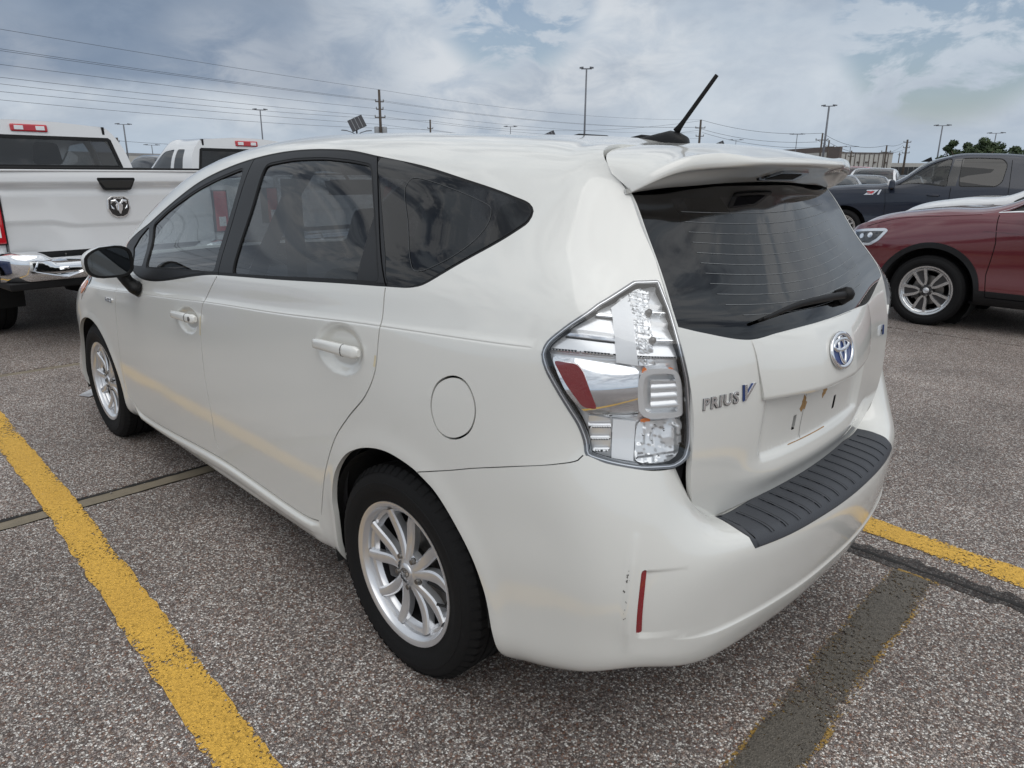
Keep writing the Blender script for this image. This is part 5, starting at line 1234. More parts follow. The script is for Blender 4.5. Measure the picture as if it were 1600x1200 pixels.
def linepaint_mat(name,col,wear,under=None,edge=None):
    """road paint with chipped holes through which the stones show (transparent where worn)"""
    m,N,L=newmat(name); b=N['Principled BSDF']; c,bu,mp,h,sp=pebble_nodes(N,L)
    n=N.new('ShaderNodeTexNoise'); n.inputs['Scale'].default_value=85; n.inputs['Detail'].default_value=6; n.inputs['Roughness'].default_value=.7; L.new(mp.outputs[0],n.inputs[0])
    n2=N.new('ShaderNodeTexNoise'); n2.inputs['Scale'].default_value=2.6; n2.inputs['Detail'].default_value=5; L.new(mp.outputs[0],n2.inputs[0])
    uv=N.new('ShaderNodeAttribute'); uv.attribute_name='edge'
    a=N.new('ShaderNodeMath'); a.operation='MULTIPLY_ADD'; L.new(n2.outputs[0],a.inputs[0]); a.inputs[1].default_value=.42; L.new(n.outputs[0],a.inputs[2])
    a2=N.new('ShaderNodeMath'); a2.operation='MULTIPLY_ADD'; L.new(uv.outputs['Fac'],a2.inputs[0]); a2.inputs[1].default_value=.10; L.new(a.outputs[0],a2.inputs[2])
    t=N.new('ShaderNodeMapRange'); L.new(a2.outputs[0],t.inputs[0]); t.inputs[1].default_value=wear; t.inputs[2].default_value=wear+.035; t.inputs[3].default_value=1; t.inputs[4].default_value=0
    va=N.new('ShaderNodeMixRGB'); va.inputs[1].default_value=tuple(x*.82 for x in col)+(1,); va.inputs[2].default_value=tuple(min(1,x*1.12) for x in col)+(1,); L.new(n2.outputs[0],va.inputs[0])
    hm=N.new('ShaderNodeMapRange'); L.new(h,hm.inputs[0]); hm.inputs[1].default_value=0; hm.inputs[2].default_value=.3; hm.inputs[3].default_value=.72; hm.inputs[4].default_value=1.0
    vb=N.new('ShaderNodeMixRGB'); vb.blend_type='MULTIPLY'; vb.inputs[0].default_value=1; L.new(va.outputs[0],vb.inputs[1]); L.new(hm.outputs[0],vb.inputs[2])
    L.new(vb.outputs[0],b.inputs['Base Color']); L.new(bu,b.inputs['Normal']); b.inputs['Roughness'].default_value=.6
    tr=N.new('ShaderNodeBsdfTransparent'); mx=N.new('ShaderNodeMixShader'); L.new(t.outputs[0],mx.inputs[0]); L.new(tr.outputs[0],mx.inputs[1]); L.new(b.outputs[0],mx.inputs[2]); L.new(mx.outputs[0],N['Material Output'].inputs[0])
    return m
MT['agg']=aggregate_mat()
MT['yellow']=linepaint_mat('yellow_line_paint',(.94,.535,.080),.815)
MT['aggdark']=aggregate_mat(.22)
MT['yellowold']=linepaint_mat('worn_yellow_paint',(.46,.28,.06),.72)
MT['blackout']=linepaint_mat('grey_blackout_paint',(.155,.137,.112),.79)
MT['filler']=mat('joint_filler',(.195,.165,.12),.8,var=.35,vs=9,bump=.6,bs=120)
MT['crack']=mat('tar_joint',(.012,.011,.010),.8,bump=.6)
g=tag(empty('ground'),'grey brown exposed aggregate concrete parking lot in large slabs',kind='structure')
b=MB(); b.add([(-900,-900,-.03),(900,-900,-.03),(900,900,-.03),(-900,900,-.03)],[(0,1,2,3)]); b.build('ground_base','filler',g)
XB=[-30,-11.5,-3.3,1.92,4.66,9.3,14,19,24,400]; YB=[-400,-40,-30,-20,-15.2,-10.4,-5.6,-.86,3.9,9,400]
for i in range(len(XB)-1):
    for j in range(len(YB)-1):
        gx0=.06 if XB[i]==1.92 else (.045 if XB[i]==4.66 else .012); gx1=.06 if XB[i+1]==1.92 else (.045 if XB[i+1]==4.66 else .012); gy0=.02 if YB[j]==-.86 else .012; gy1=.02 if YB[j+1]==-.86 else .012
        b=MB(); b.box(XB[i]+gx0,XB[i+1]-gx1,YB[j]+gy0,YB[j+1]-gy1,-.028,0,tx=.004,ty=.004); b.build('slab','agg',g)
# filler strips in the joints a few millimetres below the slabs, and the open crack beside one
def jag(x0,x1,y0,y1,z,m_,name,par,seed=1,amp=.008,step=.05,along='y',kind='structure'):
    r_=random.Random(seed); V=[];F=[]; n=int(abs((y1-y0) if along=='y' else (x1-x0))/step)
    for i in range(n+1):
        t=i/n; j0=r_.uniform(-amp,amp); j1=r_.uniform(-amp,amp)
        if along=='y': y=y0+(y1-y0)*t; V+=[(x0+j0,y,z),(x1+j1,y,z)]
        else: x=x0+(x1-x0)*t; V+=[(x,y0+j0,z),(x,y1+j1,z)]
    for i in range(n): F.append((2*i,2*i+1,2*i+3,2*i+2) if along=='x' else (2*i,2*i+2,2*i+3,2*i+1))
    return mk(name,V,F,m_,par)
jag(1.875,1.962,-.80,3.8,-.003,'filler','joint_filler_strip',g,2,.004)
jag(1.955,1.979,-.80,3.8,-.0015,'crack','joint_crack',g,3,.005)
jag(4.61,4.70,-.80,3.8,-.003,'filler','joint_filler_strip',g,4,.004)
jag(-3.3,1.86,-.925,-.825,.0022,'aggdark','joint_crack',g,5,.022,.03,'x'); jag(-3.3,1.86,-.872,-.858,.0034,'crack','joint_crack',g,15,.006,.03,'x')
# painted lines
def stripe(pts,w,m_,name,label,z,edgew=True,seed=4,taper=0):
    r_=random.Random(seed); P=np.array(pts,float); P=lin(P,False,.05); t=np.gradient(P,axis=0); t/=np.linalg.norm(t,axis=1,keepdims=True); n=np.stack([-t[:,1],t[:,0]],1)
    V=[];F=[];E=[]; K=6
    for i,(p_,q) in enumerate(zip(P,n)):
        for k_ in range(K+1):
            s=k_/K*2-1; j=r_.uniform(-.006,.006) if k_ in (0,K) else 0; v=p_+q*(w/2*s+j); V.append((v[0],v[1],z)); E.append(abs(s)**3)
    for i in range(len(P)-1):
        for k_ in range(K): a=i*(K+1)+k_; F.append((a,a+1,a+K+2,a+K+1))
    o=mk(name,V,F,m_,None); at=o.data.attributes.new('edge','FLOAT','POINT'); at.data.foreach_set('value',E)
    if o.data.polygons[0].normal.z<0: o.data.flip_normals()
    tag(o,label,kind='structure'); return o
stripe([(9.0,1.25),(3.74,1.303),(1.99,1.323),(-.1,1.388),(-2.6,1.466)],.130,'yellow','parking_line','worn yellow parking line left of the white hatchback',.004,seed=3)
stripe([(9.0,-1.38),(1.0,-1.17),(-.68,-1.11),(-1.25,-1.082),(-4.0,-.96)],.150,'yellow','parking_line','yellow parking line on the right side of the white hatchback',.004,seed=5)
stripe([(-.925,-.82),(-.93,-.2),(-.955,.45),(-1.0,1.3)],.165,'yellowold','old_line','worn yellow edges of a painted over line behind the bumper',.004,seed=6)
stripe([(-.925,-.80),(-.93,-.2),(-.955,.45),(-1.0,1.3)],.138,'blackout','blackout_line','grey strip painted over an old yellow line behind the bumper',.007,seed=7)
for y in (-12.4,): stripe([(9.0,y-.1),(-4,y+.25)],.12,'yellow','parking_line','yellow parking line between cars in the right hand bays',.004,seed=int(-y*10))
# small foil litter near the front wheel
b=MB(); b.add([(3.72,.80,.004),(3.80,.70,.012),(3.74,.62,.005),(3.66,.64,.020),(3.63,.76,.006)],[(0,1,2),(0,2,3),(0,3,4)]); tag(b.build('foil_scrap','chromer'),'crumpled silver foil scrap lying ahead of the front wheel','litter')
# loose stones
b=MB(); r_=random.Random(5)
for i in range(420):
    x=r_.uniform(-1.4,4); y=r_.choice([r_.uniform(.95,2.6),r_.uniform(-1.6,-.9)]); s=r_.uniform(.002,.006); M_=Matrix.Translation((x,y,s*.5))@Matrix.Rotation(r_.uniform(0,6),4,'Z')
    b.prism([(s*math.cos(a)*r_.uniform(.7,1.2),s*math.sin(a)*r_.uniform(.7,1.2)) for a in np.linspace(0,2*math.pi,7)[:-1]],-s*.5,s*.5,M_,.6)
MT['stone']=mat('loose_stone',(.30,.27,.24),.7,var=.5,vs=40)
b.build('loose_stones','stone')['kind']='stuff'
# ============================================================ BACKGROUND
CX,CY=CP[0],CP[1]
def polar(az,d): a=math.radians(az); return (CX+d*math.cos(a),CY+d*math.sin(a))
MT.update(pole=mat('grey_steel_pole',(.14,.15,.17),.5,metal=.3,var=.2),wood=mat('weathered_pole_wood',(.075,.062,.052),.9,var=.4,vs=3),wire=mat('cable',(.05,.055,.065),.6),
 insul=mat('insulator_grey',(.30,.32,.34),.5),solar=mat('solar_panel',(.015,.018,.03),.15,coat=1),
 bpale=mat('pale_wall_panel',(.42,.42,.40),.85,var=.1,vs=.4),bdark=mat('brown_parapet',(.115,.095,.088),.8,var=.1,vs=.3),bgrey=mat('grey_wall',(.25,.25,.25),.85,var=.12,vs=.3),door=mat('roller_door',(.30,.30,.29),.7),blackwin=mat('dark_opening',(.02,.022,.025),.4),
 bark=mat('bark',(.08,.06,.045),.95,var=.3,vs=12))
def light_pole(az,d,top,label,arms=1,w=.12,group='light poles of the parking lot'):
    x,y=polar(az,d); h=1.445+top*d; S_=arms; o=tag(empty('light_pole',(x,y,0),math.radians(az+90)),label,'light pole')
    b=MB(); b.tube([(0,0,0),(0,0,h-.1)],[w*.85,w*.55],8); b.build('pole','pole',o,smooth=True)
    b=MB(); b.box(-.42*d/62,.42*d/62,-.04,.04,h-.16,h-.08); b.build('crossarm','pole',o)
    for s in (-1,1): b=MB(); b.box(-.16*d/62,.16*d/62,-.10,.10,-.05,.06,Matrix.Translation((s*.40*d/62,0,h-.04))@Matrix.Rotation(s*.12,4,'Y')); b.build('lamp_head','pole',o)
    return o
light_pole(-50.1,62,.131,'tall dark twin-headed light pole above the middle of the roof',w=.11)
light_pole(-67.2,88,.0812,'dark twin-headed light pole rising in front of the brown building',w=.16)
light_pole(-26.3,105,.0746,'slim twin-headed light pole over the second white pickup',w=.13)
light_pole(-17.45,130,.0527,'twin-headed light pole right of the first pickup cab',w=.17)
light_pole(-74.26,120,.056,'twin-headed light pole standing at the left edge of the trees',w=.14)
light_pole(-77.31,150,.0465,'short-looking light pole rising behind the trees',w=.13)
light_pole(-65.34,160,.0487,'thin light pole behind the left part of the brown building',w=.12)
light_pole(-44.5,135,.0593,'small distant light pole over the middle of the car roof',w=.10)
light_pole(-61.2,190,.0425,'small distant light pole right of the antenna',w=.11)
light_pole(-19.0,170,.030,'small distant light pole above the dark SUV',w=.13)
light_pole(-68.9,210,.0335,'tiny distant light pole behind the pale panelled wall',w=.14)
def util_pole(az,d,top,label,arms=((.8,1.1),),w=.16,trans=False):
    x,y=polar(az,d); h=1.445+top*d; o=tag(empty('utility_pole',(x,y,0),math.radians(az+90)),label,'utility pole')
    b=MB(); b.tube([(0,0,0),(0,0,h)],[w*1.4,w],8); b.build('pole','wood',o,smooth=True)
    for k_,(dz,l) in enumerate(arms):
        b=MB(); b.box(-l/2,l/2,-.06,.06,h-dz-.07,h-dz+.07); b.build('crossarm','wood',o)
        for s in (-1,1): b=MB(); b.lathe([(0,.28),(.07,.26),(.10,.14),(.06,0),(0,0)],8,'z',(s*l*.46,0,h-dz+.07)); b.build('insulator','insul',o,smooth=True)
    if trans:
        for s in (-1,1): b=MB(); b.lathe([(0,1.3),(.32,1.25),(.36,1.15),(.36,.1),(.3,0),(0,0)],14,'z',(s*.55,0,h-6.2)); b.build('transformer','insul',o,autos=40)
    return o,(x,y,h)
u0=(58.,26.,12.6)
_,u1=util_pole(-34.76,110,.1015,'wooden utility pole with transformers left of centre',((1.6,1.2),(2.6,1.0),(3.7,1.5)),.17,True)
_,ua=util_pole(-38.45,165,.0662,'shorter utility pole right of the one with transformers',((1.8,1.2),),.17)
_,u3=util_pole(-58.6,160,.0667,'utility pole just right of the roof antenna',((1.6,2.0),(3.2,1.6)),.2)
_,u4=util_pole(-67.0,150,.049,'utility pole immediately left of the dark light pole',((1.2,2.2),),.14)
_,u5=util_pole(-67.48,155,.0408,'utility pole immediately right of the dark light pole',((1.2,2.0),),.13)
_,u5b=util_pole(-69.0,150,.0285,'short pole at the left end of the pale panelled wall',((1.0,1.0),),.11)
_,u6=util_pole(-71.15,155,.0342,'leaning-looking pole at the right end of the pale wall',((1.2,1.6),),.13)
_,u7=util_pole(-72.35,200,.0404,'utility pole with three crossarms left of the pickup roof',((.6,1.6),(1.8,1.4),(3.0,1.6)),.2)
_,u8=util_pole(-72.0,300,.026,'faint distant pole beside the one with three crossarms',((.8,1.0),),.16)
_,u9=util_pole(-16.94,170,.0369,'plain pole behind the first pickup cab pillar',((.8,.8),),.2)
def wire(a,b_,dz,sag,off,r_,label):
    pts=[]
    for t in np.linspace(0,1,25): pts.append((a[0]+(b_[0]-a[0])*t+off,a[1]+(b_[1]-a[1])*t,a[2]-dz+(b_[2]-a[2])*t-4*sag*t*(1-t)))
    b=MB(); b.tube(pts,r_,4,cap=False); tag(b.build('power_line','wire'),label,'power line',group='overhead power lines')
ORD=('topmost','second from the top, nearer','second from the top, farther','fourth from the top','fifth from the top','lowest')
for k_,(dz,off) in enumerate(((0,0),(1.45,.5),(1.45,-.5),(2.5,.5),(3.6,-.6),(4.6,.3))):
    wire(u0,u1,dz,.5 if dz else .4,off,.016,'power line left of the pole with transformers, '+ORD[k_]); wire(u1,u3,dz,1.1,off,.015,'power line between the transformer pole and the antenna, '+ORD[k_])
for k_,(dz,off) in enumerate(((0,0),(1.5,.8),(2.5,-.6))):
    nm_=('top','middle','bottom')[k_]
    wire(u3,u4,dz,1.0,off,.03,nm_+' power line from the antenna side pole to the dark light pole'); wire(u4,u6,min(dz,1.2),1.2,off,.03,nm_+' power line above the pale panelled warehouse wall'); wire(u6,u7,min(dz,1.2),.6,off,.03,nm_+' short power line left of the three-armed utility pole')
for k_,dz in enumerate((.2,2.0)):
    nm_=('upper','lower')[k_]; wire((90,40,14),ua,dz,2.0,0,.022,nm_+' faint power line passing behind the transformer pole to the shorter pole'); wire(ua,u3,dz,2.0,0,.022,nm_+' faint power line right of the shorter pole behind the roof')
wire(u9,(ua[0],ua[1],ua[2]-3),.6,1.5,0,.03,'low faint power line above the second white pickup')
def solar_lamp(az,d,top,label,full=True,w=1.3):
    x,y=polar(az,d); h=1.445+top*d; o=tag(empty('solar_lamp',(x,y,0),math.radians(az+90)),label,'solar lamp')
    b=MB(); b.tube([(0,0,0),(0,0,h-.7)],.07,8); b.build('pole','pole',o,smooth=True)
    M_=Matrix.Translation((-.05,0,h-.55))@Matrix.Rotation(math.radians(24),4,'Y')@Matrix.Rotation(math.radians(-52),4,'X')
    b=MB(); b.box(-.62,.62,-.60,.60,-.03,.03,M_); pn=b.build('panel','solarm',o)
    for xx in (-.31,0,.31): b=MB(); b.box(xx-.012,xx+.012,-.60,.60,.03,.036,M_); b.build('panel_line','insul',pn)
    if full:
        for s in (-1,1):
            b=MB(); b.tube([(0,0,h-1.45),(s*.35,0,h-1.24),(s*.75,0,h-1.12)],.035,6); b.build('arm','pole',o,smooth=True)
            b=MB(); b.box(-.28,.28,-.10,.10,-.03,.04,Matrix.Translation((s*.95,0,h-1.10))@Matrix.Rotation(-s*.08,4,'Y'),tx=.06); b.build('lamp_head','pole',o)
solar_lamp(-33.0,62,.0690,'solar street lamp with tilted panel and two lamp arms left of the utility pole')
solar_lamp(-47.48,85,.0531,'tilted solar panel lamp peeking over the middle of the roof')
solar_lamp(-60.05,100,.0402,'tilted solar panel lamp peeking over the spoiler')
# buildings
def wall_seg(name,az0,d0,az1,d1,h0,h1,m_,parent,thick=12):
    a=polar(az0,d0); c=polar(az1,d1); dx,dy=c[0]-a[0],c[1]-a[1]; l=math.hypot(dx,dy); nx,ny=-dy/l,dx/l
    mx_,my_=(a[0]+c[0])/2-CX,(a[1]+c[1])/2-CY
    if nx*mx_+ny*my_<0: nx,ny=-nx,-ny
    V=[(a[0],a[1],0),(c[0],c[1],0),(c[0]+nx*thick,c[1]+ny*thick,0),(a[0]+nx*thick,a[1]+ny*thick,0)]; V+=[(V[0][0],V[0][1],h0),(V[1][0],V[1][1],h1),(V[2][0],V[2][1],h1),(V[3][0],V[3][1],h0)]
    b=MB(); b.add(V,[(0,3,2,1),(4,5,6,7),(0,1,5,4),(1,2,6,5),(2,3,7,6),(3,0,4,7)]); b.build(name,m_,parent); return a,(dx/l,dy/l),l,(nx,ny)
bl=tag(empty('warehouse',polar(-68,170)+(0,)),'long low warehouse with a brown parapet and pale panelled wall','warehouse'); bl.location=(0,0,0)
wall_seg('brown_wall',-62.5,205,-68.25,168,7.2,7.05,'bdark',bl,.5)
a,dr,l,nn=wall_seg('lower_wall',-63.0,200,-67.0,173,5.1,5.1,'bpale',bl,.9)
a,dr,l,nn=wall_seg('panel_wall',-68.35,168.5,-71.6,176,6.0,5.8,'bpale',bl,12)
for i in range(1,11):
    x=a[0]+dr[0]*l*i/11-nn[0]*.06; y=a[1]+dr[1]*l*i/11-nn[1]*.06; b=MB(); b.box(-.07,.07,-.05,.05,0,5.75); o=b.build('panel_joint','bdark',bl); o.location=(x,y,0); o.rotation_euler=(0,0,math.atan2(dr[1],dr[0]))
b=MB(); b.box(0,l,-.12,.0,0,.18); o=b.build('wall_coping','bdark',bl); o.location=(a[0],a[1],5.78); o.rotation_euler=(0,0,math.atan2(dr[1],dr[0]))
for t_,w_,h_ in ((.42,1.1,2.6),(.55,2.2,3.1),(.75,1.6,2.7)):
    b=MB(); b.box(-w_/2,w_/2,-.12,.02,0,h_); o=b.build('door','door',bl); o.location=(a[0]+dr[0]*l*t_,a[1]+dr[1]*l*t_,0); o.rotation_euler=(0,0,math.atan2(dr[1],dr[0]))
for i,t_ in enumerate((.12,.34,.5,.66,.88)):
    b=MB(); b.box(-.25,.25,-.35,-.0,3.9,4.15); o=b.build('wall_lamp','bdark',bl); o.location=(a[0]+dr[0]*l*t_,a[1]+dr[1]*l*t_,0); o.rotation_euler=(0,0,math.atan2(dr[1],dr[0]))
a2=polar(-64.2,198.5); c2=polar(-66.2,184.5); r_=random.Random(9)
for i in range(17):
    if i in (7,8,13): continue
    t_=i/16; b=MB(); b.box(-.5,.5,-.3,.1,0,r_.uniform(.5,.85)); o=b.build('sign_letter','blackwin',bl); o.location=(a2[0]+(c2[0]-a2[0])*t_,a2[1]+(c2[1]-a2[1])*t_,5.75); o.rotation_euler=(0,0,math.atan2(c2[1]-a2[1],c2[0]-a2[0])); o.scale=(.8,1,1)
for az_,m_ in ((-66.9,'frost'),(-67.3,'frost'),(-67.6,'frost')):
    x,y=polar(az_,170.8); b=MB(); b.box(-.9,.9,-.2,.2,2.6,4.2); o=b.build('notice_panel','door',bl); o.location=(x,y,0); o.rotation_euler=(0,0,math.radians(az_+90))
b2_=tag(empty('open_shed'),'low pale open-fronted shed beyond the right end of the panelled wall','shed')
a,dr,l,nn=wall_seg('roof_fascia',-71.5,215,-74.3,215,4.5,4.4,'bpale',b2_,14)
for i in range(9):
    t_=.05+i*.105; b=MB(); b.box(-.5,.5,-.15,.02,1.2,3.5); o=b.build('window','blackwin',b2_); o.location=(a[0]+dr[0]*l*t_,a[1]+dr[1]*l*t_,0); o.rotation_euler=(0,0,math.atan2(dr[1],dr[0])); o.scale=(1.0,1,1)
b3_=tag(empty('distant_warehouse'),'long pale warehouse far behind the gap between the two white pickups','warehouse')
a,dr,l,nn=wall_seg('wall',-12,230,-24,240,5.3,5.3,'bpale',b3_,20)
wall_seg('parapet',-12,229.5,-20,236,6.3,6.0,'bgrey',b3_,3)
# trees behind the blue pickup
def leaf_mat():
    m,N,L=newmat('tree_leaves'); b=N['Principled BSDF']; tc=N.new('ShaderNodeTexCoord'); n=N.new('ShaderNodeTexNoise'); n.inputs['Scale'].default_value=.9; n.inputs['Detail'].default_value=6; L.new(tc.outputs['Object'],n.inputs[0])
    r_=N.new('ShaderNodeValToRGB'); e=r_.color_ramp.elements; e[0].position=.35; e[0].color=(.018,.038,.014,1); e[1].position=.68; e[1].color=(.055,.085,.03,1); L.new(n.outputs[0],r_.inputs[0]); L.new(r_.outputs[0],b.inputs['Base Color']); b.inputs['Roughness'].default_value=.7; return m
MT['leaf']=leaf_mat()
def tree(az,d,h,w,label,seed):
    x,y=polar(az,d); o=tag(empty('tree',(x,y,0)),label,'tree',group=None); R_=np.random.default_rng(seed)
    b=MB(); b.tube([(0,0,0),(.1,0,h*.3),(.0,.1,h*.55)],[.3,.22,.1],8)
    for k_ in range(6):
        a=k_*1.05; b.tube([(0,0,h*.28),(w*.25*math.cos(a),w*.25*math.sin(a),h*.5),(w*.4*math.cos(a),w*.4*math.sin(a),h*.68)],[.12,.07,.03],6)
    b.build('trunk','bark',o,smooth=True)
    # clumps of leaf faces
    C_=[]; 
    for k_ in range(70):
        a=R_.uniform(0,6.28); rr=w*.5*R_.uniform(.1,1)**.6; zz=h*(.22+.72*R_.uniform(0,1)*(1-.55*(rr/(w*.5))**2)); C_.append((rr*math.cos(a),rr*math.sin(a),zz,R_.uniform(.5,1.15)*w*.12))
    n=15000; ci=R_.integers(0,len(C_),n); C_=np.array(C_); dv=R_.normal(size=(n,3)); dv/=np.linalg.norm(dv,axis=1,keepdims=True); rad=C_[ci,3]*R_.uniform(.35,1.1,n)**.5
    P=C_[ci,:3]+dv*rad[:,None]*[1,1,.75]; s=R_.uniform(.08,.19,n)
    a_=R_.normal(size=(n,3)); a_/=np.linalg.norm(a_,axis=1,keepdims=True); b_=np.cross(a_,dv); b_/=np.maximum(np.linalg.norm(b_,axis=1,keepdims=True),1e-6)
    V=np.stack([P-a_*s[:,None],P+b_*s[:,None]*.6,P+a_*s[:,None],P-b_*s[:,None]*.6],1).reshape(-1,3); F=np.arange(n*4).reshape(n,4)
    ob=mk('crown',V,F,'leaf',o); ob['kind']='stuff'
tree(-76.0,88,5.6,5.4,'dark green bushy tree, tallest crown above the blue pickup cab',1); tree(-77.6,92,5.0,6.0,'dark green tree in the middle of the group behind the pickup',2)
tree(-79.2,95,4.6,6.0,'lower green tree at the right edge of the picture',3); tree(-75.05,92,4.4,2.6,'small green tree at the left end of the tree group',4); tree(-80.5,90,5.0,6,'green tree past the right end of the pickup',5)
# ============================================================ OTHER VEHICLES
def shell_surf(cols):
    """cols: list of dict rows; returns half surface (left side y>0) from sill to roof centre"""
    G=[]
    for (x,ys,zb,zm,zs,yb,xr,zr,yr,xc_,zc) in cols:
        G.append([(x,ys*.94,zb-.04),(x,ys,zb),(x,ys*1.03,zm),(x,ys*1.03,(zm+zs)/2+.02),(x,yb,zs),((x+xr)/2,(yb+yr)/2*1.02,(zs+zr)/2),(xr,yr,zr),(xr*.6+xc_*.4,yr*.86,zr+(zc-zr)*.55),(xc_,yr*.45,zc-.008),(xc_,0,zc)])
    S=Surf(np.array(G)); S.cen=np.array([0,0,.8]); return S
def suv_cols(L=4.7,H=1.68,hood=1.0,W=.90):
    k=H/1.68; X=[2.35,2.27,2.08,1.75,1.42,1.08,.80,.45,.0,-.6,-1.2,-1.7,-2.05,-2.25,-2.33]; s=L/4.7
    ys=[.45,.66,.80,.855,.868,.872,.874,.875,.875,.875,.87,.855,.81,.70,.50]
    zs=[.82,.90,.97,1.03,1.06,1.085,1.10,1.11,1.12,1.135,1.15,1.165,1.17,1.15,1.10]
    yb=[.42,.62,.755,.82,.845,.855,.858,.858,.858,.858,.85,.83,.775,.68,.45]
    xr=[2.30,2.20,2.0,1.68,1.36,1.02,.62,.22,-.10,-.6,-1.15,-1.58,-1.88,-2.12,-2.28]
    zr=[.86,.94,1.02,1.08,1.12,1.14,1.30,1.50,1.59,1.62,1.60,1.565,1.50,1.36,1.18]
    yr=[.38,.58,.69,.74,.76,.765,.70,.645,.625,.615,.605,.59,.565,.54,.44]
    xc_=[2.32,2.22,2.02,1.70,1.38,1.05,.66,.25,-.10,-.6,-1.15,-1.60,-1.92,-2.17,-2.31]
    zc=[.88,.97,1.055,1.115,1.15,1.17,1.34,1.56,1.665,1.68,1.665,1.635,1.575,1.42,1.20]
    f=lambda z: z if z<1 else 1+(z-1)*(H-1)/.68
    return [(X[i]*s,ys[i]*W/.90,.30 if 0<i<14 else .34,.55,f(zs[i])*hood,yb[i]*W/.90,xr[i]*s,f(zr[i])*hood,yr[i]*W/.90,xc_[i]*s,f(zc[i])*hood) for i in range(15)]
def sedan_cols(L=4.7,H=1.45,W=.90):
    X=[2.35,2.27,2.08,1.75,1.42,1.08,.80,.45,.0,-.6,-1.2,-1.7,-2.05,-2.25,-2.33]; s=L/4.7
    zs=[.62,.70,.78,.85,.89,.92,.93,.94,.95,.965,.98,.99,.99,.96,.88]
    zr=[.66,.74,.82,.89,.93,.97,1.12,1.28,1.37,1.39,1.30,1.12,1.06,1.02,.92]; zc=[.68,.77,.85,.92,.96,1.0,1.17,1.34,1.44,1.45,1.37,1.17,1.09,1.05,.94]
    c=suv_cols(L,1.68,1,W); o=[]
    for i,q in enumerate(c): o.append((q[0],q[1],.26 if 0<i<14 else .3,.45,zs[i],q[5],q[6],zr[i],q[8],q[9],zc[i]))
    return o
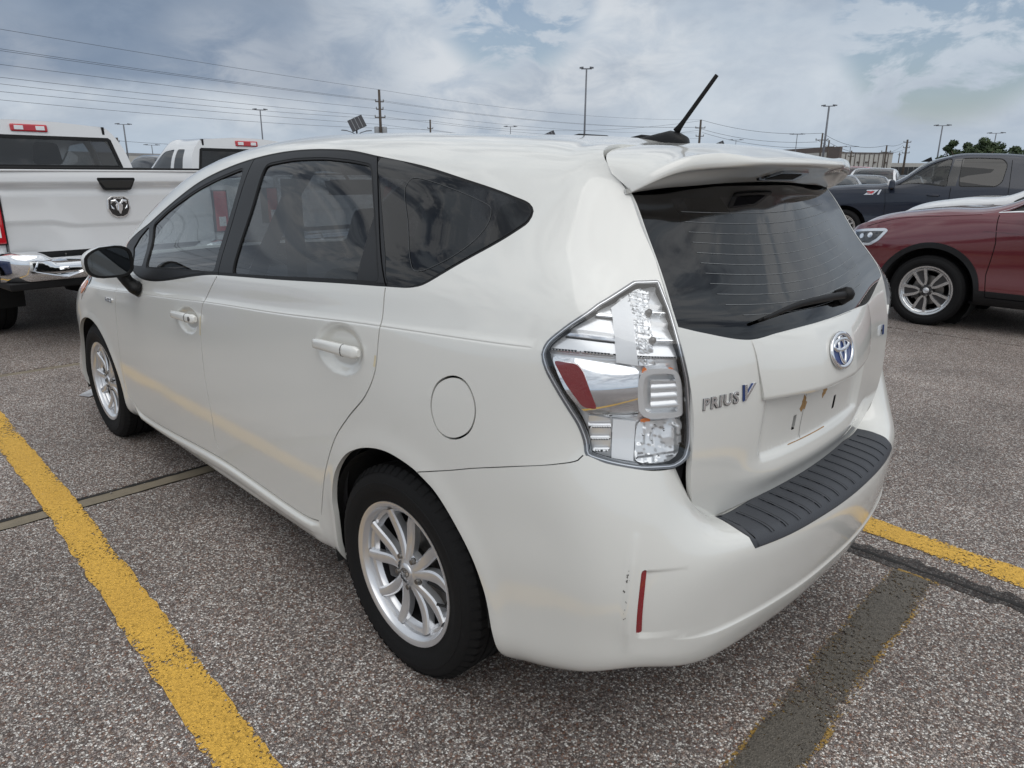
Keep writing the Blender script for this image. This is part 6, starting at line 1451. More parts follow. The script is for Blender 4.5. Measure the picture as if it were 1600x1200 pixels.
def make_vehicle(name,label,cat,cols,paint,loc,rz,wheels,win,doors=(),arches=True,wind=None,cladding=False,handles=(),mirror=None,group=None,lo=False,wheelr=.35,archr=.43,extras=None,wheelproto=None,winmat='g_priv',track=.80,both=False):
    o=tag(empty(name,(loc[0],loc[1],loc[2] if len(loc)>2 else 0),rz),label,cat,group)
    S=shell_surf(cols); U=S.ku[-1]; Vm=S.kv[-1]; h=.06 if lo else .035
    inv=lambda pl: np.array([uv_of_xz(S,x,z,v0=S.kv[7]) for x,z in pl])
    wpol=[sm(lin(inv(w_),True,.03),1) for w_ in win]
    ap=[]
    for wx in wheels:
        pts=[(wx+archr*math.cos(t),wheelr+archr*math.sin(t)) for t in np.radians(np.arange(-35,216,15))]; pts=[(x,max(z,.2)) for x,z in pts]
        q=inv([(x,max(z,.28)) for x,z in pts]); ap.append(np.vstack([[[q[0][0],-.05]],crom(q,False,.03),[[q[-1][0],-.05]]]))
    dom_=lin([[0,0],[U,0],[U,Vm],[0,Vm]],True,.08)
    dg=[strip(lin(inv(d_),False,.03),.010 if not lo else .02) for d_ in doors]
    loops=[(dom_,True)]+[(w_,True) for w_ in wpol]+[(a_,True) for a_ in ap]+[(d_,True) for d_ in dg]
    wp=None
    if wind is not None:
        u0,u1=[np.interp(-x,[-c[0] for c in cols],S.ku) for x in wind]; wp=lin([[u0,Vm+.02],[u0,S.kv[7]-.02],[u1,S.kv[7]-.02],[u1,Vm+.02]],True,.05); loops.append((wp,True))
    cl=[]
    if cladding:
        for a_ in ap: g_=grow(a_,.055); cl.append(g_); loops.append((g_,True))
        y=.175; loops.append((lin([[0,y],[U,y]],False,.05),False))
    Q,T=triangulate(loops,gridpts(0,U,0,Vm,h)); c=Q[T].mean(1)
    void=~((c>0).all(1)&(c[:,0]<U)&(c[:,1]<Vm))
    for a_ in ap: void|=inside(a_,c)
    iw=np.zeros(len(c),bool)
    for w_ in wpol: iw|=inside(w_,c)
    gm=np.zeros(len(c),bool)
    for d_ in dg: gm|=inside(d_,c)
    iwd=inside(wp,c)&~iw if wp is not None else np.zeros(len(c),bool)
    icl=np.zeros(len(c),bool)
    if cladding:
        for g_ in cl: icl|=inside(g_,c)
        icl|=(c[:,1]<.175)&(c[:,0]>.3)&(c[:,0]<U-.3)
        icl&=~void&~iw
    for mir in (False,True):
        emit('body',S,Q,T[~void&~iw&~iwd&~gm&~icl],paint,o,None,0,.01,mir)
        emit('door_gap',S,Q,T[gm&~void&~iw],'dark',o,None,-.008,0,mir)
        if cladding: emit('arch_cladding',S,Q,T[icl&~gm],'trim',o,None,.006,.012,mir)
        for w_ in wpol:
            k=inside(w_,c)&~void; emit('side_window',S,Q,T[k],(winmat if not isinstance(winmat,tuple) else winmat[min(wpol.index(w_) if False else [id(x) for x in wpol].index(id(w_)),len(winmat)-1)]),o,None,-.004,0,mir)
            if not lo: patch('window_trim',S,grow(w_,.012),'black',o,off=.0015,h=.05,skirt=.002,mirror=mir,holes=[w_])
        if not lo and len(wpol)>1:
            al=np.vstack(wpol); hull=[]
            for k2 in range(len(wpol)-1):
                p1_,p2_=wpol[k2],wpol[k2+1]; r1=p1_[p1_[:,0]>p1_[:,0].max()-.06]; l2=p2_[p2_[:,0]<p2_[:,0].min()+.06]
                if len(r1) and len(l2):
                    q4=np.array([[r1[:,0].max()-.004,min(r1[:,1].min(),l2[:,1].min())],[l2[:,0].min()+.004,min(r1[:,1].min(),l2[:,1].min())],[l2[:,0].min()+.03,max(l2[:,1].max(),r1[:,1].max())],[r1[:,0].max()-.03,max(l2[:,1].max(),r1[:,1].max())]]); patch('pillar_cover',S,lin(q4,True,.03),'gloss',o,off=.0012,h=.05,skirt=.002,mirror=mir)
        if wp is not None: emit('windscreen',S,Q,T[iwd&~void],'g_wind',o,None,-.004,0,mir)
    b=MB(); b.box(cols[-1][0]+.35,cols[0][0]-.35,-.60,.60,.22,.60); b.build('underbody','under',o)
    W_=max(c_[1] for c_ in cols)
    for wx in wheels:
        for s_ in (1,-1):
            b=MB(); b.lathe([(archr,0),(archr,.3)],20,'y',(wx,W_,wheelr),-.6,math.pi+.6); b.V=[(v[0],(2*W_-v[1])*s_,v[2]) for v in b.V]; b.build('wheel_housing','dark',o)
            b=MB(); b.lathe([(0,0),(archr,0)],20,'y',(wx,W_-.30,wheelr)); b.V=[(v[0],v[1]*s_,v[2]) for v in b.V]; b.build('housing_wall','dark',o)
    if wheelproto is not None:
        for wx in wheels:
            for s_ in (1,-1):
                if lo:
                    b=MB(); b.lathe([(.0,.02),(.2,.02),(.22,.05),(wheelr-.03,.05),(wheelr,.02),(wheelr,-.12)],20,'y',(wx,0,wheelr)); b.V=[(v[0],(v[1]+track)*s_,v[2]) for v in b.V]; b.build('wheel','rubber',o,autos=40)
                else:
                    w_=copy_tree(wheelproto); w_.parent=o; sc_=wheelr/.326; w_.scale=(sc_,sc_,sc_); w_.location=(wx,track*s_,wheelr); w_.rotation_euler=(0,.3,0 if s_>0 else math.pi)
    if not lo:
        # seats and dashboard silhouettes
        b=MB()
        xf=[.25,-.65]
        for xx in xf:
            for yy in (.38,-.38):
                M_=Matrix.Translation((xx,yy,.55))@Matrix.Rotation(math.radians(-14),4,'Y'); b=MB(); b.box(-.07,.09,-.24,.24,0,.60,M_,tx=.01,ty=.04); b.box(-.05,.05,-.13,.13,.64,.82,M_,tx=.01,ty=.03); b.build('seat','seat',o,bevel=.03)
        b=MB(); b.box(.75,1.2,-.70,.70,.6,1.0,tx=.1,ty=.02); b.build('dashboard','dash',o,bevel=.04)
    b=MB(); b.box(cols[-1][0]+.5,.9,-.78*W_/.88,.78*W_/.88,.6,.62); b.build('cabin_floor','lining',o)
    if mirror:
        mx,mz=mirror
        for s_ in (1,-1):
            b=MB(); b.box(mx-.05,mx+.07,-.12,.12,mz-.08,mz+.10,Matrix.Translation((0,s_*(W_+.13),0)),tx=.02,ty=.02); m__=b.build('door_mirror',paint,o,bevel=.03)
            b=MB(); b.tube([(mx,s_*(W_-.03),mz-.09),(mx,s_*(W_+.07),mz-.05)],.03,8); b.build('mirror_stalk','black',m__)
    for hx,hz in handles:
        P=uv_of_xz(S,hx,hz,v0=S.kv[6]); w3,n3=spts(S,np.array([P]),None,.022); p_=w3[0]
        for s_ in (1,-1):
            b=MB(); b.tube([(p_[0]-.11,p_[1]*s_-.02*s_,p_[2]),(p_[0]-.08,p_[1]*s_,p_[2]),(p_[0]+.08,p_[1]*s_,p_[2]),(p_[0]+.11,p_[1]*s_-.02*s_,p_[2])],.013,8); b.build('door_handle',paint,o,smooth=True)
    o_S=S
    return o,S
# second wheel pattern
w2=make_wheel('wheel',R=.326,rimr=.212,kind='y',parent=car); index_kids()
# ---- dark red SUV on the right
sv=suv_cols(4.7,1.68,1.0,.92)
suv_win=[[(.86,1.135),(.62,1.30),(.35,1.44),(.10,1.525),(-.02,1.54),(-.05,1.145)],[(-.14,1.148),(-.12,1.545),(-.6,1.555),(-.98,1.535),(-1.06,1.17)],[(-1.14,1.175),(-1.06,1.53),(-1.4,1.505),(-1.68,1.42),(-1.86,1.26),(-1.80,1.20)]]
suv_doors=[[(.92,1.10),(.90,.85),(.93,.55),(.90,.35)],[(-.09,1.13),(-.10,.8),(-.10,.35)],[(-1.12,1.15),(-1.10,.9),(-1.0,.65),(-.92,.36)],[(.90,.345),(-.92,.345)],[(2.1,.93),(1.75,1.035),(1.42,1.065),(1.06,1.10)]]
t,S=make_vehicle('suv','dark red SUV with grey wheel arch cladding parked at the right edge','SUV',sv,'red',(-.82,-6.87),0,(1.42,-1.37),suv_win,suv_doors,wind=(1.04,-.02),cladding=True,handles=((.02,.97),(-1.0,1.0)),mirror=(.62,1.16),wheelproto=w2,wheelr=.345,archr=.42)
inv=lambda pl,S=S: np.array([uv_of_xz(S,x,z,v0=S.kv[6]) for x,z in pl])
hlp=sm(lin(inv([(2.24,.80),(2.24,.88),(2.05,.915),(1.88,.93),(1.85,.91),(1.93,.80),(2.02,.74),(2.2,.735)]),True,.02),1)
for mir in (False,True):
    patch('headlight',S,hlp,'g_lens',t,off=.012,h=.04,skirt=0,mirror=mir); patch('headlight_inner',S,grow(hlp,-.004),'chromer',t,off=.004,h=.04,skirt=.01,mirror=mir); patch('headlight_bezel',S,grow(hlp,-.035),'gloss',t,off=.0065,h=.04,skirt=.002,mirror=mir)
    c_=hlp.mean(0)
    for dx in (-.05,.05): 
        pl=np.array([(c_[0]+dx+.028*math.cos(a),c_[1]+.028*math.sin(a)) for a in np.linspace(0,2*math.pi,17)[:-1]]); patch('projector',S,pl,'chrome',t,off=.008,h=.02,skirt=.004,mirror=mir)
ch_=[strip(lin(inv([(.93,1.12),(.62,1.325),(.35,1.465),(.10,1.548),(-.6,1.575),(-1.1,1.55)]),False,.03),.012),strip(lin(inv([(.93,1.12),(-.09,1.125),(-1.1,1.155),(-1.85,1.19)]),False,.03),.018)]
for x in ch_:
    for mir in (False,True): patch('window_chrome',S,x,'chrome',t,off=.004,h=.05,skirt=.003,mirror=mir)
cr_=strip(lin(inv([(1.02,.955),(.6,.945),(-.6,.96),(-1.9,.985)]),False,.03),.010)
for mir in (False,True): patch('crease_line',S,cr_,'red',t,off=.006,h=.05,skirt=.006,mirror=mir)
# ---- white SUV behind it
t,S=make_vehicle('suv','white SUV just beyond the dark red SUV, only bonnet and windscreen visible','SUV',suv_cols(4.6,1.74,1.02,.9),'twhite',(-.28,-9.75),0,(1.40,-1.35),suv_win,suv_doors,wind=(1.04,-.02),wheelproto=w2,wheelr=.34)
# ---- slate blue pickup
def truck_cols(cabr,k=1.0):
    # x, ysill, zb, zm, zs, yb, xr, zr, yr, xc, zc ; cab from +.98 back to cabr, bed behind
    r=[(2.62,.55,.42,.62,.86,.55,2.56,.98,.50,2.58,1.02),(2.55,.78,.40,.62,.96,.76,2.50,1.10,.68,2.52,1.14),(2.3,.86,.38,.62,1.08,.84,2.25,1.16,.74,2.25,1.20),(1.9,.88,.36,.62,1.14,.86,1.85,1.20,.76,1.85,1.235),(1.5,.885,.36,.62,1.17,.865,1.45,1.22,.77,1.45,1.26),(1.18,.885,.36,.62,1.185,.865,1.15,1.235,.76,1.18,1.27),
       (.92,.885,.36,.62,1.19,.865,.80,1.34,.73,.84,1.38),(.55,.885,.36,.62,1.195,.865,.36,1.62,.665,.42,1.70),(.20,.885,.36,.62,1.20,.865,.02,1.775,.635,.05,1.83),(-.2,.885,.36,.62,1.20,.865,-.25,1.815,.625,-.2,1.88),(-.7,.885,.36,.62,1.20,.865,-.7,1.812,.625,-.7,1.882),(-1.05,.885,.36,.62,1.20,.865,-1.05,1.80,.622,-1.05,1.868),(cabr+.10,.885,.36,.62,1.20,.865,cabr+.10,1.785,.62,cabr+.10,1.852),(cabr-.03,.885,.36,.62,1.20,.865,cabr-.02,1.765,.62,cabr-.02,1.825),
       (cabr-.12,.885,.36,.62,1.20,.865,cabr-.10,1.62,.61,cabr-.12,1.70),(cabr-.16,.885,.36,.62,1.20,.865,cabr-.16,1.30,.64,cabr-.2,1.3),(cabr-.24,.885,.36,.62,1.20,.862,cabr-.24,1.215,.70,cabr-.26,1.2),(-2.4,.885,.36,.62,1.20,.86,-2.4,1.21,.72,-2.4,1.2),(-3.0,.87,.40,.62,1.19,.84,-3.0,1.20,.70,-3.0,1.19),(-3.06,.80,.42,.62,1.15,.74,-3.06,1.18,.60,-3.06,1.17)]
    return r
px_,py_=polar(-75,17); hd=math.radians(15)
P0=(px_-(-math.sin(hd))*0,py_,0)
# side plane faces the camera: centre lies .88 m behind it
cxp=px_+.88*math.sin(hd); cyp=py_-.88*math.cos(hd)
twin=[[(.88,1.25),(.62,1.44),(.36,1.62),(.12,1.73),(-.04,1.765),(-.02,1.245)],[(-.24,1.25),(-.22,1.765),(-.5,1.775),(-.88,1.755),(-.97,1.66),(-.93,1.34),(-.84,1.255)]]
tdo=[[(1.06,1.17),(1.02,.9),(1.02,.5)],[(-.10,1.22),(-.11,.8),(-.11,.42)],[(-1.04,1.74),(-1.06,1.2),(-1.05,.8),(-.98,.42)],[(1.02,.45),(-.9,.45)]]
t,S=make_vehicle('pickup_truck','dark slate blue crew cab pickup parked behind the red SUV','pickup',truck_cols(-1.34),'slate',(cxp,cyp),hd,(1.78,-2.15),twin,tdo,wind=(1.10,.10),handles=((.18,1.06),(-.72,1.06)),mirror=(.93,1.26),wheelproto=w2,wheelr=.37,archr=.46,winmat=('g_front','g_privd'))
inv=lambda pl,S=S: np.array([uv_of_xz(S,x,z,v0=S.kv[6]) for x,z in pl])
# off-road badge on the wing: red and silver lettering
Pq=uv_of_xz(S,1.28,1.10,v0=S.kv[6]); M_=frame_at(S,Pq,.004)
V,Fc=text_mesh('Z71',.13,.004,0,.3,fat=.006); mk('wing_badge',[tuple(M_@Vector((v[0]*1.4,v[1],v[2]))) for v in V],Fc,'badge',t)
b=MB(); b.box(-.10,.02,-.028,.028,.001,.004,M_); b.build('badge_backing','redlens',t)
b=MB(); b.add([(-.0,-.02,0),(.22,-.02,0),(.04,-.02,.10),(.0,.02,0),(.22,.02,0),(.04,.02,.10)],[(0,1,2),(3,5,4),(0,3,4,1),(1,4,5,2),(2,5,3,0)]); 
f_=b.build('roof_fin','black',t); f_.location=(.30,0,1.72)
b=MB(); b.box(.92,1.02,.99,1.08,1.24,1.36); b.build('mirror_cap','frost',t,bevel=.02)
# ---- far parked cars
red_=make_vehicle('suv','bright red SUV far off behind the spoiler tip','SUV',suv_cols(4.6,1.74),'bred',polar(-69.2,29),math.radians(100),(1.4,-1.37),suv_win,(),wind=(1.04,-.02),lo=True,wheelproto=w2)
make_vehicle('suv','white SUV far off between the red one and the blue pickup','SUV',suv_cols(4.7,1.68),'twhite',polar(-70.6,27),math.radians(105),(1.4,-1.37),suv_win,(),wind=(1.04,-.02),lo=True,wheelproto=w2)
sed_win=[[(.75,.975),(.5,1.14),(.25,1.27),(-.0,1.345),(-.08,.985)],[(-.16,.985),(-.1,1.35),(-.6,1.34),(-1.0,1.26),(-1.45,1.05),(-1.35,1.01)]]
def far(lbl,paint,az,d,rz,kind='sedan',H=1.45,grp=None):
    return make_vehicle('car' if kind=='sedan' else 'suv',lbl,'car' if kind=='sedan' else 'SUV',sedan_cols(4.6,H) if kind=='sedan' else suv_cols(4.7,H),paint,polar(az,d),math.radians(rz),(1.4,-1.37),sed_win if kind=='sedan' else suv_win,(),wind=(1.04,-.02),lo=True,wheelproto=w2)
far('silver sedan with its windscreen towards us above the pickup bonnet','silver',-70.0,23.5,120)
far('dark blue sedan behind the silver one, left of the blue pickup cab','slate',-71.9,27,120)
far('silver sedan tucked under the spoiler tip beside the blue pickup','silver',-68.0,21.5,120)
far('white sedan in the far row behind the dark blue one','twhite',-72.6,38,110)
far('black SUV in the gap between the two white pickups','gloss',-18.9,30,8,'suv',1.98)
far('silver car whose bonnet shows right of the first pickup cab','silver',-18.75,22.5,100,'sedan')
far('dark car behind the first white pickup cab','gloss',-17.2,40,10,'sedan')
far('black sedan at the left of the black SUV','gloss',-17.9,33,100,'suv',1.55)
far('navy blue sedan in the bay left of the first white pickup, outside the picture','blue',0,1,0)
bc=[o_ for o_ in bpy.data.objects if o_.get('label','').startswith('navy blue sedan')][0]; bc.location=(7.0,3.25,0); bc.rotation_euler=(0,0,math.radians(4))
# a blue car stands in the bay to the left of the hatchback (it shows as the blue shape reflected in the door glass)
# ---- white pickup at the left, seen from behind
def pickup_rear(name,label,loc,rz,W=.86,ztop=1.45,zroof=1.90,bed=1.75,emb=True,cabx=None,wheelr=.40,full=True,two=False,scale=1.0):
    o=tag(empty(name,(loc[0],loc[1],0),rz),label,'pickup'); o.scale=(scale,)*3
    hw=W
    # bed sides with rails
    for s_ in (1,-1):
        b=MB(); b.box(0.0,bed,min(s_*(hw-.0),s_*(hw+.13)),max(s_*(hw),s_*(hw+.13)),.62,ztop-.01,tx=0,ty=.0); b.build('bed_side','twhite',o,bevel=.035)
        b=MB(); b.box(.05,bed,min(s_*(hw-.06),s_*(hw+.05)),max(s_*(hw-.06),s_*(hw+.05)),ztop-.012,ztop+.018); b.build('bed_rail','black',o,bevel=.008)
    # tailgate as a shaped panel: ledge on top, shallow swage lines
    S_=[]; ny,nz=61,46; V=[];F=[]; hwG=hw-.012
    for i in range(ny):
        y=-hwG+2*hwG*i/(ny-1)
        for j in range(nz):
            z=.80+(ztop-.80)*j/(nz-1); x=0.0
            e=max(0,(z-(ztop-.09)))/.09; x-= .035*smst(np.array([(z-(ztop-.13))/.03]))[0]*(1-.6*e*e)
            x+=.012*math.exp(-((z-(ztop-.155))/.022)**2)
            yy=abs(y); zl=.985+.035*float(smst(np.array([(yy-.34)/.22]))[0]); x+=-.010*float(smst(np.array([(z-zl)/.022]))[0])+.0*z
            x+=-.012*(1-(y/hwG)**2)
            V.append((x,y,z))
    for i in range(ny-1):
        for j in range(nz-1): a=i*nz+j; F.append((a,a+1,a+nz+1,a+nz))
    tg=mk('tailgate',V,F,'twhite',o,True)
    b=MB(); b.box(-.05,.06,-hwG,hwG,ztop-.012,ztop+.004); b.build('tailgate_cap','twhite',o,bevel=.008)
    b=MB(); b.box(-.035,.05,-hwG+.02,hwG-.02,ztop+.003,ztop+.022); b.build('cap_moulding','black',o,bevel=.006)
    b=MB(); b.box(.004,.05,-hwG,hwG,.79,ztop); b.build('tailgate_inner','twhite',o)
    # handle recess
    hr=[(-.15,.045),(.15,.045),(.155,.03),(.115,-.05),(.10,-.058),(-.10,-.058),(-.115,-.05),(-.155,.03)]
    Mh=Matrix(((0,0,-1,-.054),(-1,0,0,0),(0,1,0,ztop-.105),(0,0,0,1)))
    b=MB(); b.prism(hr,-.012,.006,Mh); hb_=b.build('tailgate_handle','black',o,bevel=.004)
    b=MB(); b.prism([(x*.9,y*.6-.005) for x,y in hr],.006,.010,Mh); b.build('handle_lever','gloss',hb_,bevel=.002)
    if emb:
        Me=Matrix(((0,0,-1,-.030),(-1,0,0,0),(0,1,0,ztop-.30),(0,0,0,1)))
        oc=[(-.052,.088),(.052,.088),(.088,.062),(.095,-.02),(.070,-.072),(.03,-.095),(-.03,-.095),(-.070,-.072),(-.095,-.02),(-.088,.062)]
        b=MB(); b.prism(oc,-.004,.006,Me); eb=b.build('emblem','chrome',o,bevel=.003)
        b=MB(); b.prism([(x*.88,y*.88) for x,y in oc],.006,.009,Me); b.build('emblem_field','gloss',eb)
        # ram-like shield: horns, brow, muzzle
        b=MB()
        for s_ in (1,-1):
            b.tube([tuple(Me@Vector((s_*x,y,.011))) for x,y in ((.008,.022),(.030,.050),(.058,.046),(.068,.018),(.058,-.012),(.044,-.020))],[.010,.014,.013,.012,.009,.005],8)
            b.prism([(s_*x,y) for x,y in ((.006,.030),(.030,.012),(.022,-.030),(.008,-.052))],.008,.016,Me)
        b.prism([(-.010,.028),(.010,.028),(.014,-.03),(.007,-.060),(-.007,-.060),(-.014,-.03)],.009,.021,Me)
        b.build('emblem_head','chrome',eb,bevel=.002)
        V2,F2=text_mesh('RAM',.026,.002,fat=.0012); mk('emblem_text',[tuple(Me@Vector((v[0]*1.5,v[1]+.070,v[2]+.010))) for v in V2],F2,'badge',eb)
    # lamps
    for s_ in (1,-1):
        y0,y1=sorted((s_*(hw+.004),s_*(hw+.135)))
        b=MB(); b.box(-.030,.10,y0,y1,.88,1.26,tx=0); lp_=b.build('tail_lamp','redlens',o,bevel=.012)
        b=MB(); b.box(-.034,-.02,y0+.03,y1-.03,.93,1.02); b.build('reverse_lens','frost',lp_,bevel=.004)
        b=MB(); b.box(-.022,.11,y0-.006,y1+.006,.872,1.268); b.build('lamp_frame','black',lp_)
    # valance and bumper
    b=MB(); b.box(.0,.06,-hw,hw,.735,.80); b.build('sill_panel','trim',o); b=MB(); b.box(-.16,.05,-hw*.80,hw*.80,.70,.745); b.build('bumper_step','black',o,bevel=.01)
    for yy in np.linspace(-hw*.8,hw*.8,7): b=MB(); b.lathe([(0,-.004),(.006,-.003),(.008,0)],10,'x',(.0,yy,.77)); b.build('bolt','steel',o)
    V=[];F=[]; n=61; prof=[(-.06,.765),(-.17,.76),(-.205,.735),(-.215,.70),(-.212,.60),(-.195,.54),(-.12,.53)]
    for i in range(n):
        y=-(hw+.10)+2*(hw+.10)*i/(n-1); a=abs(y)/(hw+.10); back=.16*max(0,(a-.80)/.2)**2; dip=.055*(1-float(smst(np.array([(abs(y)-.60)/.12]))[0]))
        for k_,(x,z) in enumerate(prof): V.append((x+back,y,z-(dip if k_<4 else 0)*(1 if k_<3 else .5)+ .05))
    for i in range(n-1):
        for k_ in range(len(prof)-1): q=i*len(prof)+k_; F.append((q,q+1,q+len(prof)+1,q+len(prof)))
    b=MB(); b.add(V,F); bp_=b.build('rear_bumper','chrome',o,smooth=True)
    # recessed licence area in the bumper: faceted chrome housing
    V=[(-.222,.36,.66),(-.222,.30,.735),(-.235,.0,.755),(-.222,-.30,.735),(-.222,-.36,.66),(-.235,-.17,.625),(-.258,.0,.60),(-.235,.17,.625),(-.150,.14,.70),(-.150,-.14,.70),(-.150,-.12,.645),(-.150,.12,.645),(-.265,0,.67)]
    F=[(0,1,8),(1,2,8),(2,9,8),(2,3,9),(3,4,9),(4,5,9),(5,10,9),(5,6,10),(6,11,10),(6,7,11),(7,0,11),(0,8,11),(8,9,12),(9,10,12),(10,11,12),(11,8,12)]
    mk('bumper_recess',[(x,y*.62+.56,z+.01) for x,y,z in V],F,'chrome',bp_,False)
    b=MB(); b.box(-.18,.20,-hw-.08,hw+.08,.525,.585); b.build('bumper_underside','black',o,bevel=.01)
    # frame, axle, hitch, spare
    b=MB(); b.box(.0,5.0,-.50,-.40,.50,.66); b.box(0,5.0,.40,.50,.50,.66); b.build('chassis_rail','under',o); b=MB(); b.tube([(1.2,-.75,.42),(1.2,.75,.42)],.06,10); b.lathe([(0,-.14),(.12,-.12),(.16,0),(.12,.12),(0,.14)],14,'y',(1.2,0,.42)); b.build('rear_axle','under',o,smooth=True)
    b=MB(); b.lathe([(0,-.1),(.3,-.1),(.36,-.05),(.36,.05),(.3,.1),(0,.1)],24,'z',(.95,0,.68)); b.build('spare_wheel','rubber',o,autos=40)
    b=MB(); b.tube([(.1,-.62,.46),(1.5,-.6,.50)],.035,8); b.build('exhaust','steel',o)
    for wx in (1.2,4.85):
        for s_ in (1,-1):
            w_=copy_tree(w2); w_.parent=o; k_=wheelr/.326; w_.scale=(k_,k_*1.25,k_); w_.location=(wx,.80*s_*hw/.86,wheelr); w_.rotation_euler=(0,.5,0 if s_>0 else math.pi)
            b=MB(); b.lathe([(.48,0),(.48,.25)],20,'y',(wx,hw,wheelr),-.3,math.pi+.3); b.V=[(v[0],(2*hw-v[1])*s_,v[2]) for v in b.V]; b.build('wheel_housing','dark',o)
    b=MB(); b.box(.06,bed,-hw,hw,.74,.78); b.build('bed_floor','lining',o)
    # cab: loft of sections
    cabx=bed+.03
    G=[]
    zb_=.62; hr_=zroof-ztop
    kf=1 if full else .72
    secs=[(cabx,.0,1.0),(cabx+.05,.0,1.0),(cabx+(1.0 if full else .6),.0,1.0),(cabx+1.75 if full else cabx+.85,.0,.98),(cabx+(2.35 if full else 1.08),-.14,.95),(cabx+(2.85 if full else 1.34),-.38,.93),(cabx+(3.2 if full else 1.6),-.44,.92)]
    rows=[]
    def sec(x,dz,k,tilt=0):
        W2=hw+.115; top=zroof+dz
        pts=[(W2-.02,zb_),(W2,.95),(W2-.005,1.25),(W2-.045,ztop-.02),(W2-.10,ztop+ (top-ztop)*.45),(W2-.185,ztop+(top-ztop)*.80),(W2-.25,ztop+(top-ztop)*.95),(W2-.38,top),(W2*.3,top+.022),(0,top+.03)]
        return [(x+max(0,(z-ztop))*tilt,y*1.0,max(z,zb_)) for y,z in pts]
    for i,(x,dz,k) in enumerate(secs): rows.append(sec(x,dz,k,.18 if i<2 else .12 if i==2 else 0))
    S=Surf(np.array(rows)); S.cen=np.array([cabx+1.3,0,1.1]); U=S.ku[-1]; Vm=S.kv[-1]
    zz=lambda z,u_=.5: None
    def inv2(pl): return np.array([uv_of_xz(S,x,z,v0=S.kv[7]) for x,z in pl])
    tp=ztop+.02; rt=zroof-.13
    cw=[[(cabx+.28,tp),(cabx+.36,rt),(cabx+.80,rt),(cabx+.82,tp)],[(cabx+.98,tp),(cabx+.98,rt-.005),(cabx+1.50,rt-.03),(cabx+2.0,rt-.22),(cabx+2.30,tp+.02),(cabx+2.30,tp)]] if full else [[(cabx+.24,tp),(cabx+.30,rt),(cabx+.50,rt),(cabx+.50,tp)],[(cabx+.58,tp),(cabx+.58,rt),(cabx+.82,rt-.03),(cabx+1.02,rt-.16),(cabx+1.20,tp)]]
    wps=[sm(lin(inv2(w_),True,.03),1) for w_ in cw]
    Q,T=triangulate([(lin([[0,0],[U,0],[U,Vm],[0,Vm]],True,.06),True)]+[(w_,True) for w_ in wps],gridpts(0,U,0,Vm,.05)); c=Q[T].mean(1); dm=(c>0).all(1)&(c[:,0]<U)&(c[:,1]<Vm); iw=np.zeros(len(c),bool)
    for w_ in wps: iw|=inside(w_,c)
    for mir in (False,True):
        emit('cab',S,Q,T[dm&~iw],'twhite',o,None,0,.02,mir)
        for k_,w_ in enumerate(wps): emit('side_window',S,Q,T[dm&inside(w_,c)],'g_priv' if k_==0 else 'g_front',o,None,-.004,0,mir)
    # rear wall of the cab with its window: outline follows the section
    W2=hw+.115; sx=lambda z: cabx+.05*0+max(0,z-ztop)*.18
    ring=[(y,z) for (_,y,z) in rows[0]]; ring=ring+[(-y,z) for y,z in ring[::-1][1:]]
    gw=W2-.235; gl=[(-(W2-.15),ztop+.015),(W2-.15,ztop+.015),(W2-.225,ztop+(zroof-ztop)*.70),(W2-.25,ztop+(zroof-ztop)*.745),(-(W2-.25),ztop+(zroof-ztop)*.745),(-(W2-.225),ztop+(zroof-ztop)*.70)]
    P2=np.array(ring); G2=lin(gl,True,.05); R2=lin(P2,True,.05); Qr,Tr=triangulate([(R2,True),(G2,True)],np.zeros((0,2))); cr2=Qr[Tr].mean(1); ki=inside(R2,cr2); kg=inside(G2,cr2)
    X3=lambda q,dx: [(sx(z)+dx,y,z) for y,z in q]
    def cm(name,q,t_,dx,m_,par):
        us=np.unique(t_); mp_=np.full(len(q),-1); mp_[us]=np.arange(len(us)); return mk(name,X3(q[us],dx),[tuple(x) for x in mp_[t_]],m_,par)
    cm('cab_rear_wall',Qr,Tr[ki&~kg],0,'twhite',o); rw=cm('rear_window',Qr,Tr[kg],.004,'g_front' if not two else 'g_privd',o)
    GG=np.array(gl); R3=lin(grow(lin(gl,True,.05),-.035),True,.05); Qr,Tr=triangulate([(G2,True),(R3,True)],np.zeros((0,2))); cr2=Qr[Tr].mean(1); cm('window_band',Qr,Tr[inside(G2,cr2)&~inside(R3,cr2)],-.004,'black',rw)
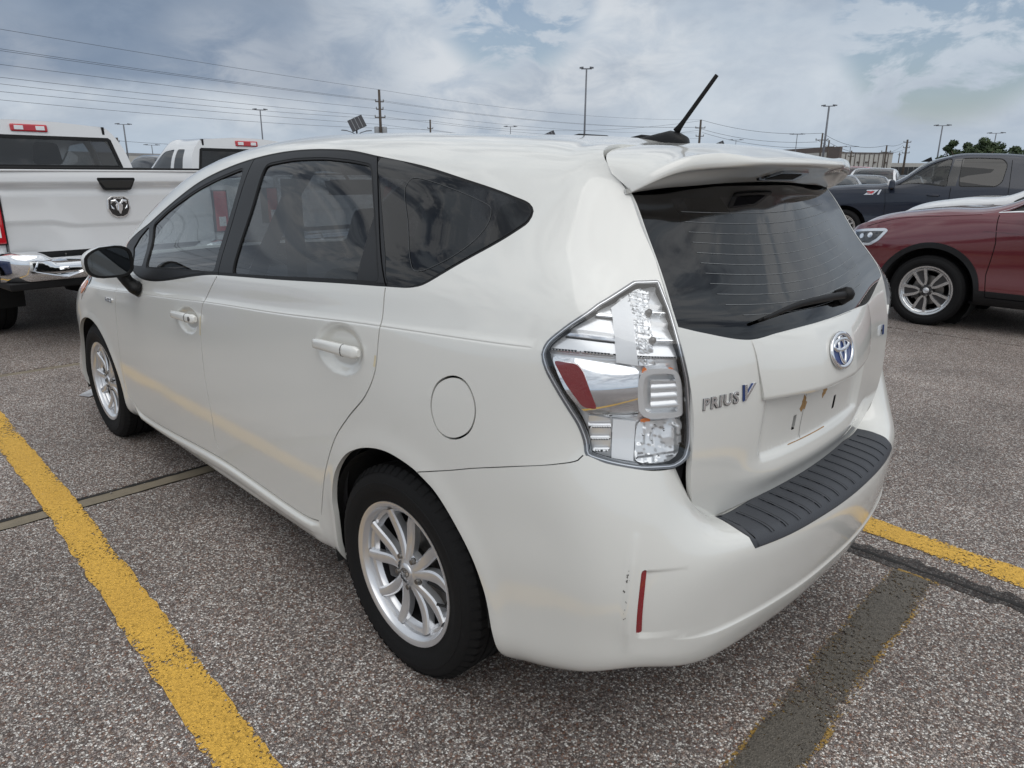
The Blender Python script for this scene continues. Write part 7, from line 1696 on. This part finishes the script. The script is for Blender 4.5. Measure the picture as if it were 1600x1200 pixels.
    # roof edge strips and brake lamp
    for s_ in (1,-1):
        b=MB(); b.tube([(cabx+.02+(zroof-ztop)*.16,s_*(W2-.33),zroof-.030),(cabx+.10,s_*(W2-.325),zroof-.002),(cabx+.6,s_*(W2-.33),zroof+.004)],.010,6,flat=.6) if False else b.box(cabx-.004,cabx+.04,s_*(W2-.285)-.012,s_*(W2-.285)+.012,zroof-.12,zroof-.005,Matrix.Translation((.07,0,0))); b.build('roof_ditch','black',o)
    b=MB(); b.box(-.020,.03,-.165,.165,-.036,.036,Matrix.Translation((cabx+(zroof-ztop)*.155,0,zroof-.045)),tx=.004); bl_=b.build('high_brake_lamp','redlens',o,bevel=.012)
    for s_ in (1,-1): b=MB(); b.box(-.024,-.015,s_*.095-.04,s_*.095+.04,-.02,.02,Matrix.Translation((cabx+(zroof-ztop)*.155,0,zroof-.045))); b.build('cargo_lens','frost',bl_,bevel=.003)
    # interior: head restraints, mirror, pillars against the windscreen light
    for yy in ((.42,-.42) if full else ()):
        b=MB(); b.box(cabx+.95,cabx+1.10,yy-.26,yy+.26,.9,ztop+.05,tx=.02,ty=.05); b.build('seat_backrest','seat',o,bevel=.05)
        b=MB(); b.box(cabx+.93,cabx+1.05,yy-.15,yy+.15,ztop+.06,ztop+.30,tx=.02,ty=.03); b.build('headrest','seat',o,bevel=.05)
    b=MB(); b.box(cabx+.1,cabx+(2.4 if full else 1.3),-.8,.8,1.0,1.02); b.build('cabin_floor','lining',o)
    b=MB(); b.box(cabx+(2.25 if full else 1.2),cabx+(2.3 if full else 1.25),-.13,.13,ztop+.20,ztop+.29); b.build('cabin_mirror','dash',o,bevel=.01)
    # bonnet
    b=MB(); b.box(cabx+(3.15 if full else 1.5),cabx+(4.35 if full else 3.1),-(hw+.06),hw+.06,.60,1.32,tx=.08,ty=.08); b.build('bonnet','twhite',o,bevel=.09)
    return o
pickup_rear('pickup_truck','white pickup with chrome rear bumper seen from behind at the left edge',(5.44,-.115),math.radians(5),W=.87,ztop=1.445,zroof=1.895,bed=1.78)
pickup_rear('pickup_truck','second white pickup behind the first one, with a dark rear window',(6.55,-2.92),math.radians(6),W=.80,ztop=1.40,zroof=1.85,bed=1.75,emb=False,full=False,two=True)

def purge(o_):
    for ch in [x for x in bpy.data.objects if x.parent==o_]: purge(ch)
    bpy.data.objects.remove(o_)
purge(w2)
